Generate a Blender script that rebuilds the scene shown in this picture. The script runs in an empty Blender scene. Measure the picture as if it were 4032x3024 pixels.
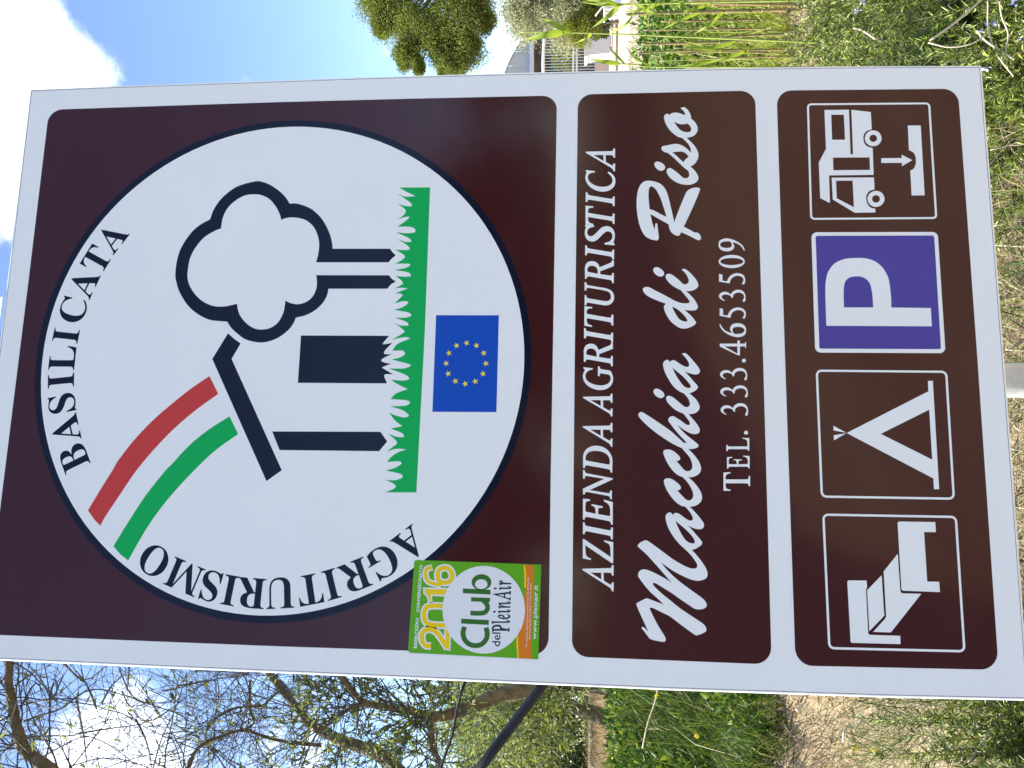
import bpy, bmesh, math, random
import numpy as np
from mathutils import Vector, Matrix

random.seed(7)
RNG = np.random.default_rng(11)
SCN = bpy.context.scene
COL = SCN.collection
R = math.radians

# ------------------------------------------------------------------ camera
# The photograph is a phone picture taken upright and stored on its side, so the camera is rolled by a quarter turn.
CAM_P = Vector((-0.2060, -1.1039, 1.500))
C_RIGHT = Vector((0.98818, -0.15307, 0.00838))      # right of the upright view
C_UP = Vector((-0.02123, -0.08252, 0.99636))
C_BACK = Vector((-0.15182, -0.98476, -0.08479))
F_PX = 3035.13
Z0 = 1.6963                                         # world height of the sign's own zero line

cam_data = bpy.data.cameras.new('camera')
cam = bpy.data.objects.new('camera', cam_data)
COL.objects.link(cam)
cam_data.sensor_width = 36.0
cam_data.lens = F_PX * 36.0 / 4032.0
cam_data.clip_start = 0.05
cam_data.clip_end = 2000.0
m = Matrix.Identity(4)
for i, v in enumerate((-C_UP, C_RIGHT, C_BACK)):
    for j in range(3):
        m[j][i] = v[j]
for j in range(3):
    m[j][3] = CAM_P[j]
cam.matrix_world = m
SCN.camera = cam

# ------------------------------------------------------------------ sky and sun
SUN_TO = Vector((-0.64, 0.12, 0.76)).normalized()   # towards the sun: left of the sign and a little behind it
SUN_EL = math.asin(SUN_TO.z)
SUN_AZ = math.atan2(SUN_TO.x, SUN_TO.y)             # measured from +Y towards +X
world = bpy.data.worlds.new('World')
SCN.world = world
world.use_nodes = True
nt = world.node_tree
nt.nodes.clear()
def wn(t, **kw):
    n = nt.nodes.new(t)
    for k, v in kw.items():
        setattr(n, k, v)
    return n
w_out = wn('ShaderNodeOutputWorld')
w_bg = wn('ShaderNodeBackground')
w_bg.inputs['Strength'].default_value = 0.125
sky = wn('ShaderNodeTexSky', sky_type='NISHITA', sun_disc=False)
sky.sun_elevation = SUN_EL
sky.sun_rotation = SUN_AZ
sky.altitude = 2500
sky.dust_density = 0.9
sky.ozone_density = 1.1
tc = wn('ShaderNodeTexCoord')
# soft fair-weather clouds: one noise field over the whole sky, thickest in a few cloud banks
mp = wn('ShaderNodeMapping')
mp.inputs['Location'].default_value = (0.35, 0.1, 0.0)
mp.inputs['Scale'].default_value = (1.0, 1.0, 1.6)
nz = wn('ShaderNodeTexNoise')
nz.inputs['Scale'].default_value = 4.5
nz.inputs['Detail'].default_value = 9.0
nz.inputs['Roughness'].default_value = 0.62
nt.links.new(tc.outputs['Generated'], mp.inputs['Vector'])
nt.links.new(mp.outputs['Vector'], nz.inputs['Vector'])
acc = nz.outputs['Fac']
def wmath(op, a, b):
    n = wn('ShaderNodeMath', operation=op)
    for i, v in enumerate((a, b)):
        if isinstance(v, (int, float)):
            n.inputs[i].default_value = v
        else:
            nt.links.new(v, n.inputs[i])
    return n.outputs[0]
def cloud_bank(d, cos_in, cos_out, amount):
    global acc
    d = Vector(d).normalized()
    vm = wn('ShaderNodeVectorMath', operation='DOT_PRODUCT')
    nt.links.new(tc.outputs['Generated'], vm.inputs[0])
    vm.inputs[1].default_value = d
    mr = wn('ShaderNodeMapRange', interpolation_type='SMOOTHSTEP')
    nt.links.new(vm.outputs['Value'], mr.inputs['Value'])
    mr.inputs['From Min'].default_value = cos_out
    mr.inputs['From Max'].default_value = cos_in
    acc = wmath('ADD', acc, wmath('MULTIPLY', mr.outputs['Result'], amount))
def ray(px, py):
    return (C_RIGHT * (-(py - 1512.0)) + C_UP * (-(px - 2016.0)) - C_BACK * F_PX).normalized()
cloud_bank(ray(-190, 350), 0.9985, 0.981, 0.38)
cloud_bank(ray(440, 3010), 0.9996, 0.994, 0.30)
cr = wn('ShaderNodeMapRange', interpolation_type='SMOOTHSTEP')
cr.inputs['From Min'].default_value = 0.60
cr.inputs['From Max'].default_value = 0.93
nt.links.new(acc, cr.inputs['Value'])
mixc = wn('ShaderNodeMixRGB')
nt.links.new(cr.outputs['Result'], mixc.inputs['Fac'])
nt.links.new(sky.outputs['Color'], mixc.inputs['Color1'])
mixc.inputs['Color2'].default_value = (9.5, 9.8, 10.4, 1)
nt.links.new(mixc.outputs['Color'], w_bg.inputs['Color'])
nt.links.new(w_bg.outputs['Background'], w_out.inputs['Surface'])

sun_d = bpy.data.lights.new('sun', 'SUN')
sun_d.energy = 5.0
sun_d.angle = R(0.53)
sun_d.color = (1.0, 0.95, 0.86)
sun = bpy.data.objects.new('sun', sun_d)
COL.objects.link(sun)
sun.rotation_euler = SUN_TO.to_track_quat('Z', 'Y').to_euler()
sun.location = (-6, 3, 8)

SCN.view_settings.view_transform = 'Standard'
SCN.view_settings.look = 'None'
SCN.view_settings.gamma = 1.0
SCN.view_settings.exposure = 1.65
SCN.view_settings.use_curve_mapping = False
SCN.cycles.max_bounces = 6
SCN.cycles.transparent_max_bounces = 6

# ------------------------------------------------------------------ helpers
def at(px, py, d):
    """world point seen at photograph pixel (px, py), d metres in front of the lens"""
    return CAM_P + (C_RIGHT * (-(py - 1512.0) / F_PX) + C_UP * (-(px - 2016.0) / F_PX) - C_BACK) * d

def tag(o, label=None, cat=None, group=None, kind=None):
    if label: o['label'] = label
    if cat: o['category'] = cat
    if group: o['group'] = group
    if kind: o['kind'] = kind
    return o

def empty(name, loc=(0, 0, 0)):
    o = bpy.data.objects.new(name, None)
    COL.objects.link(o)
    o.location = loc
    o.empty_display_size = 0.1
    return o

def link_mesh(name, me, mat, parent=None, smooth=False):
    o = bpy.data.objects.new(name, me)
    COL.objects.link(o)
    if mat is not None:
        me.materials.clear()
        me.materials.append(mat)
    if parent is not None:
        o.parent = parent
        bpy_loc = Vector((0, 0, 0))
        p = parent
        while p is not None:
            bpy_loc += p.location
            p = p.parent
        o.location = -bpy_loc                       # mesh data stay in world coordinates
    if smooth:
        me.polygons.foreach_set('use_smooth', np.ones(len(me.polygons), dtype=bool))
    return o

def mesh_np(name, V, F, mat, parent=None, smooth=False):
    """V (n,3) array, F (m,3) or (m,4) int array"""
    V = np.asarray(V, dtype=np.float32); F = np.asarray(F, dtype=np.int32)
    me = bpy.data.meshes.new(name)
    k = F.shape[1]
    me.vertices.add(len(V)); me.vertices.foreach_set('co', V.ravel())
    me.loops.add(F.size); me.loops.foreach_set('vertex_index', F.ravel())
    me.polygons.add(len(F))
    me.polygons.foreach_set('loop_start', np.arange(0, F.size, k, dtype=np.int32))
    me.polygons.foreach_set('loop_total', np.full(len(F), k, dtype=np.int32))
    me.update(calc_edges=True)
    me.validate()
    return link_mesh(name, me, mat, parent, smooth)

class Geo:
    """collects tubes, boxes and prisms of one part"""
    def __init__(s): s.v = []; s.f = []
    def tube(s, pts, rad, n=6, cap=True):
        pts = [Vector(p) for p in pts]
        if not isinstance(rad, (list, tuple)): rad = [rad] * len(pts)
        b = len(s.v); ref = None
        for i, p in enumerate(pts):
            t = (pts[min(i + 1, len(pts) - 1)] - pts[max(i - 1, 0)])
            t = t.normalized() if t.length > 1e-9 else Vector((0, 0, 1))
            if ref is None:
                ref = t.orthogonal().normalized()
            ref = (ref - t * ref.dot(t)).normalized()
            bi = t.cross(ref)
            for k in range(n):
                a = 2 * math.pi * k / n
                s.v.append(p + (ref * math.cos(a) + bi * math.sin(a)) * rad[i])
        for i in range(len(pts) - 1):
            for k in range(n):
                k2 = (k + 1) % n
                s.f.append((b + i * n + k, b + i * n + k2, b + (i + 1) * n + k2, b + (i + 1) * n + k))
        if cap:
            s.f.append(tuple(b + k for k in range(n))[::-1])
            e = b + (len(pts) - 1) * n
            s.f.append(tuple(e + k for k in range(n)))
        return s
    def box(s, c, h, ax=None):
        c = Vector(c); ax = ax or (Vector((1, 0, 0)), Vector((0, 1, 0)), Vector((0, 0, 1)))
        b = len(s.v)
        for z in (-1, 1):
            for y in (-1, 1):
                for x in (-1, 1):
                    s.v.append(c + ax[0] * (x * h[0]) + ax[1] * (y * h[1]) + ax[2] * (z * h[2]))
        for q in ((0, 2, 3, 1), (4, 5, 7, 6), (0, 1, 5, 4), (2, 6, 7, 3), (0, 4, 6, 2), (1, 3, 7, 5)):
            s.f.append(tuple(b + i for i in q))
        return s
    def poly(s, pts):
        b = len(s.v); s.v += [Vector(p) for p in pts]; s.f.append(tuple(range(b, b + len(pts)))); return s
    def build(s, name, mat, parent=None, smooth=False):
        me = bpy.data.meshes.new(name)
        me.from_pydata([tuple(v) for v in s.v], [], s.f)
        me.update()
        return link_mesh(name, me, mat, parent, smooth)

# ------------------------------------------------------------------ materials
MATS = {}
def new_mat(name):
    mt = bpy.data.materials.new(name); mt.use_nodes = True
    MATS[name] = mt
    return mt, mt.node_tree, mt.node_tree.nodes['Principled BSDF']

def film(name, col, rough=0.2, spec=0.25, bump=0.12, specks=False, mottle=0.03):
    """printed reflective sign film: faint orange-peel relief, light mottling, dirt specks"""
    mt, t, p = new_mat(name)
    p.inputs['Roughness'].default_value = rough
    p.inputs['Specular IOR Level'].default_value = spec
    co = t.nodes.new('ShaderNodeTexCoord')
    n1 = t.nodes.new('ShaderNodeTexNoise'); n1.inputs['Scale'].default_value = 420; n1.inputs['Detail'].default_value = 2
    t.links.new(co.outputs['Object'], n1.inputs['Vector'])
    bp = t.nodes.new('ShaderNodeBump'); bp.inputs['Strength'].default_value = bump; bp.inputs['Distance'].default_value = 0.0004
    n3 = t.nodes.new('ShaderNodeTexNoise'); n3.inputs['Scale'].default_value = 9; n3.inputs['Detail'].default_value = 3
    t.links.new(co.outputs['Object'], n3.inputs['Vector'])
    ad = t.nodes.new('ShaderNodeMath'); ad.operation = 'MULTIPLY_ADD'; ad.inputs[1].default_value = 7.0
    t.links.new(n3.outputs['Fac'], ad.inputs[0]); t.links.new(n1.outputs['Fac'], ad.inputs[2])
    t.links.new(ad.outputs[0], bp.inputs['Height']); t.links.new(bp.outputs['Normal'], p.inputs['Normal'])
    n2 = t.nodes.new('ShaderNodeTexNoise'); n2.inputs['Scale'].default_value = 6; n2.inputs['Detail'].default_value = 6
    t.links.new(co.outputs['Object'], n2.inputs['Vector'])
    mx = t.nodes.new('ShaderNodeMixRGB'); mx.blend_type = 'MULTIPLY'; mx.inputs['Fac'].default_value = 1
    mr = t.nodes.new('ShaderNodeMapRange')
    mr.inputs['To Min'].default_value = 1 - mottle; mr.inputs['To Max'].default_value = 1 + mottle
    t.links.new(n2.outputs['Fac'], mr.inputs['Value'])
    mx.inputs['Color1'].default_value = (*col, 1)
    t.links.new(mr.outputs['Result'], mx.inputs['Color2'])
    last = mx.outputs['Color']
    if specks:
        vo = t.nodes.new('ShaderNodeTexVoronoi'); vo.inputs['Scale'].default_value = 26
        t.links.new(co.outputs['Object'], vo.inputs['Vector'])
        sx = t.nodes.new('ShaderNodeSeparateColor'); t.links.new(vo.outputs['Color'], sx.inputs['Color'])
        sz = t.nodes.new('ShaderNodeMapRange'); sz.inputs['From Min'].default_value = 0.72; sz.inputs['From Max'].default_value = 1.0
        sz.inputs['To Min'].default_value = 0.0; sz.inputs['To Max'].default_value = 0.03
        t.links.new(sx.outputs['Red'], sz.inputs['Value'])
        lt = t.nodes.new('ShaderNodeMath'); lt.operation = 'LESS_THAN'
        t.links.new(vo.outputs['Distance'], lt.inputs[0]); t.links.new(sz.outputs['Result'], lt.inputs[1])
        m2 = t.nodes.new('ShaderNodeMixRGB'); m2.inputs['Color2'].default_value = (0.12, 0.11, 0.1, 1)
        t.links.new(lt.outputs[0], m2.inputs['Fac']); t.links.new(last, m2.inputs['Color1'])
        last = m2.outputs['Color']
    t.links.new(last, p.inputs['Base Color'])
    return mt

def plain(name, col, rough=0.6, spec=0.3, var=0.15, scale=8.0, metal=0.0, bump=0.0, bscale=60.0, col2=None):
    mt, t, p = new_mat(name)
    p.inputs['Roughness'].default_value = rough
    p.inputs['Specular IOR Level'].default_value = spec
    p.inputs['Metallic'].default_value = metal
    co = t.nodes.new('ShaderNodeTexCoord')
    n = t.nodes.new('ShaderNodeTexNoise'); n.inputs['Scale'].default_value = scale; n.inputs['Detail'].default_value = 7
    t.links.new(co.outputs['Object'], n.inputs['Vector'])
    rp = t.nodes.new('ShaderNodeMapRange'); rp.inputs['From Min'].default_value = 0.3; rp.inputs['From Max'].default_value = 0.7
    t.links.new(n.outputs['Fac'], rp.inputs['Value'])
    mx = t.nodes.new('ShaderNodeMixRGB')
    t.links.new(rp.outputs['Result'], mx.inputs['Fac'])
    c2 = col2 or tuple(min(1, c * (1 + var)) for c in col)
    c1 = col if col2 else tuple(c * (1 - var) for c in col)
    mx.inputs['Color1'].default_value = (*c1, 1); mx.inputs['Color2'].default_value = (*c2, 1)
    t.links.new(mx.outputs['Color'], p.inputs['Base Color'])
    if bump:
        nb = t.nodes.new('ShaderNodeTexNoise'); nb.inputs['Scale'].default_value = bscale; nb.inputs['Detail'].default_value = 6
        t.links.new(co.outputs['Object'], nb.inputs['Vector'])
        bp = t.nodes.new('ShaderNodeBump'); bp.inputs['Strength'].default_value = bump; bp.inputs['Distance'].default_value = 0.02
        t.links.new(nb.outputs['Fac'], bp.inputs['Height']); t.links.new(bp.outputs['Normal'], p.inputs['Normal'])
    return mt

def leafy(name, cols, trans=0.35, rough=0.5, spec=0.25):
    """leaf material: a colour per leaf from a ramp, some light let through"""
    mt = bpy.data.materials.new(name); mt.use_nodes = True
    t = mt.node_tree; p = t.nodes['Principled BSDF']; out = t.nodes['Material Output']
    g = t.nodes.new('ShaderNodeNewGeometry')
    rp = t.nodes.new('ShaderNodeValToRGB')
    el = rp.color_ramp.elements
    while len(el) < len(cols): el.new(0.5)
    for i, c in enumerate(cols):
        el[i].position = i / max(1, len(cols) - 1); el[i].color = (*c, 1)
    t.links.new(g.outputs['Random Per Island'], rp.inputs['Fac'])
    t.links.new(rp.outputs['Color'], p.inputs['Base Color'])
    p.inputs['Roughness'].default_value = rough
    p.inputs['Specular IOR Level'].default_value = spec
    tr = t.nodes.new('ShaderNodeBsdfTranslucent')
    hs = t.nodes.new('ShaderNodeMixRGB'); hs.blend_type = 'MULTIPLY'; hs.inputs['Fac'].default_value = 1
    hs.inputs['Color2'].default_value = (1.25, 1.3, 0.6, 1)
    t.links.new(rp.outputs['Color'], hs.inputs['Color1']); t.links.new(hs.outputs['Color'], tr.inputs['Color'])
    ms = t.nodes.new('ShaderNodeMixShader'); ms.inputs['Fac'].default_value = trans
    t.links.new(p.outputs['BSDF'], ms.inputs[1]); t.links.new(tr.outputs['BSDF'], ms.inputs[2])
    t.links.new(ms.outputs['Shader'], out.inputs['Surface'])
    MATS[name] = mt
    return mt

M_WHITE = film('white_film', (0.89, 0.885, 0.855), rough=0.32, spec=0.2, specks=True, bump=0.05)
M_EDGE = plain('white_enamel', (0.88, 0.875, 0.85), rough=0.3, var=0.03)
M_LINE = plain('film_edge_dirt', (0.16, 0.16, 0.17), rough=0.8)
M_MAROON = film('maroon_film', (0.052, 0.0092, 0.0105), rough=0.10, spec=0.36, bump=0.10, mottle=0.12)
M_NAVY = film('navy_film', (0.006, 0.0075, 0.022), rough=0.14, bump=0.10, mottle=0.08)
M_GREEN = film('green_film', (0.002, 0.42, 0.085), rough=0.25)
M_RED = film('red_film', (0.60, 0.050, 0.042), rough=0.25)
M_BLUE = film('flag_blue_film', (0.006, 0.075, 0.47), rough=0.25)
M_STAR = film('star_yellow_film', (0.9, 0.72, 0.05), rough=0.3)
M_VIOLET = film('parking_violet_film', (0.074, 0.054, 0.32), rough=0.2, mottle=0.08)
M_GALV = plain('galvanised_steel', (0.52, 0.55, 0.58), rough=0.5, metal=0.35, var=0.2, scale=40, bump=0.05)
M_STK_GREEN = film('sticker_green', (0.12, 0.40, 0.010), rough=0.3, bump=0.03)
M_STK_WHITE = film('sticker_white', (0.80, 0.80, 0.80), rough=0.3, bump=0.03)
M_STK_YEL = film('sticker_yellow', (0.88, 0.62, 0.01), rough=0.3, bump=0.03)
M_STK_ORG = film('sticker_orange', (0.72, 0.20, 0.012), rough=0.3, bump=0.03)
M_STK_CLUB = film('sticker_dark_green', (0.040, 0.155, 0.018), rough=0.3, bump=0.03)
M_STK_INK = film('sticker_slate_ink', (0.018, 0.030, 0.045), rough=0.3, bump=0.03)
M_BLACK = plain('black_ink', (0.012, 0.012, 0.013), rough=0.4)

# ------------------------------------------------------------------ the sign: outlines in tenths of a millimetre
# measured on the sign's face (x to the right, y up, origin in the middle); '!' marks a corner, '#' a loop of corners only
ART = {
 'tree_outline': '2190,3759! 2376,3702 2562,3574 2726,3361 2806,3079 2795,2956 2744,2830 2644,2680 2539,2571 2434,2498! 2438,2423 2411,2300 2348,2155 2223,2007 2069,1898 1896,1818 1764,1785 1704,1777! 1698,886! 1648,848 1593,793! 1542,853 1486,900! 1492,2022! 1625,1995 1786,1991 1938,2030 2071,2108 2164,2224 2202,2347 2212,2459 2200,2549 2174,2615! 2261,2644 2385,2713 2500,2812 2564,2919 2594,3043 2578,3226 2487,3383 2363,3496 2209,3555 2044,3570! 2004,3671 1902,3827 1749,3947 1576,4024 1373,4046 1231,4034 1109,3983 988,3891 878,3760 808,3593 798,3431 818,3312 842,3218! 748,3196 649,3149 541,3051 462,2925 441,2805 467,2668 551,2555 689,2486 828,2465 891,2466! 851,2378 834,2268 867,2142 946,2048 1065,1996 1184,1990 1288,2006! 1282,882! 1230,839 1183,775! 1141,845 1074,898! 1076,1804! 966,1823 847,1885 739,1996 666,2129 627,2282! 532,2317 434,2389 326,2520 261,2673 243,2830 285,3031 363,3156 461,3274 564,3352! 570,3452 593,3635 679,3823 818,3997 1009,4136 1150,4200 1312,4241 1577,4228 1781,4165 1986,4039 2109,3906',
 'house_roof': '382,3323! 298,3221 226,3114! -13,3236! -1665,2344! -1828,2563! -14,3538!',
 'house_wall': '#-1099,2528 -1082,900 -1222,793 -1364,907 -1371,2397',
 'house_door': '351,2185! 351,836! 274,901 235,926 221,914 243,783! 148,876 95,904 72,882 72,786! 24,889 -21,941 -55,886 -73,785! -104,874 -131,920 -161,871 -229,753! -228,849 -253,884 -365,837! -368,2186!',
 'grass_strip': '2673,786! 2669,307! 439,301! -1946,332! -1955,787! -1904,668 -1867,636 -1822,681 -1779,789! -1780,655 -1753,572 -1728,542 -1684,585 -1643,796! -1603,663 -1552,581 -1528,567 -1506,611 -1519,783! -1448,726 -1382,635 -1330,501! -1327,657 -1370,794! -1291,696 -1247,647 -1198,672 -1107,783! -1148,665 -1156,570 -1142,548 -1095,582 -1032,749! -994,581! -910,694 -794,786! -836,698 -866,564 -852,499 -829,494 -759,588 -705,773! -694,553 -652,481 -613,537 -598,773! -516,693 -447,522! -375,680 -309,778! -323,607 -307,522 -284,509 -232,572 -144,815! -141,595 -102,498 -70,532 -8,781! 25,660 73,586 125,616 130,684 124,779! 226,707 312,513! 332,597 293,791! 361,675 415,600! 487,680 554,785! 512,681 506,575 526,553 574,607 628,773! 626,629 652,524 706,555 747,777! 788,655 847,574 880,591 876,678 845,779! 954,672 980,663 999,703 998,780! 1039,685 1078,582! 1088,668 1082,780! 1131,689 1165,663 1220,712 1273,783! 1259,656 1265,555 1279,550 1328,591 1365,810! 1394,642 1433,570 1463,597 1462,791! 1527,687 1571,650 1617,691 1683,801! 1676,674 1686,585 1746,618 1853,779! 1806,660 1806,570 1820,567 1866,604 1958,810! 1941,646 1952,525 1992,507 2032,552 2048,651 2045,788! 2138,664 2199,608 2199,677 2160,787! 2230,698 2295,669 2352,713 2418,810! 2382,704 2371,586 2432,608 2577,812! 2525,691 2531,524! 2596,654',
 'flag_field': '#666,141 666,-797 -772,-796 -779,143',
 'flag_stars': '#248,-280 259,-313 294,-314 266,-335 276,-368 248,-348 219,-368 229,-335 201,-314 236,-313|#208,-426 220,-459 255,-460 227,-481 237,-515 208,-495 179,-515 190,-481 161,-460 197,-459|#96,-538 108,-571 143,-572 115,-593 125,-627 96,-607 68,-627 78,-593 50,-572 85,-571|#-59,-574 -47,-607 -12,-608 -40,-629 -30,-663 -59,-643 -87,-663 -77,-629 -105,-608 -70,-607|#-212,-535 -200,-569 -165,-569 -193,-590 -183,-624 -212,-604 -241,-624 -230,-590 -258,-569 -223,-569|#-325,-424 -314,-458 -279,-458 -307,-479 -297,-513 -325,-493 -354,-513 -344,-479 -372,-458 -337,-458|#-362,-278 -351,-311 -316,-312 -344,-333 -334,-366 -362,-346 -391,-366 -381,-333 -409,-312 -374,-311|#-324,-132 -313,-165 -277,-166 -305,-187 -295,-221 -324,-201 -353,-221 -343,-187 -371,-166 -335,-165|#-214,-21 -202,-54 -167,-55 -195,-76 -185,-110 -214,-90 -242,-110 -232,-76 -260,-55 -225,-54|#-60,14 -49,-19 -14,-20 -42,-41 -32,-74 -60,-54 -89,-74 -79,-41 -107,-20 -72,-19|#94,-22 105,-55 140,-56 112,-77 123,-111 94,-91 65,-111 75,-77 47,-56 82,-55|#207,-132 218,-165 253,-166 225,-187 236,-220 207,-200 178,-220 188,-187 160,-166 195,-165',
 'red_stripe': '-277,3560! -546,3401! -785,3717 -1028,3992 -1317,4262 -1699,4562 -2116,4816 -2399,4984 -2530,5045! -2430,5159 -2308,5261! -2010,5105 -1706,4938 -1573,4873 -1275,4664 -966,4395 -713,4120 -479,3843',
 'green_stripe': '-881,3199! -1144,3045! -1388,3371 -1683,3668 -2062,3996 -2428,4255 -2790,4453 -3017,4563! -2933,4692 -2818,4812! -2502,4639 -2070,4387 -1691,4109 -1615,4037 -1309,3770 -1078,3495',
 'script_M': '-3711,-2866 -3704,-2882 -3731,-2918 -3765,-2955! -3669,-2909 -3524,-2841 -3414,-2794 -3391,-2801 -3377,-2823 -3327,-2920 -3326,-2952 -3361,-3052 -3398,-3166! -3328,-3089 -3215,-2962 -3056,-2834 -3012,-2818 -2966,-2834 -2940,-2871 -2938,-2926 -2961,-3000 -3008,-3101 -3059,-3201 -3109,-3278! -3023,-3201 -2882,-3074 -2735,-2937 -2633,-2822 -2605,-2820 -2577,-2845 -2546,-2905 -2545,-2942 -2587,-3011 -2684,-3149 -2776,-3277 -2841,-3386 -2888,-3486 -2907,-3559 -2900,-3605 -2880,-3623 -2839,-3619 -2790,-3588 -2719,-3534 -2657,-3471 -2597,-3402! -2657,-3552! -2713,-3608 -2802,-3679 -2882,-3733 -2957,-3760 -3012,-3753 -3044,-3721 -3065,-3657 -3066,-3593 -3042,-3503 -2999,-3403 -2944,-3294 -2887,-3207 -2835,-3132! -2910,-3193 -3020,-3302 -3120,-3429 -3215,-3564 -3301,-3689 -3353,-3734 -3393,-3744 -3424,-3724 -3444,-3678 -3448,-3615 -3437,-3570 -3396,-3507 -3328,-3399 -3242,-3272 -3173,-3154 -3131,-3081 -3114,-3040 -3119,-3020 -3137,-3022 -3185,-3063 -3272,-3163 -3354,-3271 -3444,-3388 -3529,-3523 -3613,-3657 -3656,-3711 -3695,-3731 -3730,-3728 -3758,-3691 -3787,-3619 -3790,-3587! -3746,-3520 -3653,-3386 -3556,-3251 -3514,-3161 -3472,-3070 -3449,-3015 -3446,-2983 -3462,-2976 -3528,-3006 -3651,-3069 -3750,-3131 -3820,-3176 -3859,-3187 -3886,-3175 -3891,-3148 -3881,-3067 -3860,-2981 -3823,-2945 -3763,-2899 -3724,-2866',
 'script_a1': '-2597,-3402! -2533,-3344 -2461,-3291 -2368,-3238 -2282,-3209 -2215,-3200 -2181,-3210 -2157,-3237 -2149,-3264 -2162,-3280 -2189,-3297! -2172,-3307 -2158,-3331 -2157,-3361 -2173,-3395 -2206,-3441 -2238,-3488 -2256,-3528 -2255,-3558 -2236,-3572 -2206,-3570 -2160,-3546 -2110,-3510 -2067,-3471! -2067,-3534! -2109,-3577 -2175,-3636 -2241,-3689 -2287,-3718 -2317,-3724 -2350,-3713 -2368,-3687 -2372,-3646 -2363,-3593 -2344,-3547 -2325,-3507! -2374,-3553 -2443,-3612 -2511,-3671 -2547,-3694 -2574,-3690 -2597,-3670 -2632,-3616 -2650,-3576 -2657,-3552!|-2264,-3333! -2301,-3380 -2344,-3433 -2396,-3492 -2451,-3545 -2500,-3581 -2543,-3596 -2561,-3590 -2567,-3567 -2561,-3530 -2542,-3491 -2500,-3451 -2438,-3412 -2372,-3379 -2315,-3353',
 'script_c1': '-2067,-3471! -2058,-3423 -2022,-3363 -1956,-3296 -1859,-3229 -1788,-3196 -1727,-3181 -1696,-3190 -1680,-3224 -1681,-3265 -1701,-3312 -1734,-3359 -1771,-3399 -1798,-3414 -1825,-3409 -1838,-3392 -1843,-3361! -1890,-3405 -1939,-3451 -1969,-3485 -1981,-3518 -1971,-3552 -1940,-3578 -1896,-3583 -1842,-3570 -1782,-3541 -1715,-3495 -1658,-3441! -1661,-3521! -1710,-3576 -1776,-3635 -1847,-3681 -1907,-3701 -1961,-3700 -2002,-3679 -2037,-3638 -2058,-3591 -2067,-3534!',
 'script_c2': '-1658,-3441! -1640,-3391 -1606,-3341 -1536,-3278 -1444,-3221 -1354,-3184 -1315,-3176 -1289,-3187 -1276,-3223 -1278,-3268 -1297,-3318 -1338,-3369 -1376,-3404 -1402,-3410 -1422,-3400 -1437,-3358! -1476,-3393 -1537,-3443 -1565,-3475 -1575,-3506 -1567,-3544 -1538,-3570 -1496,-3577 -1445,-3568 -1381,-3541 -1317,-3490 -1252,-3435! -1265,-3521! -1300,-3561 -1363,-3617 -1436,-3667 -1500,-3692 -1551,-3695 -1597,-3677 -1629,-3638 -1653,-3588 -1661,-3521!',
 'script_h': '-1252,-3435! -1228,-3377 -1178,-3281 -1105,-3167 -1021,-3051 -928,-2942 -844,-2859 -798,-2830 -768,-2836 -748,-2859 -751,-2888 -787,-2950 -854,-3053 -941,-3181 -1025,-3296 -1111,-3391 -1178,-3460! -1178,-3507! -1123,-3455 -1033,-3372 -936,-3297 -875,-3255 -852,-3249 -822,-3262 -802,-3298 -804,-3330 -831,-3375 -873,-3438 -911,-3489 -926,-3521 -920,-3544 -904,-3550 -871,-3541 -816,-3503 -764,-3464! -771,-3534! -825,-3580 -893,-3637 -958,-3677 -1000,-3687 -1032,-3676 -1049,-3647 -1052,-3602 -1037,-3545 -999,-3475 -958,-3418 -924,-3374! -974,-3412 -1042,-3475 -1102,-3544 -1157,-3614 -1195,-3658 -1217,-3666 -1237,-3654 -1254,-3619 -1263,-3574 -1265,-3521!',
 'script_i1': '-764,-3464! -740,-3403 -702,-3339 -643,-3275 -591,-3234 -551,-3223 -522,-3231 -510,-3260 -519,-3296 -553,-3347 -602,-3404 -664,-3476! -670,-3513 -653,-3545 -624,-3555 -588,-3549 -535,-3524 -473,-3472! -474,-3551! -515,-3599 -560,-3643 -616,-3677 -665,-3691 -704,-3682 -738,-3653 -761,-3608 -771,-3534!',
 'script_a2': '-473,-3472! -450,-3419 -408,-3361 -352,-3310 -259,-3253 -159,-3205 -73,-3184 -32,-3187 -2,-3210 12,-3242 5,-3262 -22,-3280! -5,-3294 7,-3324 1,-3353 -28,-3398 -64,-3450 -86,-3495 -89,-3527 -77,-3548 -50,-3552 -10,-3538 43,-3503 102,-3452! 109,-3471 112,-3502! 64,-3555 -13,-3619 -86,-3676 -136,-3701 -169,-3697 -193,-3674 -200,-3635 -190,-3584 -174,-3532 -156,-3487! -210,-3538 -293,-3608 -349,-3656 -378,-3670 -405,-3661 -432,-3632 -455,-3593 -474,-3551!|-99,-3313! -145,-3364 -204,-3435 -267,-3499 -330,-3550 -369,-3570 -388,-3567 -396,-3546 -390,-3510 -367,-3472 -311,-3427 -245,-3383 -172,-3345',
 'script_d': '839,-3236! 869,-3156 908,-3064 956,-2972 1005,-2920 1050,-2901 1073,-2908 1091,-2935 1092,-2966 1082,-3004 1037,-3084 982,-3188 930,-3280 888,-3353 860,-3421 847,-3482 847,-3531 853,-3561 869,-3571 901,-3556 959,-3514 1046,-3444! 1031,-3518! 978,-3575 907,-3636 843,-3674 799,-3687 767,-3679 745,-3652 739,-3609 741,-3554 748,-3496! 703,-3547 640,-3607 582,-3649 557,-3658 532,-3642 500,-3593 476,-3532 471,-3477 481,-3428 512,-3374 569,-3307 646,-3253 722,-3217 792,-3202 818,-3211|799,-3319! 773,-3371 729,-3431 665,-3492 608,-3531 585,-3535 575,-3515 582,-3472 608,-3424 658,-3388 722,-3352',
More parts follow.
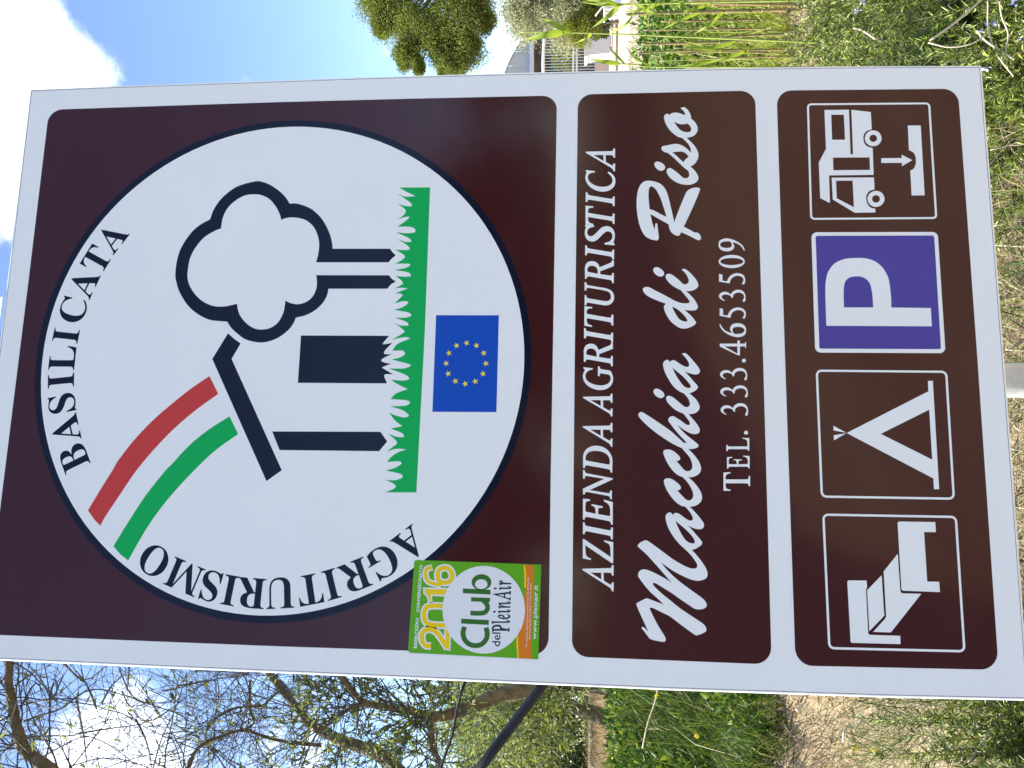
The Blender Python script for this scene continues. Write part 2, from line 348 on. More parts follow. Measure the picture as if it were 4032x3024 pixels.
 'script_i2': '1046,-3444! 1071,-3392 1110,-3331 1162,-3276 1214,-3240 1250,-3232 1279,-3243 1290,-3271 1284,-3308 1252,-3357 1200,-3418 1134,-3484! 1132,-3516 1148,-3550 1177,-3563 1216,-3557 1287,-3524 1356,-3463! 1360,-3476 1365,-3510! 1326,-3562 1248,-3634 1183,-3679 1132,-3698 1093,-3693 1061,-3662 1036,-3607 1028,-3558 1031,-3518!',
 'script_R': '1967,-3077! 2066,-3045 2209,-3017! 2161,-3092 2107,-3180 2047,-3282! 1991,-3291 1931,-3315 1888,-3359 1868,-3408 1872,-3433 1897,-3452 1923,-3463! 1893,-3526 1853,-3606 1813,-3674 1798,-3711 1809,-3739 1835,-3749 1875,-3737 1908,-3706 1918,-3676 1916,-3657! 1958,-3589 2008,-3501! 2107,-3548 2278,-3625 2457,-3702 2577,-3745 2600,-3739 2611,-3711 2610,-3661 2595,-3610 2566,-3566 2519,-3534 2393,-3483 2247,-3425 2079,-3365! 2189,-3343 2329,-3313 2469,-3283 2563,-3253 2638,-3209 2686,-3153 2717,-3071 2730,-2995 2719,-2932 2676,-2881 2609,-2846 2509,-2823 2388,-2815 2268,-2819 2141,-2835 2034,-2859 1935,-2897 1868,-2940 1825,-3003 1805,-3065 1799,-3109 1814,-3130 1853,-3137 1939,-3128 2045,-3117 2062,-3107 2060,-3092|2282,-3006! 2399,-2996 2506,-2991 2587,-2997 2627,-3010 2640,-3026 2630,-3058 2586,-3102 2504,-3145 2410,-3182 2283,-3219 2160,-3254! 2204,-3168 2248,-3093 2273,-3043',
 'script_i3': '2895,-3555! 2869,-3581 2827,-3591 2787,-3588 2763,-3561 2762,-3507! 2822,-3447 2876,-3386 2914,-3333 2924,-3295 2906,-3268 2870,-3260 2816,-3278 2750,-3331 2691,-3415 2661,-3506 2657,-3597 2679,-3666 2719,-3712 2768,-3725 2826,-3706 2892,-3662 2944,-3609!',
 'script_s': '2895,-3555! 2935,-3509 3015,-3434 3094,-3358 3166,-3278! 3181,-3228 3213,-3193 3247,-3188 3270,-3202 3279,-3236 3288,-3290 3303,-3360 3304,-3422 3284,-3483 3244,-3544 3198,-3589 3160,-3621! 3214,-3619 3276,-3598 3339,-3553 3401,-3494! 3400,-3559! 3342,-3614 3271,-3675 3187,-3719 3121,-3732 3063,-3721 2998,-3686 2962,-3647 2944,-3609!|3171,-3347! 3180,-3405 3182,-3474 3170,-3520 3140,-3558 3099,-3587! 3066,-3549 3042,-3526 3011,-3510! 3072,-3450 3127,-3397',
 'script_o': '3401,-3494! 3416,-3438 3468,-3369 3536,-3308 3629,-3255 3713,-3231 3755,-3233 3787,-3256 3790,-3291 3769,-3312! 3794,-3334 3808,-3381 3804,-3435 3785,-3489 3761,-3543! 3795,-3539 3833,-3520 3878,-3477! 3886,-3490 3893,-3534! 3848,-3583 3789,-3617 3738,-3630 3703,-3632! 3657,-3680 3598,-3714 3544,-3726 3490,-3716 3445,-3685 3413,-3631 3400,-3559!|3662,-3374! 3635,-3425 3617,-3487 3619,-3533 3626,-3580! 3588,-3614 3546,-3630 3508,-3624 3490,-3597 3491,-3555 3507,-3501 3541,-3455 3605,-3410',
 'script_dot2': '1344,-3053 1374,-3061 1390,-3086 1390,-3117 1367,-3160 1331,-3197 1295,-3211 1266,-3200 1250,-3172 1253,-3135 1279,-3092 1312,-3064',
 'script_dot1': '-454,-3044 -426,-3052 -411,-3076 -410,-3107 -432,-3149 -465,-3185 -499,-3199 -527,-3187 -543,-3160 -540,-3124 -516,-3082 -485,-3055',
 'script_dot3': '2984,-3080 3016,-3092 3030,-3126 3019,-3165 2990,-3211 2948,-3237 2911,-3233 2887,-3202 2883,-3168 2905,-3126 2942,-3095',
 'camper_frame': '#3846,-5332 3863,-5335 3878,-5341 3891,-5352 3901,-5365 3907,-5380 3909,-5397 3883,-7029 3880,-7046 3874,-7061 3863,-7074 3850,-7084 3834,-7091 3818,-7093 2154,-7088 2137,-7086 2122,-7079 2108,-7069 2098,-7056 2092,-7040 2090,-7024 2094,-5379 2096,-5362 2103,-5347 2113,-5334 2126,-5324 2142,-5317 2158,-5315|#3846,-5361 3855,-5363 3863,-5366 3870,-5372 3876,-5379 3879,-5388 3880,-5397 3854,-7029 3852,-7038 3849,-7047 3843,-7054 3836,-7059 3827,-7063 3818,-7064 2154,-7059 2145,-7058 2136,-7054 2129,-7049 2123,-7041 2120,-7033 2119,-7024 2123,-5379 2124,-5370 2128,-5362 2133,-5354 2141,-5349 2149,-5345 2158,-5344',
 'parking_frame': '#1825,-5323 1846,-5326 1865,-5334 1882,-5347 1894,-5364 1902,-5383 1905,-5404 1896,-7001 1893,-7022 1885,-7041 1872,-7058 1856,-7071 1836,-7079 1816,-7081 208,-7079 187,-7076 168,-7068 151,-7056 138,-7039 130,-7020 128,-6999 128,-5391 130,-5371 138,-5351 151,-5335 168,-5322 187,-5314 208,-5312|#1825,-5382 1830,-5383 1835,-5385 1840,-5389 1843,-5393 1845,-5398 1846,-5404 1837,-7001 1836,-7007 1834,-7012 1831,-7016 1826,-7019 1821,-7022 1816,-7022 208,-7020 202,-7019 197,-7017 193,-7014 189,-7010 187,-7004 187,-6999 187,-5392 187,-5386 190,-5381 193,-5377 197,-5374 202,-5372 208,-5371',
 'parking_field': '#1819,-5381 1827,-5382 1835,-5385 1841,-5390 1846,-5397 1850,-5405 1851,-5413 1843,-6996 1842,-7004 1839,-7012 1834,-7018 1827,-7023 1819,-7026 1811,-7028 217,-7023 209,-7022 201,-7019 195,-7014 189,-7007 186,-6999 185,-6991 185,-5405 186,-5397 189,-5389 194,-5382 201,-5377 209,-5374 217,-5373',
 'tent_frame': '#-197,-5309 -176,-5312 -157,-5320 -140,-5333 -128,-5349 -120,-5368 -117,-5389 -121,-7007 -123,-7028 -131,-7047 -144,-7064 -161,-7076 -180,-7084 -201,-7087 -1818,-7079 -1838,-7076 -1858,-7068 -1874,-7055 -1887,-7038 -1895,-7019 -1898,-6998 -1905,-5390 -1902,-5369 -1894,-5350 -1882,-5333 -1865,-5321 -1846,-5313 -1825,-5310|#-197,-5339 -184,-5341 -172,-5346 -162,-5354 -154,-5364 -149,-5376 -147,-5389 -151,-7007 -152,-7020 -157,-7032 -165,-7043 -176,-7050 -188,-7055 -201,-7057 -1818,-7049 -1831,-7047 -1843,-7042 -1853,-7034 -1861,-7024 -1866,-7011 -1868,-6999 -1875,-5390 -1873,-5377 -1868,-5365 -1860,-5355 -1850,-5347 -1838,-5342 -1825,-5340',
 'bed_frame': '#-2200,-5321 -2180,-5323 -2160,-5331 -2144,-5344 -2131,-5360 -2123,-5380 -2120,-5400 -2112,-7010 -2114,-7030 -2122,-7050 -2135,-7066 -2151,-7079 -2171,-7087 -2191,-7089 -3807,-7087 -3828,-7085 -3847,-7077 -3864,-7064 -3877,-7047 -3885,-7028 -3888,-7007 -3909,-5410 -3907,-5389 -3899,-5370 -3887,-5353 -3870,-5341 -3851,-5333 -3830,-5330|#-2200,-5351 -2187,-5352 -2175,-5357 -2165,-5365 -2157,-5376 -2152,-5388 -2150,-5401 -2142,-7009 -2143,-7022 -2148,-7034 -2156,-7045 -2167,-7053 -2179,-7058 -2192,-7059 -3808,-7057 -3820,-7056 -3833,-7051 -3843,-7043 -3851,-7032 -3856,-7020 -3858,-7007 -3879,-5410 -3878,-5397 -3873,-5385 -3865,-5375 -3855,-5367 -3843,-5362 -3830,-5360',
 'parking_letter': '517,-5480! 512,-6918! 776,-6920! 784,-6383! 954,-6387 1160,-6374 1272,-6345 1385,-6281 1470,-6180 1509,-6059 1515,-5935 1501,-5776 1435,-5632 1313,-5538 1181,-5501 1049,-5487 825,-5482|786,-5733! 784,-6136! 973,-6133 1123,-6111 1198,-6062 1236,-5993 1242,-5923 1227,-5835 1171,-5771 1086,-5746 974,-5737',
 'tent_symbol': '#-1008,-5694 -413,-6818 -266,-6821 -264,-6886 -1758,-6880 -1759,-6812 -1615,-6814|#-1014,-6150 -669,-6815 -1359,-6813',
 'tent_pole_a': '#-909,-5520 -1005,-5689 -975,-5519',
 'tent_pole_b': '#-1042,-5518 -1012,-5689 -1113,-5519',
 'bed_footboard': '-2228,-6311! -2212,-6319 -2205,-6336! -2201,-6803! -2336,-6803! -2338,-6649! -2989,-6653! -2988,-6806! -3122,-6808! -3119,-6340! -3111,-6322 -3095,-6315!',
 'bed_mattress': '-2635,-6291! -3114,-6299! -3142,-6307 -3153,-6326! -3152,-6567! -3664,-6149! -3666,-5920! -3490,-6084! -3461,-6099! -2874,-6096!',
 'bed_pillow': '-2924,-6067! -3438,-6074! -3461,-6066 -3658,-5872! -3127,-5869!',
 'bed_headboard': '-3029,-5615! -3011,-5622 -3004,-5643! -3000,-5868! -3080,-5871! -3126,-5854! -3678,-5856! -3697,-5862 -3705,-5884! -3704,-6267! -3810,-6265! -3816,-5650! -3810,-5630 -3794,-5624!',
 'camper_body': '3799,-5582! 3795,-5934! 3096,-5926! 3096,-5962! 3794,-5969! 3751,-6245! 3481,-6245! 3449,-6167 3380,-6124 3291,-6124 3221,-6160 3184,-6245! 2771,-6237! 2773,-5607! 2347,-5603! 2426,-5469! 2976,-5470! 3186,-5580!|#3722,-5676 3718,-5858 3324,-5858 3326,-5673|#3048,-5674 3042,-6193 2848,-6191 2852,-5672',
 'camper_cab': '2737,-5643! 2732,-6241! 2546,-6239! 2524,-6168 2447,-6120 2350,-6123 2278,-6166 2252,-6237! 2196,-6234! 2196,-5945! 2401,-5646!|#2689,-5703 2687,-5938 2279,-5938 2419,-5702',
 'camper_wheel_a': '#3335,-6378 3303,-6372 3274,-6359 3248,-6339 3229,-6313 3217,-6284 3214,-6253 3218,-6223 3231,-6195 3252,-6171 3278,-6153 3308,-6143 3340,-6140 3372,-6146 3402,-6159 3428,-6179 3447,-6205 3459,-6234 3462,-6265 3457,-6296 3444,-6324 3424,-6348 3398,-6365 3368,-6375|#3337,-6313 3322,-6311 3309,-6305 3297,-6295 3288,-6284 3283,-6271 3281,-6257 3284,-6243 3289,-6230 3299,-6219 3310,-6211 3324,-6206 3339,-6205 3353,-6208 3367,-6214 3379,-6223 3387,-6235 3393,-6248 3394,-6262 3392,-6276 3386,-6289 3377,-6299 3365,-6307 3351,-6312',
 'camper_wheel_b': '#2401,-6372 2369,-6367 2340,-6353 2315,-6333 2296,-6308 2284,-6278 2280,-6247 2284,-6217 2297,-6189 2317,-6165 2342,-6147 2372,-6137 2404,-6134 2436,-6140 2466,-6153 2491,-6173 2510,-6199 2522,-6228 2526,-6259 2521,-6290 2509,-6318 2489,-6342 2463,-6359 2433,-6370|#2402,-6308 2387,-6306 2374,-6300 2362,-6290 2353,-6278 2348,-6265 2346,-6251 2348,-6236 2354,-6223 2363,-6212 2375,-6204 2389,-6199 2403,-6198 2418,-6201 2432,-6207 2444,-6216 2452,-6228 2458,-6242 2460,-6256 2458,-6270 2452,-6283 2443,-6294 2431,-6302 2417,-6307',
 'drain_arrow': '#3026,-6357 3025,-6645 3076,-6646 2989,-6791 2897,-6641 2950,-6643 2953,-6355',
 'drain_pit': '3528,-6758! 3524,-6940! 2448,-6933! 2449,-6752! 2827,-6755! 2871,-6814 2982,-6843 3094,-6823 3145,-6753!',
 'sticker_base': '-2923,324! -2907,313 -2896,280! -2911,-1479! -4180,-1457! -4159,336! -4128,362!',
 'sticker_disc': '#-3529,-1262 -3586,-1260 -3644,-1253 -3700,-1241 -3755,-1223 -3808,-1200 -3858,-1172 -3905,-1139 -3949,-1103 -3989,-1062 -4024,-1018 -4055,-970 -4082,-920 -4103,-868 -4119,-813 -4129,-758 -4134,-702 -4133,-646 -4127,-590 -4115,-534 -4097,-481 -4075,-429 -4047,-379 -4014,-333 -3977,-289 -3936,-250 -3891,-214 -3842,-183 -3791,-157 -3737,-136 -3681,-120 -3624,-110 -3566,-105 -3507,-106 -3449,-112 -3392,-124 -3336,-142 -3283,-164 -3231,-192 -3183,-225 -3138,-262 -3097,-303 -3061,-348 -3029,-396 -3002,-448 -2981,-501 -2965,-556 -2955,-613 -2950,-670 -2952,-727 -2959,-784 -2972,-840 -2990,-894 -3014,-946 -3042,-996 -3076,-1042 -3114,-1085 -3157,-1124 -3203,-1159 -3252,-1189 -3304,-1214 -3358,-1234 -3414,-1249 -3471,-1258',
 'sticker_band': '-2922,-1252! -3062,-1268 -3235,-1266! -3879,-1173! -4005,-1175 -4178,-1192! -4177,-1357! -2925,-1378!',
 'sticker_line': '-2922,-1229! -3063,-1244 -3218,-1244! -3235,-1266! -3062,-1268 -2922,-1252!|-3879,-1151! -4006,-1153 -4178,-1170! -4178,-1192! -4005,-1175 -3879,-1173!',
 'year_two_outline': '#-4009,39 -4009,53 -4009,67 -4010,78 -4010,86 -4010,90 -4008,92 -4005,96 -4001,100 -3997,105 -3991,109 -3985,112 -3977,115 -3968,118 -3958,121 -3948,122 -3939,123 -3932,122 -3925,121 -3917,118 -3909,115 -3902,110 -3898,107 -3895,104 -3893,101 -3890,95 -3888,87 -3886,78 -3886,70 -3886,62 -3887,55 -3889,46 -3892,38 -3897,29 -3903,19 -3910,9 -3919,-2 -3931,-13 -3946,-26 -3962,-39 -3979,-53 -3997,-67 -4014,-81 -4033,-94 -4052,-108 -4072,-122 -4092,-136 -4111,-150 -4054,-237 -4035,-223 -4015,-209 -3995,-195 -3975,-181 -3955,-166 -3937,-152 -3919,-137 -3901,-123 -3882,-108 -3865,-93 -3848,-77 -3833,-59 -3820,-42 -3809,-24 -3800,-6 -3793,13 -3788,32 -3785,52 -3785,72 -3786,93 -3790,113 -3796,133 -3805,152 -3816,170 -3831,186 -3847,199 -3864,210 -3882,218 -3900,224 -3919,228 -3938,229 -3958,228 -3976,225 -3994,221 -4011,215 -4027,208 -4042,200 -4057,190 -4070,178 -4082,165 -4092,150 -4102,133 -4108,112 -4110,92 -4110,76 -4110,62 -4109,51 -4109,40|#-3803,-139 -3809,-236 -4115,-235 -4102,-141',
 'year_two': '#-4029,39 -4029,53 -4030,66 -4030,78 -4030,87 -4030,94 -4028,99 -4025,104 -4021,110 -4015,116 -4009,122 -4001,127 -3993,132 -3984,136 -3973,139 -3962,142 -3950,144 -3939,144 -3929,144 -3920,142 -3910,138 -3900,134 -3891,129 -3884,123 -3879,117 -3875,111 -3871,102 -3868,92 -3866,81 -3865,70 -3866,60 -3867,50 -3870,40 -3874,29 -3879,18 -3886,7 -3894,-5 -3905,-17 -3918,-29 -3933,-43 -3949,-56 -3967,-70 -3985,-84 -4002,-98 -4021,-112 -4040,-126 -4060,-140 -4080,-154 -4100,-168 -4066,-220 -4046,-206 -4027,-192 -4007,-177 -3987,-163 -3967,-149 -3949,-134 -3931,-120 -3913,-106 -3895,-92 -3878,-77 -3863,-61 -3849,-45 -3837,-29 -3827,-13 -3819,3 -3813,20 -3809,37 -3806,54 -3805,72 -3807,90 -3810,108 -3815,125 -3823,142 -3832,157 -3844,170 -3858,181 -3873,190 -3889,197 -3905,203 -3921,206 -3938,207 -3956,206 -3973,204 -3989,200 -4004,195 -4019,189 -4032,181 -4044,172 -4056,162 -4066,151 -4075,138 -4083,124 -4088,107 -4090,91 -4090,76 -4089,63 -4089,51 -4089,40|#-3820,-162 -3822,-221 -4095,-219 -4084,-163',
 'year_zero_outline': '#-3648,101 -3635,101 -3621,100 -3606,97 -3594,94 -3585,90 -3580,88 -3578,86 -3577,84 -3575,79 -3573,71 -3570,59 -3568,44 -3566,26 -3565,5 -3564,-19 -3565,-43 -3566,-67 -3568,-89 -3570,-111 -3572,-132 -3574,-150 -3577,-165 -3580,-173 -3581,-176 -3583,-177 -3590,-180 -3601,-184 -3616,-186 -3632,-188 -3647,-189 -3663,-189 -3680,-188 -3694,-187 -3706,-184 -3712,-182 -3714,-180 -3716,-173 -3719,-159 -3721,-141 -3723,-120 -3724,-99 -3725,-77 -3726,-54 -3726,-30 -3725,-6 -3723,16 -3721,35 -3718,51 -3716,65 -3714,75 -3713,80 -3711,82 -3710,84 -3706,86 -3698,90 -3687,94 -3674,98 -3661,100|#-3652,207 -3631,207 -3608,205 -3586,202 -3564,196 -3541,187 -3520,174 -3502,157 -3489,138 -3480,118 -3474,98 -3470,79 -3467,58 -3464,35 -3463,9 -3462,-19 -3463,-47 -3464,-74 -3466,-98 -3468,-121 -3470,-144 -3474,-169 -3479,-194 -3489,-221 -3506,-247 -3529,-267 -3554,-279 -3578,-287 -3602,-291 -3624,-293 -3644,-295 -3664,-295 -3687,-294 -3710,-291 -3735,-285 -3761,-274 -3786,-255 -3803,-229 -3813,-202 -3819,-177 -3822,-152 -3823,-129 -3825,-106 -3826,-81 -3827,-54 -3827,-27 -3825,0 -3824,26 -3821,48 -3819,67 -3816,85 -3811,104 -3804,125 -3793,145 -3777,163 -3758,178 -3737,189 -3716,196 -3694,202 -3673,206',
 'year_zero': '#-3649,123 -3634,123 -3618,121 -3602,119 -3588,115 -3576,110 -3568,105 -3563,101 -3559,95 -3556,87 -3553,77 -3550,63 -3547,47 -3545,28 -3544,5 -3544,-19 -3544,-44 -3545,-68 -3547,-91 -3549,-113 -3551,-134 -3553,-154 -3557,-171 -3561,-183 -3566,-190 -3572,-195 -3583,-200 -3597,-205 -3613,-208 -3630,-209 -3647,-210 -3664,-211 -3681,-210 -3698,-208 -3712,-205 -3722,-201 -3728,-196 -3732,-190 -3736,-179 -3739,-163 -3741,-143 -3743,-122 -3745,-100 -3746,-78 -3746,-54 -3746,-29 -3745,-5 -3743,18 -3741,37 -3739,55 -3737,69 -3734,81 -3731,89 -3728,95 -3724,100 -3717,105 -3706,110 -3693,115 -3678,119 -3663,121|#-3651,186 -3632,186 -3611,184 -3590,181 -3570,175 -3550,167 -3532,157 -3518,143 -3507,127 -3499,110 -3494,92 -3490,75 -3487,55 -3485,33 -3484,8 -3483,-19 -3484,-46 -3485,-72 -3487,-96 -3489,-119 -3491,-141 -3494,-165 -3499,-188 -3507,-211 -3521,-232 -3540,-249 -3561,-259 -3583,-266 -3605,-270 -3625,-272 -3645,-273 -3664,-273 -3685,-273 -3707,-270 -3729,-265 -3751,-256 -3771,-240 -3785,-219 -3793,-196 -3798,-173 -3801,-150 -3803,-127 -3805,-105 -3806,-81 -3806,-54 -3806,-28 -3805,-1 -3803,24 -3801,45 -3798,64 -3796,81 -3792,98 -3786,115 -3777,132 -3763,147 -3747,159 -3729,169 -3710,176 -3690,181 -3670,184',
 'year_one_outline': '#-3270,183 -3266,-229 -3387,-229 -3383,51 -3478,39 -3476,107 -3398,123 -3356,175',
 'year_one': '#-3291,161 -3286,-212 -3362,-212 -3362,75 -3455,58 -3454,89 -3385,101 -3345,152',
 'year_six_outline': '#-2949,76 -2953,88 -2956,101 -2960,117 -2966,134 -2975,153 -2990,172 -3009,185 -3027,193 -3046,197 -3064,199 -3081,199 -3098,198 -3114,196 -3132,193 -3151,188 -3170,180 -3188,170 -3206,155 -3221,138 -3232,119 -3240,100 -3246,82 -3251,64 -3255,46 -3259,26 -3263,6 -3265,-13 -3267,-33 -3268,-51 -3270,-69 -3184,-79 -3182,-60 -3180,-41 -3178,-23 -3176,-6 -3174,10 -3171,24 -3167,40 -3163,55 -3158,68 -3154,78 -3150,86 -3146,90 -3142,93 -3135,97 -3125,101 -3113,104 -3102,106 -3091,108 -3080,109 -3070,108 -3061,107 -3054,106 -3049,104 -3047,100 -3044,91 -3041,78 -3037,62 -3033,47',
 'year_six': '#-2968,70 -2971,82 -2975,96 -2979,111 -2984,127 -2991,143 -3003,157 -3018,167 -3033,174 -3049,177 -3065,179 -3081,179 -3096,179 -3112,177 -3128,173 -3145,169 -3162,162 -3178,153 -3193,141 -3205,126 -3215,110 -3222,93 -3227,76 -3232,58 -3237,41 -3241,23 -3244,4 -3246,-15 -3248,-34 -3249,-53 -3251,-71 -3203,-77 -3201,-58 -3199,-39 -3197,-21 -3195,-3 -3193,14 -3189,29 -3185,45 -3181,60 -3176,75 -3171,87 -3165,97 -3160,104 -3152,110 -3142,116 -3130,120 -3117,124 -3104,126 -3092,128 -3080,129 -3069,128 -3058,127 -3048,125 -3040,122 -3036,119 -3033,115 -3029,107 -3026,96 -3022,83 -3019,68 -3014,54',
 'year_six_bowl_outline': '#-3096,-73 -3088,-73 -3079,-74 -3070,-76 -3063,-78 -3058,-80 -3056,-81 -3054,-83 -3051,-87 -3048,-94 -3045,-102 -3043,-110 -3042,-116 -3042,-123 -3042,-130 -3043,-136 -3045,-142 -3047,-146 -3049,-149 -3053,-153 -3061,-159 -3071,-165 -3082,-170 -3091,-173 -3097,-175 -3102,-174 -3109,-173 -3118,-171 -3126,-167 -3132,-164 -3134,-162 -3135,-160 -3138,-155 -3140,-147 -3142,-137 -3144,-127 -3144,-118 -3144,-110 -3142,-102 -3141,-94 -3138,-88 -3136,-84 -3135,-82 -3130,-80 -3123,-78 -3114,-75 -3105,-74|#-3100,34 -3082,34 -3064,32 -3046,29 -3027,23 -3009,15 -2990,2 -2975,-14 -2963,-32 -2954,-50 -2947,-68 -2942,-87 -2939,-106 -2938,-124 -2940,-143 -2943,-162 -2949,-182 -2959,-201 -2972,-220 -2988,-235 -3005,-248 -3024,-260 -3044,-269 -3065,-277 -3088,-281 -3110,-281 -3132,-277 -3153,-271 -3172,-262 -3191,-251 -3208,-236 -3223,-216 -3233,-196 -3239,-176 -3244,-156 -3246,-137 -3247,-118 -3246,-100 -3243,-81 -3238,-62 -3231,-43 -3221,-24 -3207,-7 -3189,8 -3171,18 -3153,25 -3135,29 -3117,32',
 'year_six_bowl': '#-3097,-50 -3087,-50 -3076,-52 -3065,-54 -3055,-56 -3047,-60 -3042,-63 -3038,-68 -3033,-76 -3028,-85 -3024,-95 -3021,-105 -3020,-114 -3020,-123 -3020,-133 -3022,-142 -3025,-150 -3028,-158 -3032,-164 -3039,-170 -3049,-178 -3061,-185 -3074,-191 -3085,-195 -3095,-197 -3104,-197 -3114,-195 -3125,-192 -3136,-187 -3144,-182 -3150,-177 -3154,-172 -3158,-164 -3161,-153 -3164,-141 -3165,-129 -3166,-118 -3165,-108 -3164,-97 -3161,-87 -3158,-78 -3154,-71 -3151,-67 -3146,-63 -3139,-59 -3129,-56 -3119,-53 -3107,-51|#-3099,11 -3083,11 -3067,10 -3051,7 -3035,2 -3019,-5 -3004,-16 -2992,-29 -2982,-43 -2974,-59 -2968,-75 -2963,-92 -2961,-108 -2960,-124 -2961,-140 -2964,-157 -2970,-173 -2977,-190 -2988,-205 -3002,-218 -3017,-229 -3034,-240 -3052,-248 -3070,-255 -3089,-258 -3108,-258 -3127,-255 -3145,-250 -3162,-242 -3178,-233 -3193,-220 -3204,-204 -3213,-187 -3218,-170 -3222,-152 -3224,-135 -3225,-118 -3224,-102 -3222,-85 -3218,-69 -3212,-53 -3203,-37 -3192,-23 -3178,-11 -3162,-3 -3146,3 -3130,7 -3114,10',
 'club_c': '#-3776,-390 -3788,-386 -3801,-382 -3814,-378 -3829,-374 -3846,-371 -3863,-370 -3879,-371 -3896,-373 -3913,-376 -3930,-381 -3947,-387 -3964,-395 -3979,-406 -3994,-418 -4008,-431 -4020,-446 -4032,-461 -4042,-477 -4049,-495 -4055,-513 -4060,-531 -4062,-549 -4064,-567 -4064,-585 -4062,-602 -4060,-620 -4056,-638 -4050,-656 -4043,-674 -4034,-691 -4022,-706 -4009,-721 -3995,-733 -3980,-745 -3965,-755 -3950,-763 -3934,-770 -3917,-774 -3902,-777 -3886,-778 -3872,-778 -3857,-778 -3842,-776 -3827,-773 -3813,-770 -3800,-766 -3789,-762 -3777,-759 -3794,-692 -3807,-695 -3820,-699 -3831,-703 -3842,-706 -3852,-708 -3862,-709 -3873,-709 -3884,-709 -3895,-708 -3905,-707 -3914,-704 -3923,-701 -3933,-695 -3943,-688 -3954,-680 -3964,-671 -3972,-662 -3979,-653 -3984,-644 -3988,-633 -3992,-621 -3995,-608 -3997,-595 -3998,-583 -3998,-570 -3997,-558 -3995,-545 -3992,-533 -3988,-522 -3984,-511 -3978,-501 -3970,-491 -3961,-480 -3951,-471 -3940,-462 -3931,-456 -3921,-451 -3910,-447 -3899,-444 -3886,-442 -3874,-441 -3863,-440 -3853,-441 -3843,-442 -3831,-445 -3819,-449 -3805,-453 -3792,-457',
 'club_l': '#-3677,-373 -3683,-761 -3748,-761 -3742,-373',
 'club_u': '#-3628,-499 -3628,-519 -3629,-539 -3629,-559 -3630,-579 -3630,-599 -3629,-618 -3628,-634 -3627,-650 -3625,-665 -3622,-681 -3618,-696 -3612,-711 -3603,-725 -3593,-737 -3582,-748 -3570,-757 -3557,-764 -3544,-769 -3529,-772 -3515,-773 -3500,-771 -3487,-768 -3473,-764 -3460,-758 -3447,-749 -3436,-739 -3426,-729 -3418,-719 -3410,-710 -3402,-701 -3448,-655 -3457,-665 -3465,-675 -3473,-684 -3480,-691 -3486,-696 -3491,-700 -3496,-702 -3503,-705 -3510,-706 -3517,-707 -3522,-707 -3527,-706 -3531,-704 -3537,-701 -3542,-697 -3548,-692 -3552,-686 -3556,-681 -3558,-674 -3560,-666 -3562,-656 -3564,-644 -3565,-630 -3566,-615 -3566,-598 -3566,-581 -3566,-561 -3565,-541 -3565,-521 -3564,-501',
 'club_u_stem': '#-3383,-504 -3384,-771 -3441,-770 -3439,-504',
 'club_b_stem': '#-3267,-385 -3273,-774 -3338,-774 -3331,-385',
 'club_b': '#-3170,-783 -3191,-781 -3212,-774 -3231,-762 -3248,-745 -3262,-724 -3273,-700 -3280,-675 -3283,-648 -3282,-620 -3276,-594 -3267,-570 -3254,-548 -3238,-531 -3219,-517 -3199,-509 -3178,-505 -3157,-507 -3136,-515 -3117,-527 -3099,-544 -3085,-565 -3074,-589 -3067,-614 -3065,-642 -3066,-669 -3071,-695 -3081,-719 -3094,-741 -3110,-758 -3128,-772 -3149,-780|#-3199,-730 -3212,-728 -3225,-724 -3237,-716 -3248,-705 -3256,-692 -3263,-677 -3267,-661 -3269,-644 -3268,-626 -3265,-610 -3259,-594 -3251,-581 -3241,-570 -3230,-561 -3217,-556 -3204,-554 -3191,-555 -3178,-560 -3166,-568 -3156,-578 -3147,-591 -3140,-606 -3136,-623 -3134,-640 -3135,-657 -3138,-674 -3144,-689 -3152,-703 -3162,-714 -3173,-722 -3186,-727',
 'phone_0': '-774,-4056! -761,-4030 -744,-4002 -713,-3982 -677,-3990 -647,-4025 -638,-4067 -647,-4112 -675,-4149! -642,-4173 -615,-4211 -605,-4257 -614,-4306 -644,-4343 -694,-4360 -748,-4359 -776,-4351 -785,-4337 -780,-4322 -763,-4321 -745,-4329 -716,-4341 -686,-4336 -659,-4312 -648,-4275 -652,-4237 -669,-4202 -696,-4183 -729,-4178! -729,-4163! -704,-4151 -684,-4123 -678,-4081 -685,-4043 -705,-4020 -729,-4023 -749,-4040 -765,-4064!',
 'phone_1': '-512,-4057! -500,-4030 -483,-4002 -454,-3982 -419,-3990 -391,-4025 -382,-4067 -390,-4113 -418,-4150! -386,-4174 -360,-4213 -351,-4259 -359,-4308 -388,-4345 -436,-4363 -488,-4362 -514,-4354 -523,-4340 -518,-4325 -502,-4323 -485,-4331 -457,-4344 -428,-4339 -402,-4314 -392,-4277 -396,-4238 -412,-4204 -438,-4184 -469,-4180! -469,-4164! -445,-4152 -427,-4123 -420,-4082 -427,-4043 -447,-4020 -469,-4023 -488,-4040 -503,-4065!',
 'phone_2': '-265,-4057! -253,-4031 -236,-4003 -206,-3983 -170,-3991 -141,-4026 -132,-4068 -141,-4113 -169,-4150! -137,-4173 -110,-4212 -100,-4257 -109,-4306 -139,-4343 -188,-4360 -242,-4359 -268,-4351 -277,-4337 -272,-4323 -256,-4321 -238,-4329 -210,-4341 -180,-4336 -153,-4312 -143,-4275 -147,-4237 -163,-4203 -190,-4183 -222,-4179! -222,-4164! -197,-4151 -178,-4123 -171,-4082 -178,-4044 -198,-4021 -221,-4024 -241,-4041 -256,-4065!',
 'phone_3': '#211,-3987 252,-3988 253,-4235 298,-4237 298,-4272 253,-4270 253,-4342 277,-4346 277,-4358 189,-4355 189,-4344 213,-4341 212,-4270 84,-4267 84,-4239|#212,-4235 211,-4054 105,-4232',
